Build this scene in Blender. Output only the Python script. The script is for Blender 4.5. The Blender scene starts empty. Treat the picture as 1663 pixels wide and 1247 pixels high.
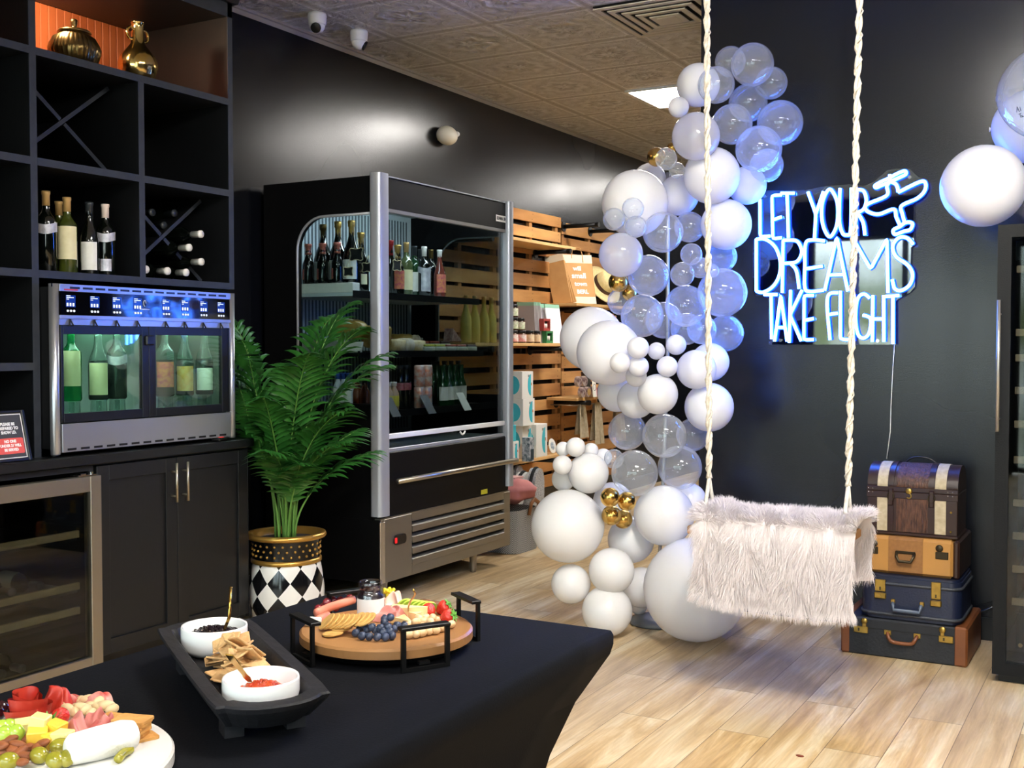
import bpy, bmesh, math, random
from mathutils import Vector, Matrix, Euler
PI = math.pi
random.seed(7)
sc = bpy.context.scene
COL = sc.collection
# ---------------------------------------------------------------- camera
F, CX, CY, HC = 1840.0, 831.5, 623.5, 1.30
YAW, PITCH = math.radians(29.4), math.atan(61.5 / 1840.0)
cd = bpy.data.cameras.new('camera'); cam = bpy.data.objects.new('camera', cd); COL.objects.link(cam)
cd.sensor_width = 36.0; cd.lens = 36.0 * F / 1663.0; cd.clip_start = 0.05; cd.clip_end = 200
cam.location = (0, 0, HC); cam.rotation_euler = (PI / 2 - PITCH, 0, YAW)
sc.camera = cam
CAMR = Euler((PI / 2 - PITCH, 0, YAW)).to_matrix()
def ray(px, py): return CAMR @ Vector(((px - CX) / F, -(py - CY) / F, -1.0))
def at(px, py, x=None, y=None, z=None, t=None):
    """pixel of the 1663x1247 photograph -> world point on a plane x=, y=, z= or at a depth t."""
    d = ray(px, py); o = Vector((0, 0, HC))
    if x is not None: k = x / d.x
    elif y is not None: k = y / d.y
    elif z is not None: k = (z - HC) / d.z
    else: k = t
    return o + d * k
# ---------------------------------------------------------------- view and world
sc.view_settings.view_transform = 'Standard'; sc.view_settings.look = 'None'
sc.view_settings.exposure = 0.30; sc.view_settings.gamma = 1.0
sc.view_settings.use_curve_mapping = False
w = bpy.data.worlds.new('world'); sc.world = w; w.use_nodes = True
nt = w.node_tree; nt.nodes.clear()
wo = nt.nodes.new('ShaderNodeOutputWorld'); wb = nt.nodes.new('ShaderNodeBackground')
tc = nt.nodes.new('ShaderNodeTexCoord'); sx = nt.nodes.new('ShaderNodeSeparateXYZ')
nz = nt.nodes.new('ShaderNodeTexNoise'); nz.inputs['Scale'].default_value = 9; nz.inputs['Detail'].default_value = 6
cr = nt.nodes.new('ShaderNodeValToRGB')
e = cr.color_ramp.elements
e[0].position = .40; e[0].color = (.11, .13, .07, 1); e[1].position = .62; e[1].color = (.64, .66, .68, 1)
mr = nt.nodes.new('ShaderNodeMapRange'); mr.inputs['From Min'].default_value = .02; mr.inputs['From Max'].default_value = .35
mx = nt.nodes.new('ShaderNodeMixRGB'); mx.inputs[2].default_value = (.75, .86, 1.0, 1)
L = nt.links.new
L(tc.outputs['Generated'], nz.inputs['Vector']); L(nz.outputs['Fac'], cr.inputs[0]); L(tc.outputs['Generated'], sx.inputs[0])
L(sx.outputs['Z'], mr.inputs['Value']); L(mr.outputs[0], mx.inputs[0]); L(cr.outputs[0], mx.inputs[1])
L(mx.outputs[0], wb.inputs['Color']); wb.inputs['Strength'].default_value = 11.0; L(wb.outputs[0], wo.inputs[0])
sc.cycles.max_bounces = 10; sc.cycles.transparent_max_bounces = 24; sc.cycles.transmission_bounces = 8
sc.cycles.glossy_bounces = 5; sc.cycles.diffuse_bounces = 4
sc.cycles.caustics_reflective = False; sc.cycles.caustics_refractive = False
sc.cycles.sample_clamp_indirect = 6.0; sc.cycles.blur_glossy = 1.0
sc.cycles.use_denoising = True
PANEL_W = 33.0        # emission of the ceiling light panels
NEON_W = 55.0         # emission of the neon tubes
# ---------------------------------------------------------------- helpers
def lin(c):
    if isinstance(c, str):
        c = c.lstrip('#'); c = [int(c[i:i + 2], 16) / 255 for i in (0, 2, 4)]
    return tuple(((x / 12.92) if x <= .04045 else ((x + .055) / 1.055) ** 2.4) for x in c[:3])
MATS = {}
def mat(name, col='#808080', rough=.5, metal=0.0, spec=None, emis=None, es=0.0, alpha=None, coat=0.0, trans=None, ior=None,
        noise=None, bump=None, sheen=0.0, sss=0.0, stretch=None):
    """noise=(scale, colour2, amount), bump=(scale, strength)."""
    if name in MATS: return MATS[name]
    m = bpy.data.materials.new(name); m.use_nodes = True; MATS[name] = m
    n = m.node_tree; b = n.nodes['Principled BSDF']; l = n.links.new
    c = (*lin(col), 1); b.inputs['Base Color'].default_value = c
    b.inputs['Roughness'].default_value = rough; b.inputs['Metallic'].default_value = metal
    if spec is not None: b.inputs['Specular IOR Level'].default_value = spec
    if emis is not None:
        b.inputs['Emission Color'].default_value = (*lin(emis), 1); b.inputs['Emission Strength'].default_value = es
    if alpha is not None: b.inputs['Alpha'].default_value = alpha
    if coat: b.inputs['Coat Weight'].default_value = coat; b.inputs['Coat Roughness'].default_value = .08
    if trans: b.inputs['Transmission Weight'].default_value = trans
    if ior: b.inputs['IOR'].default_value = ior
    if sheen: b.inputs['Sheen Weight'].default_value = sheen
    if sss:
        b.inputs['Subsurface Weight'].default_value = sss; b.inputs['Subsurface Radius'].default_value = (.02, .015, .01); b.inputs['Subsurface Scale'].default_value = .5
    tcn = None
    def vec():
        t = n.nodes.new('ShaderNodeTexCoord')
        if stretch:
            mp = n.nodes.new('ShaderNodeMapping'); mp.inputs['Scale'].default_value = stretch; l(t.outputs['Object'], mp.inputs['Vector']); return mp.outputs[0]
        return t.outputs['Object']
    if noise:
        s, c2, amt = noise; v = vec()
        q = n.nodes.new('ShaderNodeTexNoise'); q.inputs['Scale'].default_value = s; q.inputs['Detail'].default_value = 5
        l(v, q.inputs['Vector'])
        r = n.nodes.new('ShaderNodeMapRange'); r.inputs['From Min'].default_value = .35; r.inputs['From Max'].default_value = .65; r.inputs['To Max'].default_value = amt
        l(q.outputs['Fac'], r.inputs['Value'])
        x = n.nodes.new('ShaderNodeMixRGB'); x.inputs[1].default_value = c; x.inputs[2].default_value = (*lin(c2), 1)
        l(r.outputs[0], x.inputs[0]); l(x.outputs[0], b.inputs['Base Color'])
    if bump:
        v = vec(); q = n.nodes.new('ShaderNodeTexNoise'); q.inputs['Scale'].default_value = bump[0]; q.inputs['Detail'].default_value = 4
        l(v, q.inputs['Vector']); bp = n.nodes.new('ShaderNodeBump'); bp.inputs['Strength'].default_value = bump[1]; bp.inputs['Distance'].default_value = .01
        l(q.outputs['Fac'], bp.inputs['Height']); l(bp.outputs[0], b.inputs['Normal'])
    return m
def thin_glass(name, tint='#eef6f4', base=.06, gloss=.02, milk=None, milk_edge=0.0, milk_mid=0.0):
    """clear sheet or film: transparent with a fresnel reflection, plus a milky film that thickens where it is seen edge on."""
    if name in MATS: return MATS[name]
    m = bpy.data.materials.new(name); m.use_nodes = True; MATS[name] = m
    n = m.node_tree; n.nodes.clear(); l = n.links.new
    o = n.nodes.new('ShaderNodeOutputMaterial'); tr = n.nodes.new('ShaderNodeBsdfTransparent'); tr.inputs[0].default_value = (*lin(tint), 1)
    g = n.nodes.new('ShaderNodeBsdfGlossy'); g.inputs['Roughness'].default_value = gloss
    fr = n.nodes.new('ShaderNodeFresnel'); fr.inputs['IOR'].default_value = 1.5
    ad = n.nodes.new('ShaderNodeMath'); ad.operation = 'ADD'; ad.inputs[1].default_value = base; ad.use_clamp = True
    gm = n.nodes.new('ShaderNodeNewGeometry'); iv = n.nodes.new('ShaderNodeMath'); iv.operation = 'SUBTRACT'; iv.inputs[0].default_value = 1.0; l(gm.outputs['Backfacing'], iv.inputs[1])
    mu0 = n.nodes.new('ShaderNodeMath'); mu0.operation = 'MULTIPLY'; l(fr.outputs[0], mu0.inputs[0]); l(iv.outputs[0], mu0.inputs[1]); l(mu0.outputs[0], ad.inputs[0])
    last = tr
    if milk:
        d = n.nodes.new('ShaderNodeBsdfDiffuse'); d.inputs[0].default_value = (*lin(milk), 1)
        tl = n.nodes.new('ShaderNodeBsdfTranslucent'); tl.inputs[0].default_value = (*lin(milk), 1)
        mm = n.nodes.new('ShaderNodeMixShader'); mm.inputs[0].default_value = .45; l(d.outputs[0], mm.inputs[1]); l(tl.outputs[0], mm.inputs[2])
        lw = n.nodes.new('ShaderNodeLayerWeight'); lw.inputs['Blend'].default_value = .35
        r = n.nodes.new('ShaderNodeMapRange'); r.inputs['To Min'].default_value = milk_mid; r.inputs['To Max'].default_value = milk_edge
        l(lw.outputs['Facing'], r.inputs['Value'])
        m2 = n.nodes.new('ShaderNodeMixShader'); l(r.outputs[0], m2.inputs[0]); l(tr.outputs[0], m2.inputs[1]); l(mm.outputs[0], m2.inputs[2]); last = m2
    ms = n.nodes.new('ShaderNodeMixShader'); l(ad.outputs[0], ms.inputs[0]); l(last.outputs[0], ms.inputs[1]); l(g.outputs[0], ms.inputs[2])
    l(ms.outputs[0], o.inputs[0]); return m
def emit(name, col, s):
    if name in MATS: return MATS[name]
    m = bpy.data.materials.new(name); m.use_nodes = True; MATS[name] = m
    n = m.node_tree; n.nodes.clear(); o = n.nodes.new('ShaderNodeOutputMaterial'); em = n.nodes.new('ShaderNodeEmission')
    em.inputs[0].default_value = (*lin(col), 1); em.inputs[1].default_value = s; n.links.new(em.outputs[0], o.inputs[0]); return m
def V(*a): return Vector(a)
class MB:
    """collects geometry; build() links it as one mesh object."""
    def __init__(s): s.v = []; s.f = []; s.m = []; s.s = []; s.mats = []; s.T = Matrix()
    def mi(s, m):
        if m is None: m = mat('plain_grey')
        if m not in s.mats: s.mats.append(m)
        return s.mats.index(m)
    def add(s, vs, fs, m=None, smooth=False):
        k = len(s.v); i = s.mi(m); T = s.T
        s.v += [T @ Vector(p) for p in vs]
        for f in fs: s.f.append([a + k for a in f]); s.m.append(i); s.s.append(smooth)
        return s
    def box(s, x0, x1, y0, y1, z0, z1, m=None, b=0.0):
        if x0 > x1: x0, x1 = x1, x0
        if y0 > y1: y0, y1 = y1, y0
        if z0 > z1: z0, z1 = z1, z0
        b = min(b, .45 * min(x1 - x0, y1 - y0, z1 - z0))
        if b <= 0:
            vs = [(x, y, z) for x in (x0, x1) for y in (y0, y1) for z in (z0, z1)]
            return s.add(vs, [(0, 1, 3, 2), (4, 6, 7, 5), (0, 4, 5, 1), (2, 3, 7, 6), (0, 2, 6, 4), (1, 5, 7, 3)], m)
        X, Y, Z = (x0, x1), (y0, y1), (z0, z1); vs = []; idx = {}
        for i in (0, 1):
            for j in (0, 1):
                for k in (0, 1):
                    sx, sy, sz = (1, -1)[i], (1, -1)[j], (1, -1)[k]
                    for ax in range(3):
                        p = [X[i] + sx * b * (ax != 0), Y[j] + sy * b * (ax != 1), Z[k] + sz * b * (ax != 2)]
                        idx[i, j, k, ax] = len(vs); vs.append(p)
        fs = []
        for i in (0, 1): fs.append([idx[i, j, k, 0] for j, k in ((0, 0), (0, 1), (1, 1), (1, 0))])
        for j in (0, 1): fs.append([idx[i, j, k, 1] for i, k in ((0, 0), (1, 0), (1, 1), (0, 1))])
        for k in (0, 1): fs.append([idx[i, j, k, 2] for i, j in ((0, 0), (0, 1), (1, 1), (1, 0))])
        for i in (0, 1):
            for j in (0, 1): fs.append([idx[i, j, 0, 0], idx[i, j, 1, 0], idx[i, j, 1, 1], idx[i, j, 0, 1]])
            for k in (0, 1): fs.append([idx[i, 0, k, 0], idx[i, 1, k, 0], idx[i, 1, k, 2], idx[i, 0, k, 2]])
        for j in (0, 1):
            for k in (0, 1): fs.append([idx[0, j, k, 1], idx[1, j, k, 1], idx[1, j, k, 2], idx[0, j, k, 2]])
        for i in (0, 1):
            for j in (0, 1):
                for k in (0, 1): fs.append([idx[i, j, k, a] for a in range(3)])
        return s.add(vs, fs, m)
    def lathe(s, prof, c=(0, 0, 0), n=24, m=None, smooth=True, ax='z', sx=1, sy=1, cap=True, mod=None):
        vs = []; fs = []; c = Vector(c)
        for (r, z) in prof:
            for k in range(n):
                a = 2 * PI * k / n; rr = r * (mod(a, z) if mod else 1)
                p = Vector((rr * math.cos(a) * sx, rr * math.sin(a) * sy, z))
                if ax == 'x': p = Vector((p.z, p.x, p.y))
                elif ax == 'y': p = Vector((p.y, p.z, p.x))
                vs.append(c + p)
        for i in range(len(prof) - 1):
            for k in range(n):
                a, b = i * n + k, i * n + (k + 1) % n
                fs.append((a, b, b + n, a + n))
        if cap:
            if prof[0][0] > 1e-5: fs.append(tuple(range(n))[::-1])
            if prof[-1][0] > 1e-5: fs.append(tuple(range((len(prof) - 1) * n, len(prof) * n)))
        return s.add(vs, fs, m, smooth)
    def cyl(s, c, r, h, m=None, n=20, ax='z', b=0.0, smooth=True):
        if b: return s.lathe([(r - b, 0), (r, b), (r, h - b), (r - b, h)], c, n, m, smooth, ax)
        s.lathe([(r, 0), (r, h)], c, n, m, smooth, ax, cap=False)
        s.lathe([(1e-6, 0), (r, 0)], c, n, m, False, ax, cap=False); return s.lathe([(r, h), (1e-6, h)], c, n, m, False, ax, cap=False)
    def tube(s, pts, r, m=None, n=8, closed=False, smooth=True, r2=None, cap=True):
        pts = [Vector(p) for p in pts]; k = len(pts); vs = []; fs = []; up = None
        for i, p in enumerate(pts):
            if closed: d = pts[(i + 1) % k] - pts[i - 1]
            else: d = pts[min(i + 1, k - 1)] - pts[max(i - 1, 0)]
            if d.length < 1e-9: d = Vector((0, 0, 1))
            d.normalize()
            if up is None:
                up = Vector((0, 0, 1)) if abs(d.z) < .9 else Vector((1, 0, 0))
            a = up - d * up.dot(d)
            if a.length < 1e-4: a = d.orthogonal()
            a.normalize(); up = a; b = d.cross(a)
            rr = r(i / (k - 1)) if callable(r) else r
            r_b = rr if r2 is None else (r2(i / (k - 1)) if callable(r2) else r2)
            for j in range(n):
                t = 2 * PI * j / n + (PI / n if n == 4 else 0); vs.append(p + a * rr * math.cos(t) + b * r_b * math.sin(t))
        for i in range(k if closed else k - 1):
            for j in range(n):
                a0 = i * n + j; b0 = i * n + (j + 1) % n; i2 = ((i + 1) % k) * n
                fs.append((a0, b0, i2 + (j + 1) % n, i2 + j))
        if cap and not closed: fs.append(tuple(range(n))[::-1]); fs.append(tuple(range((k - 1) * n, k * n)))
        return s.add(vs, fs, m, smooth)
    def ball(s, c, r, m=None, n=20, q=12, sx=1, sy=1, sz=1, R=None, mod=None):
        vs = []; fs = []; c = Vector(c)
        for i in range(q + 1):
            th = PI * i / q
            for k in range(n):
                a = 2 * PI * k / n; p = Vector((math.sin(th) * math.cos(a), math.sin(th) * math.sin(a), math.cos(th)))
                g = mod(p) if mod else 1
                p = Vector((p.x * r * sx * g, p.y * r * sy * g, p.z * r * sz * g))
                if R is not None: p = R @ p
                vs.append(c + p)
        for i in range(q):
            for k in range(n):
                a, b = i * n + k, i * n + (k + 1) % n; fs.append((a, a + n, b + n, b))
        return s.add(vs, fs, m, True)
    def prism(s, poly, axis, a, b, m=None, smooth=False, caps=True):
        """poly of 2D points in the plane across axis (x: (y,z), y: (x,z), z: (x,y)), extruded a..b."""
        def P(p, t): return {'x': (t, p[0], p[1]), 'y': (p[0], t, p[1]), 'z': (p[0], p[1], t)}[axis]
        n = len(poly); vs = [P(p, a) for p in poly] + [P(p, b) for p in poly]
        s.add(vs, [(i, (i + 1) % n, (i + 1) % n + n, i + n) for i in range(n)], m, smooth)
        if caps: s.add(vs, [tuple(range(n))[::-1], tuple(range(n, 2 * n))], m, False)
        return s
    def quad(s, a, b, c, d, m=None): return s.add([a, b, c, d], [(0, 1, 2, 3)], m)
    def sheet(s, fn, nu, nv, m=None, smooth=True, closed_u=False):
        vs = [fn(i / nu, j / nv) for j in range(nv + 1) for i in range(nu + 1)]
        fs = [(j * (nu + 1) + i, j * (nu + 1) + i + 1, (j + 1) * (nu + 1) + i + 1, (j + 1) * (nu + 1) + i) for j in range(nv) for i in range(nu)]
        return s.add(vs, fs, m, smooth)
    def build(s, name, parent=None, world=False, loc=None, merge=False, recalc=True):
        me = bpy.data.meshes.new(name)
        vs = s.v
        if world and parent is not None:
            p = parent; T = Matrix()
            while p is not None: T = Matrix.LocRotScale(p.location, p.rotation_euler, p.scale) @ T; p = p.parent
            T = T.inverted(); vs = [T @ v for v in vs]
        if loc is not None and parent is None:
            L_ = Vector(loc); vs = [v - L_ for v in vs]
        me.from_pydata([tuple(v) for v in vs], [], s.f)
        for m in s.mats: me.materials.append(m)
        me.polygons.foreach_set('material_index', s.m); me.polygons.foreach_set('use_smooth', s.s)
        if recalc or merge:
            bm = bmesh.new(); bm.from_mesh(me)
            if merge: bmesh.ops.remove_doubles(bm, verts=bm.verts, dist=1e-5)
            bmesh.ops.recalc_face_normals(bm, faces=bm.faces); bm.to_mesh(me); bm.free()
        me.update()
        o = bpy.data.objects.new(name, me); COL.objects.link(o)
        if parent is not None: o.parent = parent
        elif loc is not None: o.location = loc
        return o
def rrect(w, h, r, n=5, cx=0, cy=0):
    out = []
    for (sx_, sy_, a0) in ((1, 1, 0), (-1, 1, 90), (-1, -1, 180), (1, -1, 270)):
        for i in range(n + 1):
            a = math.radians(a0 + 90 * i / n); out.append((cx + sx_ * (w / 2 - r) + r * math.cos(a), cy + sy_ * (h / 2 - r) + r * math.sin(a)))
    return out
def tag(o, label, cat, group=None, kind=None):
    o['label'] = label; o['category'] = cat
    if group: o['group'] = group
    if kind: o['kind'] = kind
    return o
def thing(name, label, cat, loc=(0, 0, 0), rotz=0.0, group=None):
    o = bpy.data.objects.new(name, None); COL.objects.link(o); o.empty_display_size = .05
    o.location = loc; o.rotation_euler = (0, 0, rotz); return tag(o, label, cat, group)
def struct(o): o['kind'] = 'structure'; return o
def dup(o, loc=None, rotz=None, label=None, group=None, parent=None, swap=None):
    """a copy of a thing with copies of its parts and sub-parts; swap={old material: new}."""
    c = o.copy(); COL.objects.link(c)
    if parent is not None: c.parent = parent
    if loc is not None: c.location = loc
    if rotz is not None: c.rotation_euler = (0, 0, rotz)
    if label: c['label'] = label
    if group: c['group'] = group
    if swap and c.type == 'MESH' and any(m in swap for m in c.data.materials):
        c.data = c.data.copy()
        for i, m in enumerate(c.data.materials):
            if m in swap: c.data.materials[i] = swap[m]
    for ch in list(o.children): dup(ch, parent=c, swap=swap)
    return c
def text(name, body, size, m, parent, loc, rot, depth=.0006, align='CENTER', sx=1.0, bold=0.0, sp=1.0, lsp=1.0):
    cu = bpy.data.curves.new(name, 'FONT'); cu.body = body; cu.size = size; cu.align_x = align; cu.align_y = 'CENTER'
    cu.extrude = depth; cu.offset = bold; cu.space_character = sp; cu.space_line = lsp; cu.resolution_u = 3
    t = bpy.data.objects.new(name + '_curve', cu); COL.objects.link(t)
    bpy.context.view_layer.update()
    me = bpy.data.meshes.new_from_object(t.evaluated_get(bpy.context.evaluated_depsgraph_get()))
    COL.objects.unlink(t); bpy.data.objects.remove(t)
    me.transform(Matrix.Diagonal((sx, 1, 1, 1))); me.materials.clear(); me.materials.append(m)
    o = bpy.data.objects.new(name, me); COL.objects.link(o); o.parent = parent; o.location = loc; o.rotation_euler = rot
    return o
# ---------------------------------------------------------------- room materials
def floor_mat():
    m = bpy.data.materials.new('oak_vinyl_planks'); m.use_nodes = True; n = m.node_tree; l = n.links.new; b = n.nodes['Principled BSDF']
    t = n.nodes.new('ShaderNodeTexCoord'); mp = n.nodes.new('ShaderNodeMapping'); mp.inputs['Rotation'].default_value = (0, 0, PI / 2)
    l(t.outputs['Object'], mp.inputs['Vector'])
    br = n.nodes.new('ShaderNodeTexBrick'); br.offset = .37; br.inputs['Scale'].default_value = 1.0
    br.inputs['Brick Width'].default_value = 1.22; br.inputs['Row Height'].default_value = .18; br.inputs['Mortar Size'].default_value = .0013
    br.inputs['Color1'].default_value = (0, 0, 0, 1); br.inputs['Color2'].default_value = (1, 1, 1, 1); br.inputs['Mortar'].default_value = (.5, .5, .5, 1)
    br.inputs['Mortar Smooth'].default_value = .2; br.inputs['Bias'].default_value = 0
    l(mp.outputs[0], br.inputs['Vector'])
    # per plank shift of the grain
    cb = n.nodes.new('ShaderNodeVectorMath'); cb.operation = 'MULTIPLY'; cb.inputs[1].default_value = (9, 17, 5); l(br.outputs['Color'], cb.inputs[0])
    m2 = n.nodes.new('ShaderNodeMapping'); m2.inputs['Scale'].default_value = (9, 1.1, 1); l(t.outputs['Object'], m2.inputs['Vector'])
    ad = n.nodes.new('ShaderNodeVectorMath'); ad.operation = 'ADD'; l(m2.outputs[0], ad.inputs[0]); l(cb.outputs[0], ad.inputs[1])
    q = n.nodes.new('ShaderNodeTexNoise'); q.inputs['Scale'].default_value = 1.3; q.inputs['Detail'].default_value = 7; q.inputs['Roughness'].default_value = .62; q.inputs['Distortion'].default_value = .5
    l(ad.outputs[0], q.inputs['Vector'])
    r = n.nodes.new('ShaderNodeValToRGB'); e = r.color_ramp.elements
    e[0].position = .30; e[0].color = (*lin('#95713f'), 1); e[1].position = .70; e[1].color = (*lin('#e6d6b4'), 1)
    x = e.new(.5); x.color = (*lin('#c6a777'), 1); l(q.outputs['Fac'], r.inputs[0])
    g = n.nodes.new('ShaderNodeMixRGB'); g.blend_type = 'MIX'; g.inputs[2].default_value = (*lin('#b9aa92'), 1)
    mr = n.nodes.new('ShaderNodeMapRange'); mr.inputs['To Max'].default_value = .4; l(br.outputs['Color'], mr.inputs['Value']); l(mr.outputs[0], g.inputs[0]); l(r.outputs[0], g.inputs[1])
    # fine fibres
    m3 = n.nodes.new('ShaderNodeMapping'); m3.inputs['Scale'].default_value = (110, 3, 1); l(t.outputs['Object'], m3.inputs['Vector'])
    q2 = n.nodes.new('ShaderNodeTexNoise'); q2.inputs['Scale'].default_value = 1; q2.inputs['Detail'].default_value = 3; l(m3.outputs[0], q2.inputs['Vector'])
    f = n.nodes.new('ShaderNodeMapRange'); f.inputs['From Min'].default_value = .3; f.inputs['From Max'].default_value = .7; f.inputs['To Min'].default_value = .84; f.inputs['To Max'].default_value = 1.06; l(q2.outputs['Fac'], f.inputs['Value'])
    mu = n.nodes.new('ShaderNodeMixRGB'); mu.blend_type = 'MULTIPLY'; mu.inputs[0].default_value = 1; l(g.outputs[0], mu.inputs[1]); l(f.outputs[0], mu.inputs[2])
    mo = n.nodes.new('ShaderNodeMixRGB'); mo.inputs[2].default_value = (*lin('#6b5a45'), 1); l(br.outputs['Fac'], mo.inputs[0]); l(mu.outputs[0], mo.inputs[1])
    l(mo.outputs[0], b.inputs['Base Color']); b.inputs['Roughness'].default_value = .36; b.inputs['Specular IOR Level'].default_value = .4
    bp = n.nodes.new('ShaderNodeBump'); bp.inputs['Strength'].default_value = .12; bp.inputs['Distance'].default_value = .004; l(q2.outputs['Fac'], bp.inputs['Height']); l(bp.outputs[0], b.inputs['Normal'])
    return m
def wall_mat():
    m = mat('black_eggshell_paint', '#0c0e15', .3, spec=.5); n = m.node_tree; l = n.links.new; b = n.nodes['Principled BSDF']
    t = n.nodes.new('ShaderNodeTexCoord'); q = n.nodes.new('ShaderNodeTexNoise'); q.inputs['Scale'].default_value = 1.2; q.inputs['Detail'].default_value = 1.5; l(t.outputs['Object'], q.inputs['Vector'])
    r = n.nodes.new('ShaderNodeMapRange'); r.inputs['From Min'].default_value = .3; r.inputs['From Max'].default_value = .7; r.inputs['To Min'].default_value = .21; r.inputs['To Max'].default_value = .29
    l(q.outputs['Fac'], r.inputs['Value']); l(r.outputs[0], b.inputs['Roughness'])
    q2 = n.nodes.new('ShaderNodeTexNoise'); q2.inputs['Scale'].default_value = 160; q2.inputs['Detail'].default_value = 2; l(t.outputs['Object'], q2.inputs['Vector'])
    bp = n.nodes.new('ShaderNodeBump'); bp.inputs['Strength'].default_value = .10; bp.inputs['Distance'].default_value = .003; l(q2.outputs['Fac'], bp.inputs['Height']); l(bp.outputs[0], b.inputs['Normal'])
    return m
def ceiling_mat():
    m = bpy.data.materials.new('pressed_tin_tile'); m.use_nodes = True; n = m.node_tree; l = n.links.new; b = n.nodes['Principled BSDF']
    def math_(op, a, b_=None, c=None):
        q = n.nodes.new('ShaderNodeMath'); q.operation = op
        for i, v in enumerate((a, b_, c)):
            if v is None: continue
            if isinstance(v, (int, float)): q.inputs[i].default_value = v
            else: l(v, q.inputs[i])
        return q.outputs[0]
    t = n.nodes.new('ShaderNodeTexCoord'); s = n.nodes.new('ShaderNodeSeparateXYZ'); l(t.outputs['Object'], s.inputs[0])
    nd = n.nodes.new('ShaderNodeTexNoise'); nd.inputs['Scale'].default_value = 5; nd.inputs['Detail'].default_value = 3; l(t.outputs['Object'], nd.inputs['Vector'])
    sd = n.nodes.new('ShaderNodeSeparateXYZ'); l(nd.outputs['Color'], sd.inputs[0])
    u = math_('SUBTRACT', math_('FRACT', math_('DIVIDE', math_('ADD', s.outputs['X'], 3.145 + 6.1), .61)), .5)
    v = math_('SUBTRACT', math_('FRACT', math_('DIVIDE', math_('ADD', s.outputs['Y'], -7.138 + 61), .61)), .5)
    au, av = math_('ABSOLUTE', u), math_('ABSOLUTE', v)
    rad = math_('SQRT', math_('ADD', math_('MULTIPLY', u, u), math_('MULTIPLY', v, v)))
    ang = math_('ARCTAN2', v, u)
    lobes = math_('MULTIPLY', math_('SINE', math_('MULTIPLY', ang, 8)), .025)
    r2 = math_('ADD', math_('ADD', rad, lobes), math_('MULTIPLY', math_('SUBTRACT', sd.outputs[0], .5), .10))
    rings = math_('SINE', math_('MULTIPLY', r2, 36))
    fall = math_('SUBTRACT', 1, math_('SMOOTH_MIN', math_('MULTIPLY', rad, 1.9), 1, .1))
    curls = n.nodes.new('ShaderNodeTexNoise'); curls.inputs['Scale'].default_value = 10; curls.inputs['Detail'].default_value = 3; curls.inputs['Distortion'].default_value = 3.0
    l(t.outputs['Object'], curls.inputs['Vector'])
    edge = math_('MAXIMUM', au, av)
    rim = math_('MULTIPLY', math_('GREATER_THAN', edge, .478), -1.6)
    bead = math_('MULTIPLY', math_('MULTIPLY', math_('LESS_THAN', edge, .455), math_('GREATER_THAN', edge, .43)), .7)
    h = math_('ADD', math_('ADD', math_('MULTIPLY', math_('MULTIPLY', rings, fall), .55), math_('MULTIPLY', curls.outputs['Fac'], 1.5)), math_('ADD', rim, bead))
    bp = n.nodes.new('ShaderNodeBump'); bp.inputs['Strength'].default_value = .75; bp.inputs['Distance'].default_value = .03; l(h, bp.inputs['Height']); l(bp.outputs[0], b.inputs['Normal'])
    r = n.nodes.new('ShaderNodeValToRGB'); e = r.color_ramp.elements; e[0].position = .2; e[0].color = (*lin('#b4b0aa'), 1); e[1].position = .75; e[1].color = (*lin('#f4f3f2'), 1)
    l(math_('ADD', math_('MULTIPLY', h, .33), .12), r.inputs[0]); l(r.outputs[0], b.inputs['Base Color'])
    b.inputs['Roughness'].default_value = .5; b.inputs['Metallic'].default_value = .0
    return m
M_FLOOR, M_WALL, M_CEIL = floor_mat(), wall_mat(), ceiling_mat()
H = 3.035
X0, X1, Y0, Y1 = -4.10, 3.4, -3.0, 12.4
WY = 5.37; WX = -1.955          # the dark partition that carries the neon sign
struct(MB().box(X0 - .12, X1 + .12, Y0 - .12, Y1 + .12, -.1, 0, M_FLOOR).build('floor'))
struct(MB().box(X0 - .12, X1 + .12, Y0 - .12, Y1 + .12, H, H + .1, M_CEIL).build('ceiling'))
struct(MB().box(X0 - .12, X0, Y0, Y1, 0, H, M_WALL).build('wall_left'))
struct(MB().box(X1, X1 + .12, Y0, Y1, 0, H, M_WALL).build('wall_right'))
struct(MB().box(X0 - .12, X1 + .12, Y1, Y1 + .12, 0, H, M_WALL).build('wall_far'))
struct(MB().box(WX, X1, WY, WY + .14, 0, H, M_WALL).build('wall_back'))
wn = [(-3.6, -1.4, .45, 2.6), (-1.2, -.25, .02, 2.35), (0, 2.9, .45, 2.6)]
wf = MB(); xs = X0
for (a, b, z0, z1) in wn:
    wf.box(xs, a, Y0 - .12, Y0, 0, H, M_WALL); xs = b
    if z0 > .1: wf.box(a, b, Y0 - .12, Y0, 0, z0, M_WALL)
    wf.box(a, b, Y0 - .12, Y0, z1, H, M_WALL)
wf.box(xs, X1, Y0 - .12, Y0, 0, H, M_WALL)
struct(wf.build('wall_front'))
M_BRONZE = mat('dark_bronze_frame', '#15130f', .4, .6); M_PANE = thin_glass('window_glass', '#f2f8f6')
for i, (a, b, z0, z1) in enumerate(wn):
    nm = 'door_1' if i == 1 else 'window_%d' % (1 if i == 0 else 2)
    o = MB(); c = (a + b) / 2
    o.box(a, b, Y0 - .09, Y0 - .03, z1 - .05, z1, M_BRONZE).box(a, b, Y0 - .09, Y0 - .03, z0, z0 + .05, M_BRONZE)
    for x in ((a, a + .05), (b - .05, b)) + (((c - .03, c + .03),) if i != 1 else ()): o.box(*x, Y0 - .09, Y0 - .03, z0 + .05, z1 - .05, M_BRONZE)
    o.box(a + .05, b - .05, Y0 - .065, Y0 - .06, z0 + .05, z1 - .05, M_PANE)
    struct(o.build(nm))
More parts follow.
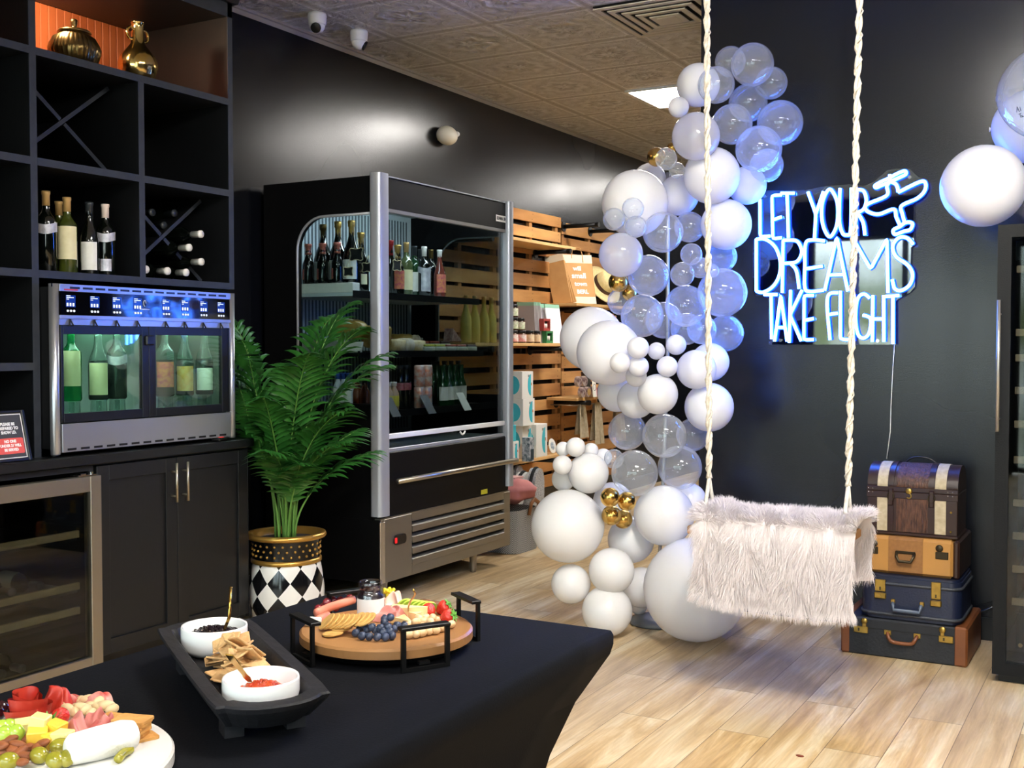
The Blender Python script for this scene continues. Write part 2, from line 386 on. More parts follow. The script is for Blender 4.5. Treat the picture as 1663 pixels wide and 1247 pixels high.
M_BB = mat('black_baseboard', '#121316', .4)
struct(MB().box(WX - .012, X1, WY - .012, WY, 0, .10, M_BB).box(WX - .012, WX, WY, WY + .14, 0, .10, M_BB).build('baseboard_back'))
struct(MB().box(X0, X0 + .012, 3.82, Y1, 0, .10, M_BB).build('baseboard_left'))
tb = mat('white_grid_metal', '#a8a29a', .5)
struct(MB().box(X0, X0 + .022, Y0, Y1, H - .012, H, tb).box(X0, X0 + .003, Y0, Y1, H - .035, H - .012, tb).build('trim_1'))
# ---------------------------------------------------------------- ceiling lights
M_DIFF = emit('lit_diffuser', '#fffaf3', PANEL_W); M_LF = mat('white_light_frame', '#e8e8e6', .45)
def panel_light(x0, y0, label):
    t = thing('ceiling_light', label, 'ceiling light', (x0 + .61, y0 + .305, H), group='ceiling light panels')
    f = MB()
    for bx in ((-.61, -.59, -.305, .305), (.59, .61, -.305, .305), (-.59, .59, -.305, -.285), (-.59, .59, .285, .305)): f.box(*bx, -.014, -.0005, M_LF)
    f.build('frame', t); MB().box(-.59, .59, -.285, .285, -.008, -.0005, M_DIFF).build('diffuser', t)
for i, j, x, y in ((0, 0, -.88, -1.45), (0, 1, -.88, 2.10), (0, 2, -3.145, 7.138), (0, 3, -3.145, 10.8), (1, 0, 1.9, -1.45), (1, 1, 1.9, 2.10)):
    if 1:
        where = {(0, 0): 'just inside the front door', (0, 1): 'above the open floor beside the black food table', (0, 2): 'behind the top of the balloon column', (0, 3): 'at the far end of the shop',
                 (1, 0): 'near the front windows', (1, 1): 'in front of the neon sign wall'}[i, j]
        panel_light(x, y, 'lit rectangular ceiling light panel ' + where)

def downlight(x, y, label, aim):
    t = thing('recessed_spotlight', label, 'spotlight', (x, y, H - .0005), group='recessed spotlights')
    MB().lathe([(.05, 0), (.062, -.002), (.064, -.008), (.05, -.010), (.046, -.004)], m=M_LF, n=32).build('ring', t)
    MB().cyl((0, 0, -.006), .044, .004, emit('lit_spot_lens', '#fff4e6', 60), 28).build('lens', t)
    ld = bpy.data.lights.new('spot_lamp', 'SPOT'); ld.energy = SPOT_W; ld.color = (1, .96, .90); ld.spot_size = math.radians(110); ld.spot_blend = .7; ld.shadow_soft_size = .045
    lo = bpy.data.objects.new('spot_lamp', ld); COL.objects.link(lo); lo.parent = t; lo.location = (0, 0, -.02)
    lo.rotation_euler = (Vector(aim) - Vector((x, y, H))).to_track_quat('-Z', 'Y').to_euler()
SPOT_W = 270
downlight(-.28, 1.80, 'recessed ceiling spotlight beside the panel above the open floor', (-1.5, 4.6, .6))
SPOT_W = 150
downlight(.75, 1.10, 'recessed ceiling spotlight closer to the front windows', (-.6, 4.9, .6))
# ---------------------------------------------------------------- cabinetry on the wall side
M_CAB = mat('black_stained_wood', '#0c0d0f', .42, noise=(3, '#121315', .6), bump=(90, .04), stretch=(1, 1, .15))
M_CABE = mat('slate_painted_edge', '#2d323b', .5, noise=(25, '#232832', .8))
M_CTOP = mat('dark_stone_counter', '#131416', .28, noise=(60, '#1c1d1f', .6))
M_STEEL = mat('brushed_steel', '#b4b2ac', .32, .8, bump=(6, .02), stretch=(1, 1, 60))
M_STEELW = mat('satin_warm_steel', '#b3aa98', .36, 1.0)
M_CHROME = mat('polished_chrome', '#d8d8d8', .12, 1.0)
M_BLK = mat('black_plastic', '#0c0c0d', .35); M_GBLK = mat('gloss_black_glass', '#050506', .05, spec=.7)
M_WHITE = mat('white_paint_mark', '#f2f2f0', .5); M_INT = mat('matt_black_interior', '#08080a', .6)
M_SHELFWOOD = mat('beech_shelf_front', '#b39a78', .5, noise=(12, '#9c8361', .6))
XF, XB = -3.545, -4.095
# --- upper shelving hutch
t = thing('wine_shelving', 'tall black wine shelving unit with slate edges above the counter', 'shelving', (XB, 2.9, 0))
yl, y1, y2, y3, ye = 2.0, 2.751, 3.257, 3.764, 3.778
f = MB(); w2 = .0145
def vert(yc, z0, z1, hw=w2): f.box(XF, XF + .004, yc - hw, yc + hw, z0, z1, M_CABE); f.box(XB + .01, XF, yc - hw * .8, yc + hw * .8, z0, z1, M_CAB)
vert(y1, .893, 2.80); vert(y2, 1.578, 2.356); vert(y3, 1.55, 2.80); vert(yl, .893, 2.80)
def shelf(z, ya, yb): f.box(XF + .0005, XF + .0045, ya, yb, z - .028, z, M_CABE); f.box(XB + .01, XF + .0005, ya, yb, z - .026, z, M_CAB)
for z in (2.384, 1.986, 1.578): shelf(z, yl, y1 - w2); shelf(z, y1 + w2, y3 - w2)
shelf(1.24, yl, y1 - w2)
f.box(XF, XF + .004, yl, y3 + w2, 2.739, 2.80, M_CABE); f.box(XB + .01, XF, yl, y3 + w2, 2.74, 2.80, M_CAB)
f.build('frame', t, world=True)
M_BEAD = mat('stained_beadboard', '#b96436', .55, noise=(8, '#a4532b', .7), stretch=(1, 1, .1))
bb = MB(); k = 0
yy = yl
while yy < ye - .01:
    y_ = min(yy + .0405, ye); bb.box(XB, XB + .009, yy + .002, y_ - .002, 2.384, 2.74, M_BEAD, .002); yy = y_
bb.box(XB, XB + .005, yl, ye, 2.384, 2.74, M_BEAD); bb.build('beadboard_back', t, world=True)
MB().box(XB, XB + .008, yl, ye, .893, 2.36, M_INT).build('back_panel', t, world=True)
cr_ = MB(); prof = [(XF - .02, 2.80), (XF + .02, 2.80), (XF + .03, 2.815), (XF + .03, 2.835), (XF + .045, 2.85), (XF + .075, 2.88), (XF + .085, 2.885), (XF + .085, 2.91), (XF - .02, 2.91)]
cr_.prism(prof, 'y', yl, ye + .02, M_CAB)
cr_.box(XB, XF, yl, ye + .02, 2.80, 2.91, M_CAB)
cr_.build('crown_moulding', t, world=True)
def xbars(ya, yb, z0, z1, x0):
    for s_ in (1, -1):
        o = MB(); c = V(0, (ya + yb) / 2, (z0 + z1) / 2); Ln = math.hypot(yb - ya, z1 - z0) - .03; a = math.atan2(z1 - z0, yb - ya) * s_
        if s_ == 1: segs = ((-Ln / 2, Ln / 2),)
        else: segs = ((-Ln / 2, -.012), (.012, Ln / 2))
        for (u0, u1) in segs:
            o.T = Matrix.Translation(c) @ Matrix.Rotation(a, 4, 'X')
            o.box(XB + .02, x0, u0, u1, -.008, .008, M_CAB); o.box(x0, x0 + .003, u0, u1, -.008, .008, M_CABE)
        o.build('cross_divider', t, world=True)
xbars(y1 + w2, y2 - w2, 1.988, 2.354, -3.70); xbars(y2 + w2, y3 - w2, 1.58, 1.956, -3.70)
# puck light under the shelving top
pk = thing('puck_light', 'small round warm puck light under the top of the wine shelving', 'puck light', (-3.76, 2.98, 2.7375))
MB().lathe([(.032, -.002), (.034, -.016), (.028, -.018), (.028, -.002)], m=M_STEEL).build('housing', pk)
MB().cyl((0, 0, -.0165), .027, .003, emit('lit_puck', '#ffb070', 30)).build('lens', pk)
ld = bpy.data.lights.new('puck_lamp', 'POINT'); ld.energy = 15; ld.color = (1, .72, .46); ld.shadow_soft_size = .03
lo = bpy.data.objects.new('puck_lamp', ld); COL.objects.link(lo); lo.parent = pk; lo.location = (0, 0, -.055)
# --- base cabinet
ZC = .893; XD = -3.472
yd0 = at(159, 900, x=XD).y; yd1 = at(289, 900, x=XD).y; yd2 = at(403, 900, x=XD).y; ycab = 3.782
t = thing('base_cabinet', 'black shaker base cabinet with two doors beside the wine cooler', 'cabinet', (XB, 3.4, 0))
b = MB(); b.box(XB + .005, XD - .02, yd0 - .004, ycab, .10, ZC - .04, M_CAB); b.box(XB + .005, XD - .08, yd0 - .004, ycab, .0, .10, M_CAB); b.box(XD - .02, XD, yd2 + .002, ycab, .10, ZC - .04, M_CAB, .001)
b.build('body', t, world=True)
def shaker(ya, yb, z0, z1, x, par, hy):
    o = MB(); s = .058
    o.box(x - .02, x, ya, ya + s, z0, z1, M_CAB, .0012).box(x - .02, x, yb - s, yb, z0, z1, M_CAB, .0012)
    o.box(x - .02, x, ya + s, yb - s, z1 - s, z1, M_CAB, .0012).box(x - .02, x, ya + s, yb - s, z0, z0 + s, M_CAB, .0012)
    o.box(x - .02, x - .010, ya + s, yb - s, z0 + s, z1 - s, M_CAB)
    d = o.build('door', par, world=True)
    h = MB(); za, zb = .665, .825
    h.tube([(x + .032, hy, za), (x + .032, hy, zb)], .006, M_STEELW, 12)
    for z in (za + .025, zb - .035): h.tube([(x, hy, z), (x + .032, hy, z)], .0045, M_STEELW, 8)
    h.build('handle', d, world=True)
shaker(yd0, yd1 - .0015, .115, ZC - .048, XD, t, at(287, 800, x=XD + .03).y)
shaker(yd1 + .0015, yd2, .115, ZC - .048, XD, t, at(305, 800, x=XD + .03).y)
o = MB().box(XB + .002, -3.45, yl, 3.80, ZC - .038, ZC, M_CTOP, .004).build('countertop', loc=(XB, 2.9, ZC)); tag(o, 'long dark stone countertop carrying the wine dispenser', 'countertop')
# --- undercounter wine cooler
t = thing('undercounter_wine_cooler', 'stainless framed glass door wine cooler under the counter', 'wine cooler', (XB, 2.3, 0))
xc = -3.436; yc0, yc1 = yd0 - .70, yd0 - .010; zb0, zb1 = .085, .815
b = MB()
b.box(XB + .01, XB + .03, yc0, yc1, .02, .85, M_INT).box(XB + .03, xc - .045, yc0, yc0 + .02, .02, .85, M_INT).box(XB + .03, xc - .045, yc1 - .02, yc1, .02, .85, M_INT)
b.box(XB + .03, xc - .045, yc0 + .02, yc1 - .02, .83, .85, M_INT).box(XB + .03, xc - .045, yc0 + .02, yc1 - .02, .02, .1, M_INT); b.build('body', t, world=True)
s = .05; d = MB()
d.box(xc - .04, xc, yc1 - s, yc1, zb0, zb1, M_STEELW, .002).box(xc - .04, xc, yc0, yc0 + s, zb0, zb1, M_STEELW, .002)
d.box(xc - .04, xc, yc0 + s, yc1 - s, zb1 - .058, zb1, M_STEELW, .002).box(xc - .04, xc, yc0 + s, yc1 - s, zb0, zb0 + s, M_STEELW, .002)
do = d.build('door', t, world=True)
MB().box(xc - .02, xc - .014, yc0 + s, yc1 - s, zb0 + s, zb1 - .058, thin_glass('smoked_glass', '#c9cecb', .01)).build('pane', do, world=True)
h = MB(); h.box(xc - .05, xc - .005, yc1 - .10, yc1 - .015, zb1 + .001, zb1 + .006, M_CHROME, .001).cyl((xc - .02, yc1 - .03, zb1 + .006), .008, .008, M_CHROME, 12)
h.box(xc - .03, xc - .01, yc1 - .085, yc1 - .06, zb1 + .006, zb1 + .011, M_CHROME, .001); h.build('hinge', t, world=True)
zs = [at(112, py, x=-3.515).z for py in (868, 953, 993, 1076)]
for z in zs:
    MB().box(XB + .06, -3.515, yc0 + .03, yc1 - .05, z - .028, z - .016, M_BLK).box(-3.515, -3.50, yc0 + .03, yc1 - .05, z - .015, z + .012, M_SHELFWOOD, .002).build('rack_shelf', t, world=True)
# ---------------------------------------------------------------- bottles
M_BGLASS = mat('bottle_dark_glass', '#070a07', .06, spec=.8); M_OLIVE = mat('bottle_olive_glass', '#2d3510', .06, spec=.8, noise=(9, '#566022', .6))
M_CREAM = mat('cream_label', '#e6deb6', .6, noise=(40, '#d8cd9c', .5)); M_LWHITE = mat('white_label', '#ecebe4', .6, noise=(50, '#dcd9cf', .4))
M_TAN = mat('tan_capsule', '#c8a468', .4, .3); M_SILV = mat('silver_grey_label', '#a6a6b2', .4, .3, noise=(30, '#dfdfe6', .9))
M_CAPD = mat('charcoal_capsule', '#2b3034', .4); M_CAPW = mat('pearl_white_capsule', '#f0ece6', .35); M_PINKG = mat('rose_foil', '#d98274', .3, .6)
M_GOLDF = mat('gold_foil', '#c9a35a', .3, .85, bump=(120, .3)); M_RED = mat('red_foil', '#8c1f22', .35, .3); M_GGLASS = mat('bottle_green_glass', '#0d3a18', .06, spec=.8)
M_PINKL = mat('pink_art_label', '#c2506a', .6, noise=(60, '#e9a04e', .8)); M_ORL = mat('amber_art_label', '#d9a24e', .6, noise=(50, '#e8c98a', .8))
def bottle(name, label, H_=.30, R=.037, glass=None, cap=None, lab=None, lz=(.10, .20), kind='bordeaux', band=None, lw=1.0, group=None, lab_az=0.0, cat='bottle', capl=.055):
    t = thing(name, label, cat, group=group); g = glass or M_BGLASS; o = MB(); rn = .0135
    if kind == 'bordeaux': pr = [(R * .55, .004), (R * .9, 0), (R, .006), (R, H_ * .60), (R * .96, H_ * .645), (R * .75, H_ * .69), (rn * 1.35, H_ * .735), (rn * 1.05, H_ * .78), (rn, H_ * .96), (rn * 1.12, H_ * .97), (rn * 1.12, H_)]
    elif kind == 'burgundy': pr = [(R * .55, .004), (R * .92, 0), (R, .006), (R, H_ * .46), (R * .95, H_ * .52), (R * .78, H_ * .60), (R * .52, H_ * .69), (rn * 1.1, H_ * .78), (rn, H_ * .96), (rn * 1.12, H_ * .97), (rn * 1.12, H_)]
    elif kind == 'champagne': pr = [(R * .55, .004), (R * .92, 0), (R, .008), (R, H_ * .48), (R * .94, H_ * .54), (R * .7, H_ * .63), (R * .45, H_ * .72), (rn * 1.15, H_ * .80), (rn, H_ * .93), (rn * 1.25, H_ * .94), (rn * 1.2, H_)]
    else: pr = [(R * .7, 0), (R, .005), (R, H_ * .6), (R * .8, H_ * .68), (rn * .9, H_ * .8), (rn * .8, H_ * .93), (rn * .95, H_)]
    o.lathe(pr, m=g, n=20); o.build('glass_body', t)
    if cap:
        c = MB()
        if kind == 'champagne':
            c.lathe([(rn * 1.3, H_ * .74), (rn * 1.12, H_ * .80), (rn * 1.08, H_ * .92), (rn * 1.42, H_ * .935), (rn * 1.35, H_ * .965), (rn * 1.5, H_ * .985), (rn * 1.42, H_ * 1.012), (1e-5, H_ * 1.02)], m=cap, n=16, mod=lambda a, z: 1 + .04 * math.sin(a * 7 + z * 300))
        else: c.lathe([(rn * 1.06, H_ - capl), (rn * 1.06, H_ * .955), (rn * 1.2, H_ * .965), (rn * 1.2, H_ * 1.002), (1e-5, H_ * 1.003)], m=cap, n=16)
        c.build('capsule', t)
    if lab:
        a0, a1 = lab_az - 1.15 * lw, lab_az + 1.15 * lw
        MB().sheet(lambda u, v: ((R + .0008) * math.cos(a0 + (a1 - a0) * u), (R + .0008) * math.sin(a0 + (a1 - a0) * u), H_ * (lz[0] + (lz[1] - lz[0]) * v) / .30), 14, 1, lab).build('label', t)
    if band:
        MB().sheet(lambda u, v: ((R + .0008) * math.cos(2 * PI * u), (R + .0008) * math.sin(2 * PI * u), H_ * (.145 + .035 * v + .006 * math.sin(u * 2 * PI * 2)) / .30), 28, 2, band).build('band_label', t)
    return t
AZ = -.7    # labels turn toward the shop
xr = -3.64
def stand(o, px, x, z, dz=0): p = at(px, 440, x=x); o.location = (x, p.y, z + dz)
g = 'bottles standing on the wine shelf'
o = bottle('wine_bottle', 'dark bottle with tan capsule and silver script band on the wine shelf', .305, .038, M_BGLASS, M_TAN, band=M_SILV, lab_az=AZ, group=g); stand(o, 76, xr, 1.5785)
o = bottle('wine_bottle', 'olive bottle with tall cream label and tan capsule on the wine shelf', .292, .037, M_OLIVE, M_TAN, M_CREAM, (.055, .185), lab_az=AZ, lw=.95, group=g); stand(o, 110, xr, 1.5785)
c_ = dup(o, label='olive bottle half hidden behind the cream label bottle on the wine shelf'); stand(c_, 98, xr - .13, 1.5785); c_.location.y -= .004
o = bottle('wine_bottle', 'slim dark bottle with small white label and charcoal capsule', .285, .036, M_BGLASS, M_CAPD, M_LWHITE, (.02, .135), 'burgundy', lab_az=AZ - .1, lw=.8, group=g); stand(o, 146, xr, 1.5785)
o = bottle('wine_bottle', 'dark bottle with silver wave band and pale capsule, beside the middle upright', .286, .037, M_BGLASS, mat('pale_pink_capsule', '#e8d6cc', .4), M_SILV, (.02, .07), 'bordeaux', band=M_SILV, lab_az=AZ, lw=.5, group=g); stand(o, 172, xr, 1.5785)
o = dup(o, label='dark bottle half hidden by the slate upright of the shelving'); stand(o, 55, xr - .05, 1.5785)
# lying bottles behind the second cross divider
def lying(px, py, cap, label, x=-3.60, g='bottles lying in the cross divided cubby', H_=.30):
    p = at(px, py, x=x); o = bottle('wine_bottle', label, H_, .036, M_BGLASS, cap, group=g); o.location = (x - H_, p.y, max(p.z, 1.5785 + .0365)); o.rotation_euler = (0, PI / 2, 0); return o
for (px, py, w_) in ((327, 380, 'highest of the white capped bottles poking out of the cross divider'), (308, 402, 'white capped bottle just under the highest one in the cross divider'), (328, 425, 'white capped bottle above the end of the lower shelf row'),
                    (303, 443, 'white capped bottle lying on the shelf, closest to the end upright'), (273, 442, 'white capped bottle lying in the middle of the shelf row'), (238, 441, 'white capped bottle lying against the middle upright')):
    lying(px, py, M_CAPW, w_)
for (px, py, w_) in ((248, 345, 'dark capped lying bottle in the upper cell, beside the middle upright'), (284, 346, 'dark capped lying bottle in the upper cell, closer to the end upright'), (267, 366, 'dark capped lying bottle low in the upper cell')):
    lying(px, py, M_CAPD, w_, x=-3.72, H_=.28)
# lying bottles in the cooler
for (px, py, k, w_) in ((66, 925, 1, 'pale labelled bottle lying on the upper rack of the cooler'), (20, 928, 1, 'pale labelled bottle lying on the upper rack, half out of the photo'), (36, 1052, 3, 'pale labelled bottle lying on the lowest rack of the cooler'), (4, 1062, 3, 'bottle with a cut off label on the lowest rack of the cooler')):
    p = at(px, py, x=-3.53); o = bottle('wine_bottle', w_, .30, .037, M_BGLASS, M_CAPD, mat('aged_label', '#b9b7a4', .7), (.09, .18), group='bottles lying in the undercounter cooler', lab_az=-PI / 2 - .6)
    zz = zs[k] - .016 + .038; o.location = (-3.83, p.y, zz); o.rotation_euler = (0, PI / 2, 0)
# ---------------------------------------------------------------- gold ceramics
M_GOLD = mat('polished_gold_glaze', '#cfa958', .14, 1.0, noise=(14, '#e6cf94', .7)); M_BRONZEG = mat('antique_gold_glaze', '#8d7448', .28, 1.0, noise=(10, '#5d4c2e', .8))
p = at(121, 90, x=-3.72); t = thing('ginger_jar', 'squat ribbed antique gold jar with knob lid on the lit shelf', 'jar', (-3.72, p.y, 2.3845))
R = .098
MB().lathe([(R * .5, 0), (R * .62, .002), (R * .86, .03), (R, .07), (R * 1.0, .085), (R * .93, .105), (R * .80, .128), (R * .60, .142), (R * .58, .146)], m=M_BRONZEG, n=96, mod=lambda a, z: 1 + (.028 * math.sin(a * 32 + (0 if z < .08 else 1.5)) if .02 < z < .135 else 0)).build('body', t)
MB().lathe([(R * .64, .1465), (R * .66, .151), (R * .6, .158), (R * .2, .166), (.011, .170), (.009, .176), (.013, .186), (.014, .198), (.009, .204), (1e-5, .205)], m=M_BRONZEG, n=32).build('lid', t)
p = at(224, 110, x=-3.68); t = thing('gold_vase', 'bulbous polished gold vase with a slim neck and two ring handles', 'vase', (-3.68, p.y, 2.3845))
MB().lathe([(.035, 0), (.05, .002), (.068, .03), (.079, .065), (.080, .085), (.070, .115), (.048, .142), (.030, .165), (.025, .19), (.023, .235), (.025, .252), (.028, .256), (.022, .257), (.02, .23)], m=M_GOLD, n=40, mod=lambda a, z: 1 + (.02 * math.sin(a * 14) if z < .12 else 0)).build('body', t)
for s_ in (1, -1):
    MB().tube([(0, s_ * (.036 + .020 * math.cos(a)), .205 + .024 * math.sin(a)) for a in [2 * PI * k / 20 for k in range(20)]], .0055, M_GOLD, 8, closed=True).build('handle', t)
# ---------------------------------------------------------------- wine dispenser
t = thing('wine_dispenser', 'eight tap stainless wine dispenser with glass doors on the counter', 'wine dispenser', (-3.75, 3.235, ZC))
xd, ya, yb = -3.472, 2.769, 3.712
def zz_(py): return at(90, py, x=xd).z
z_top, zp1, zp0, zb_, zl, zd0 = zz_(460), zz_(472), zz_(511), zz_(517), zz_(527), zz_(688)
xk = -3.95
M_ST2 = mat('dispenser_steel', '#b4b6bc', .30, .8)
b = MB()
b.box(xk, xk + .01, ya, yb, ZC + .012, z_top, M_INT).box(xk, xd - .015, ya, ya + .012, ZC + .012, z_top, M_BLK).box(xk, xd - .015, yb - .012, yb, ZC + .012, z_top, M_STEEL)
b.box(xk, xd - .004, ya, yb, z_top - .012, z_top, M_BLK).box(xk, xd - .02, ya, yb, ZC + .012, ZC + .03, M_BLK)
for y_ in (ya, yb): b.lathe([(.016, ZC + .008), (.018, ZC + .012), (.018, z_top)], (xd - .016, y_ + (.016 if y_ == ya else -.016), 0), 20, M_ST2)
for (x_, y_) in ((xd - .05, ya + .04), (xd - .05, yb - .04), (xk + .05, ya + .04), (xk + .05, yb - .04)): b.cyl((x_, y_, ZC + .0005), .014, .012, M_BLK, 14)
b.box(xk + .01, xd - .05, ya + .012, yb - .012, zd0 - .012, zd0, M_INT); b.build('body', t, world=True)
b = MB().box(xd - .012, xd, ya + .03, yb - .03, zp1, z_top, M_ST2, .001).box(xd - .012, xd, ya + .03, yb - .03, zb_, zp0, M_ST2, .001).box(xd - .03, xd - .008, ya + .03, yb - .03, zl, zb_, M_ST2)
for i in range(14):
    y_ = ya + .075 + i * (yb - ya - .12) / 14; b.box(xd, xd + .0006, y_, y_ + .045, z_top - .017, z_top - .009, M_BLK)
b.box(xd, xd + .0008, ya + .05, ya + .11, zp1 + .004, zp1 + .009, mat('red_badge', '#c23b3b', .4)); b.build('fascia', t, world=True)
b = MB().box(xd - .012, xd + .001, ya + .034, yb - .034, ZC + .016, zd0 - .004, M_ST2, .001)
for i in range(14):
    y_ = ya + .055 + i * (yb - ya - .10) / 14; b.box(xd + .001, xd + .0016, y_, y_ + .04, ZC + .022, ZC + .030, M_BLK)
b.build('lower_panel', t, world=True)
cp = MB().box(xd - .012, xd - .001, ya + .036, yb - .036, zp0, zp1, M_GBLK).build('control_panel', t, world=True)
M_LED = emit('screen_glow', '#dfeaff', 1.6); M_SCR = mat('lit_blue_screen', '#0a1f66', .2, emis='#1c4ed8', es=.18)
M_CLEARP = thin_glass('clear_plastic', '#e6f0ee', .05)
for px in (115, 154, 190, 224, 270, 301, 331, 359):
    y_ = at(px, 495, x=xd).y; sc_ = (zp1 - zp0)
    o = MB().box(xd - .001, xd + .0002, y_ - .021, y_ + .021, zp0 + sc_ * .34, zp0 + sc_ * .84, M_SCR)
    for k, w_ in enumerate((.5, .9, .3)): o.box(xd + .0002, xd + .0006, y_ - .019, y_ - .019 + .036 * w_, zp1 - sc_ * (.20 + .07 * k), zp1 - sc_ * (.20 + .07 * k) + .0022, M_LED)
    for j in range(3): o.box(xd + .0002, xd + .0006, y_ - .018 + j * .013, y_ - .011 + j * .013, zp0 + sc_ * .38, zp0 + sc_ * .40 + .010, M_LED)
    o.build('display', cp, world=True)
    o = MB()
    for j in range(3): o.cyl((xd - .001, y_ - .014 + j * .014, zp0 + sc_ * .18), .0042, .003, mat('pale_button', '#e4e8ee', .3, emis='#cfd8e8', es=.35), 12, 'x')
    o.build('button_row', cp, world=True)
    o = MB()
    for s_ in (-1, 1): o.tube([(xd - .004, y_, zb_ - .002), (xd + .004, y_ + s_ * .009, zl - .004)], .0028, M_BLK, 6)
    o.build('tap', t, world=True)
o = MB().tube([(xd + .001, 3.2 + .006 * math.cos(a), zp0 + .055 + .012 * math.sin(a)) for a in [k * .6 for k in range(9)]], .0012, M_WHITE, 5); o.box(xd, xd + .0006, 3.175, 3.225, zp0 + .030, zp0 + .033, M_SILV); o.build('flame_logo', cp, world=True)
ym = at(243, 600, x=xd).y
gl = thin_glass('dispenser_door_glass', '#dcefe6', .07)
for (a, b2, nm) in ((ya + .034, ym - .001, 0), (ym + .001, yb - .05, 1)):
    fw = .034; d = MB()
    d.box(xd - .022, xd - .002, a, a + (fw * .35 if nm == 0 else fw), zd0, zl - .001, M_BLK, .001).box(xd - .022, xd - .002, b2 - fw, b2, zd0, zl - .001, M_BLK, .001)
    aa = a + (fw * .35 if nm == 0 else fw)
    d.box(xd - .022, xd - .002, aa, b2 - fw, zl - .034, zl - .001, M_BLK, .001).box(xd - .022, xd - .002, aa, b2 - fw, zd0, zd0 + .034, M_BLK, .001)
    do = d.build('door', t, world=True); MB().box(xd - .014, xd - .009, aa, b2 - fw, zd0 + .034, zl - .034, gl).build('pane', do, world=True)
MB().box(xd - .002, xd + .010, ym - .022, ym + .022, zl - .075, zl - .035, M_BLK, .005).build('lock', t, world=True)
MB().box(xd - .02, xd - .004, yb - .048, yb - .036, zd0, zl, M_BLK).box(xd - .02, xd - .002, yb - .036, yb - .03, zd0, zl, M_ST2).build('side_post', t, world=True)
# inner lining and the green tinted lamp strips that light the bottles
MB().box(xk + .012, xk + .015, ya + .014, yb - .014, zd0, zl, mat('mint_lining', '#c9d6d0', .4)).build('lining', t, world=True)
for (a, b2) in ((ya + .05, ym - .04), (ym + .04, yb - .07)): MB().box(xk + .05, xk + .07, a, b2, zl - .012, zl - .004, emit('green_led_strip', '#c0ffe0', 4)).build('light_strip', t, world=True); led = bpy.data.lights.new('dispenser_lamp', 'AREA'); led.shape = 'RECTANGLE'; led.size = .05; led.size_y = b2 - a; led.energy = 1.5; led.color = (.80, 1, .92); lob = bpy.data.objects.new('dispenser_lamp', led); COL.objects.link(lob); lob.parent = t; lob.location = Vector((xd - .045 - .0, (a + b2) / 2, zl - .014)) - t.location
M_GC = mat('clear_green_glass', '#2aa05a', .03, trans=.9, ior=1.3); M_GCL = mat('clear_bottle_glass', '#cfe6dc', .03, trans=.95, ior=1.25)
g = 'bottles on tap in the dispenser'
zbt = zd0 + .075
for (px, glass, lab, lz, kind, band, w_) in ((116, M_GC, M_CREAM, (.06, .20), 'bordeaux', None, 'green bottle with cream label inside the dispenser, by its post'), (160, M_GCL, M_CREAM, (.02, .15), 'burgundy', None, 'clear bottle with narrow cream label behind the first dispenser door'),
        (190, M_GCL, None, (0, 0), 'bordeaux', M_SILV, 'clear bottle with silver wave band behind the first dispenser door'), (268, M_GCL, M_PINKL, (.04, .15), 'bordeaux', None, 'bottle with pink art label behind the second dispenser door'),
        (300, M_GCL, M_ORL, (.02, .13), 'burgundy', None, 'bottle with amber label behind the second dispenser door'), (332, M_GCL, M_LWHITE, (.02, .12), 'burgundy', None, 'bottle with white label behind the second dispenser door')):
    p = at(px, 620, x=-3.56); o = bottle('wine_bottle', w_, .285, .038, glass, None, lab, lz, kind, band, lab_az=AZ, lw=.9, group=g); o.location = (-3.56, p.y, zbt)
    if glass is M_GCL: MB().lathe([(1e-5, .004), (.0345, .005), (.0365, .012), (.0365, .13), (.034, .150), (1e-5, .152)], m=mat('wine_fill', '#2a1712', .1, spec=.6), n=20).build('wine_fill', o)
    s_ = thing('bottle_stand', 'small clear stand under the ' + w_.split(' inside')[0].split(' behind')[0] + ' in the dispenser', 'stand', (-3.56, p.y, zd0), group='clear stands under the dispenser bottles')
    MB().lathe([(.030, .0005), (.032, .004), (.030, .070), (.034, .074), (1e-5, .0742)], m=M_CLEARP, n=16).build('cup', s_)
    MB().lathe([(.010, .001), (.010, .07)], m=M_CLEARP, n=12).build('stem', s_)
# card reader on the counter
p = at(352, 712, z=ZC + .01); t = thing('card_reader', 'small black card reader with a red light on the counter end', 'card reader', (-3.475, p.y, ZC), .2)
MB().box(-.022, .022, -.035, .035, .0005, .016, M_BLK, .005).build('body', t); MB().box(-.012, .012, -.012, .014, .016, .0166, emit('red_indicator', '#ff3020', 1.5)).build('light', t)
# framed sign on the counter
p = at(57, 747, z=ZC + .001); hw, hh = .074, .093; lean = math.radians(14)
t = thing('framed_sign', 'black framed sign asking customers to show identification', 'sign', (p.x - .01, p.y - hw, ZC + .001))
RT = Matrix.Rotation(-lean, 4, 'Y')
f = MB(); f.T = RT; fr_ = .013; hh2 = hh * 2
f.box(-.012, 0, -hw, -hw + fr_, 0, hh2, M_BLK, .003).box(-.012, 0, hw - fr_, hw, 0, hh2, M_BLK, .003).box(-.012, 0, -hw + fr_, hw - fr_, 0, fr_, M_BLK, .003).box(-.012, 0, -hw + fr_, hw - fr_, hh2 - fr_, hh2, M_BLK, .003)
f.box(-.013, -.010, -hw + fr_, hw - fr_, fr_, hh2 - fr_, M_BLK); f.build('frame', t)
f = MB(); f.T = RT; a, b2 = hw - fr_, hh2 - fr_
f.box(-.010, -.0085, -a, a, fr_, b2, M_WHITE); f.box(-.0085, -.0078, -a + .004, a - .004, fr_ + .004, b2 - .004, mat('sign_charcoal', '#3a3a3c', .5))
f.T = RT @ Matrix.Translation((-.0078, 0, .058)); f.prism(rrect(a * 2 - .016, .056, .006), 'x', 0, .0006, mat('sign_red', '#e0574e', .5)); f.build('poster', t)
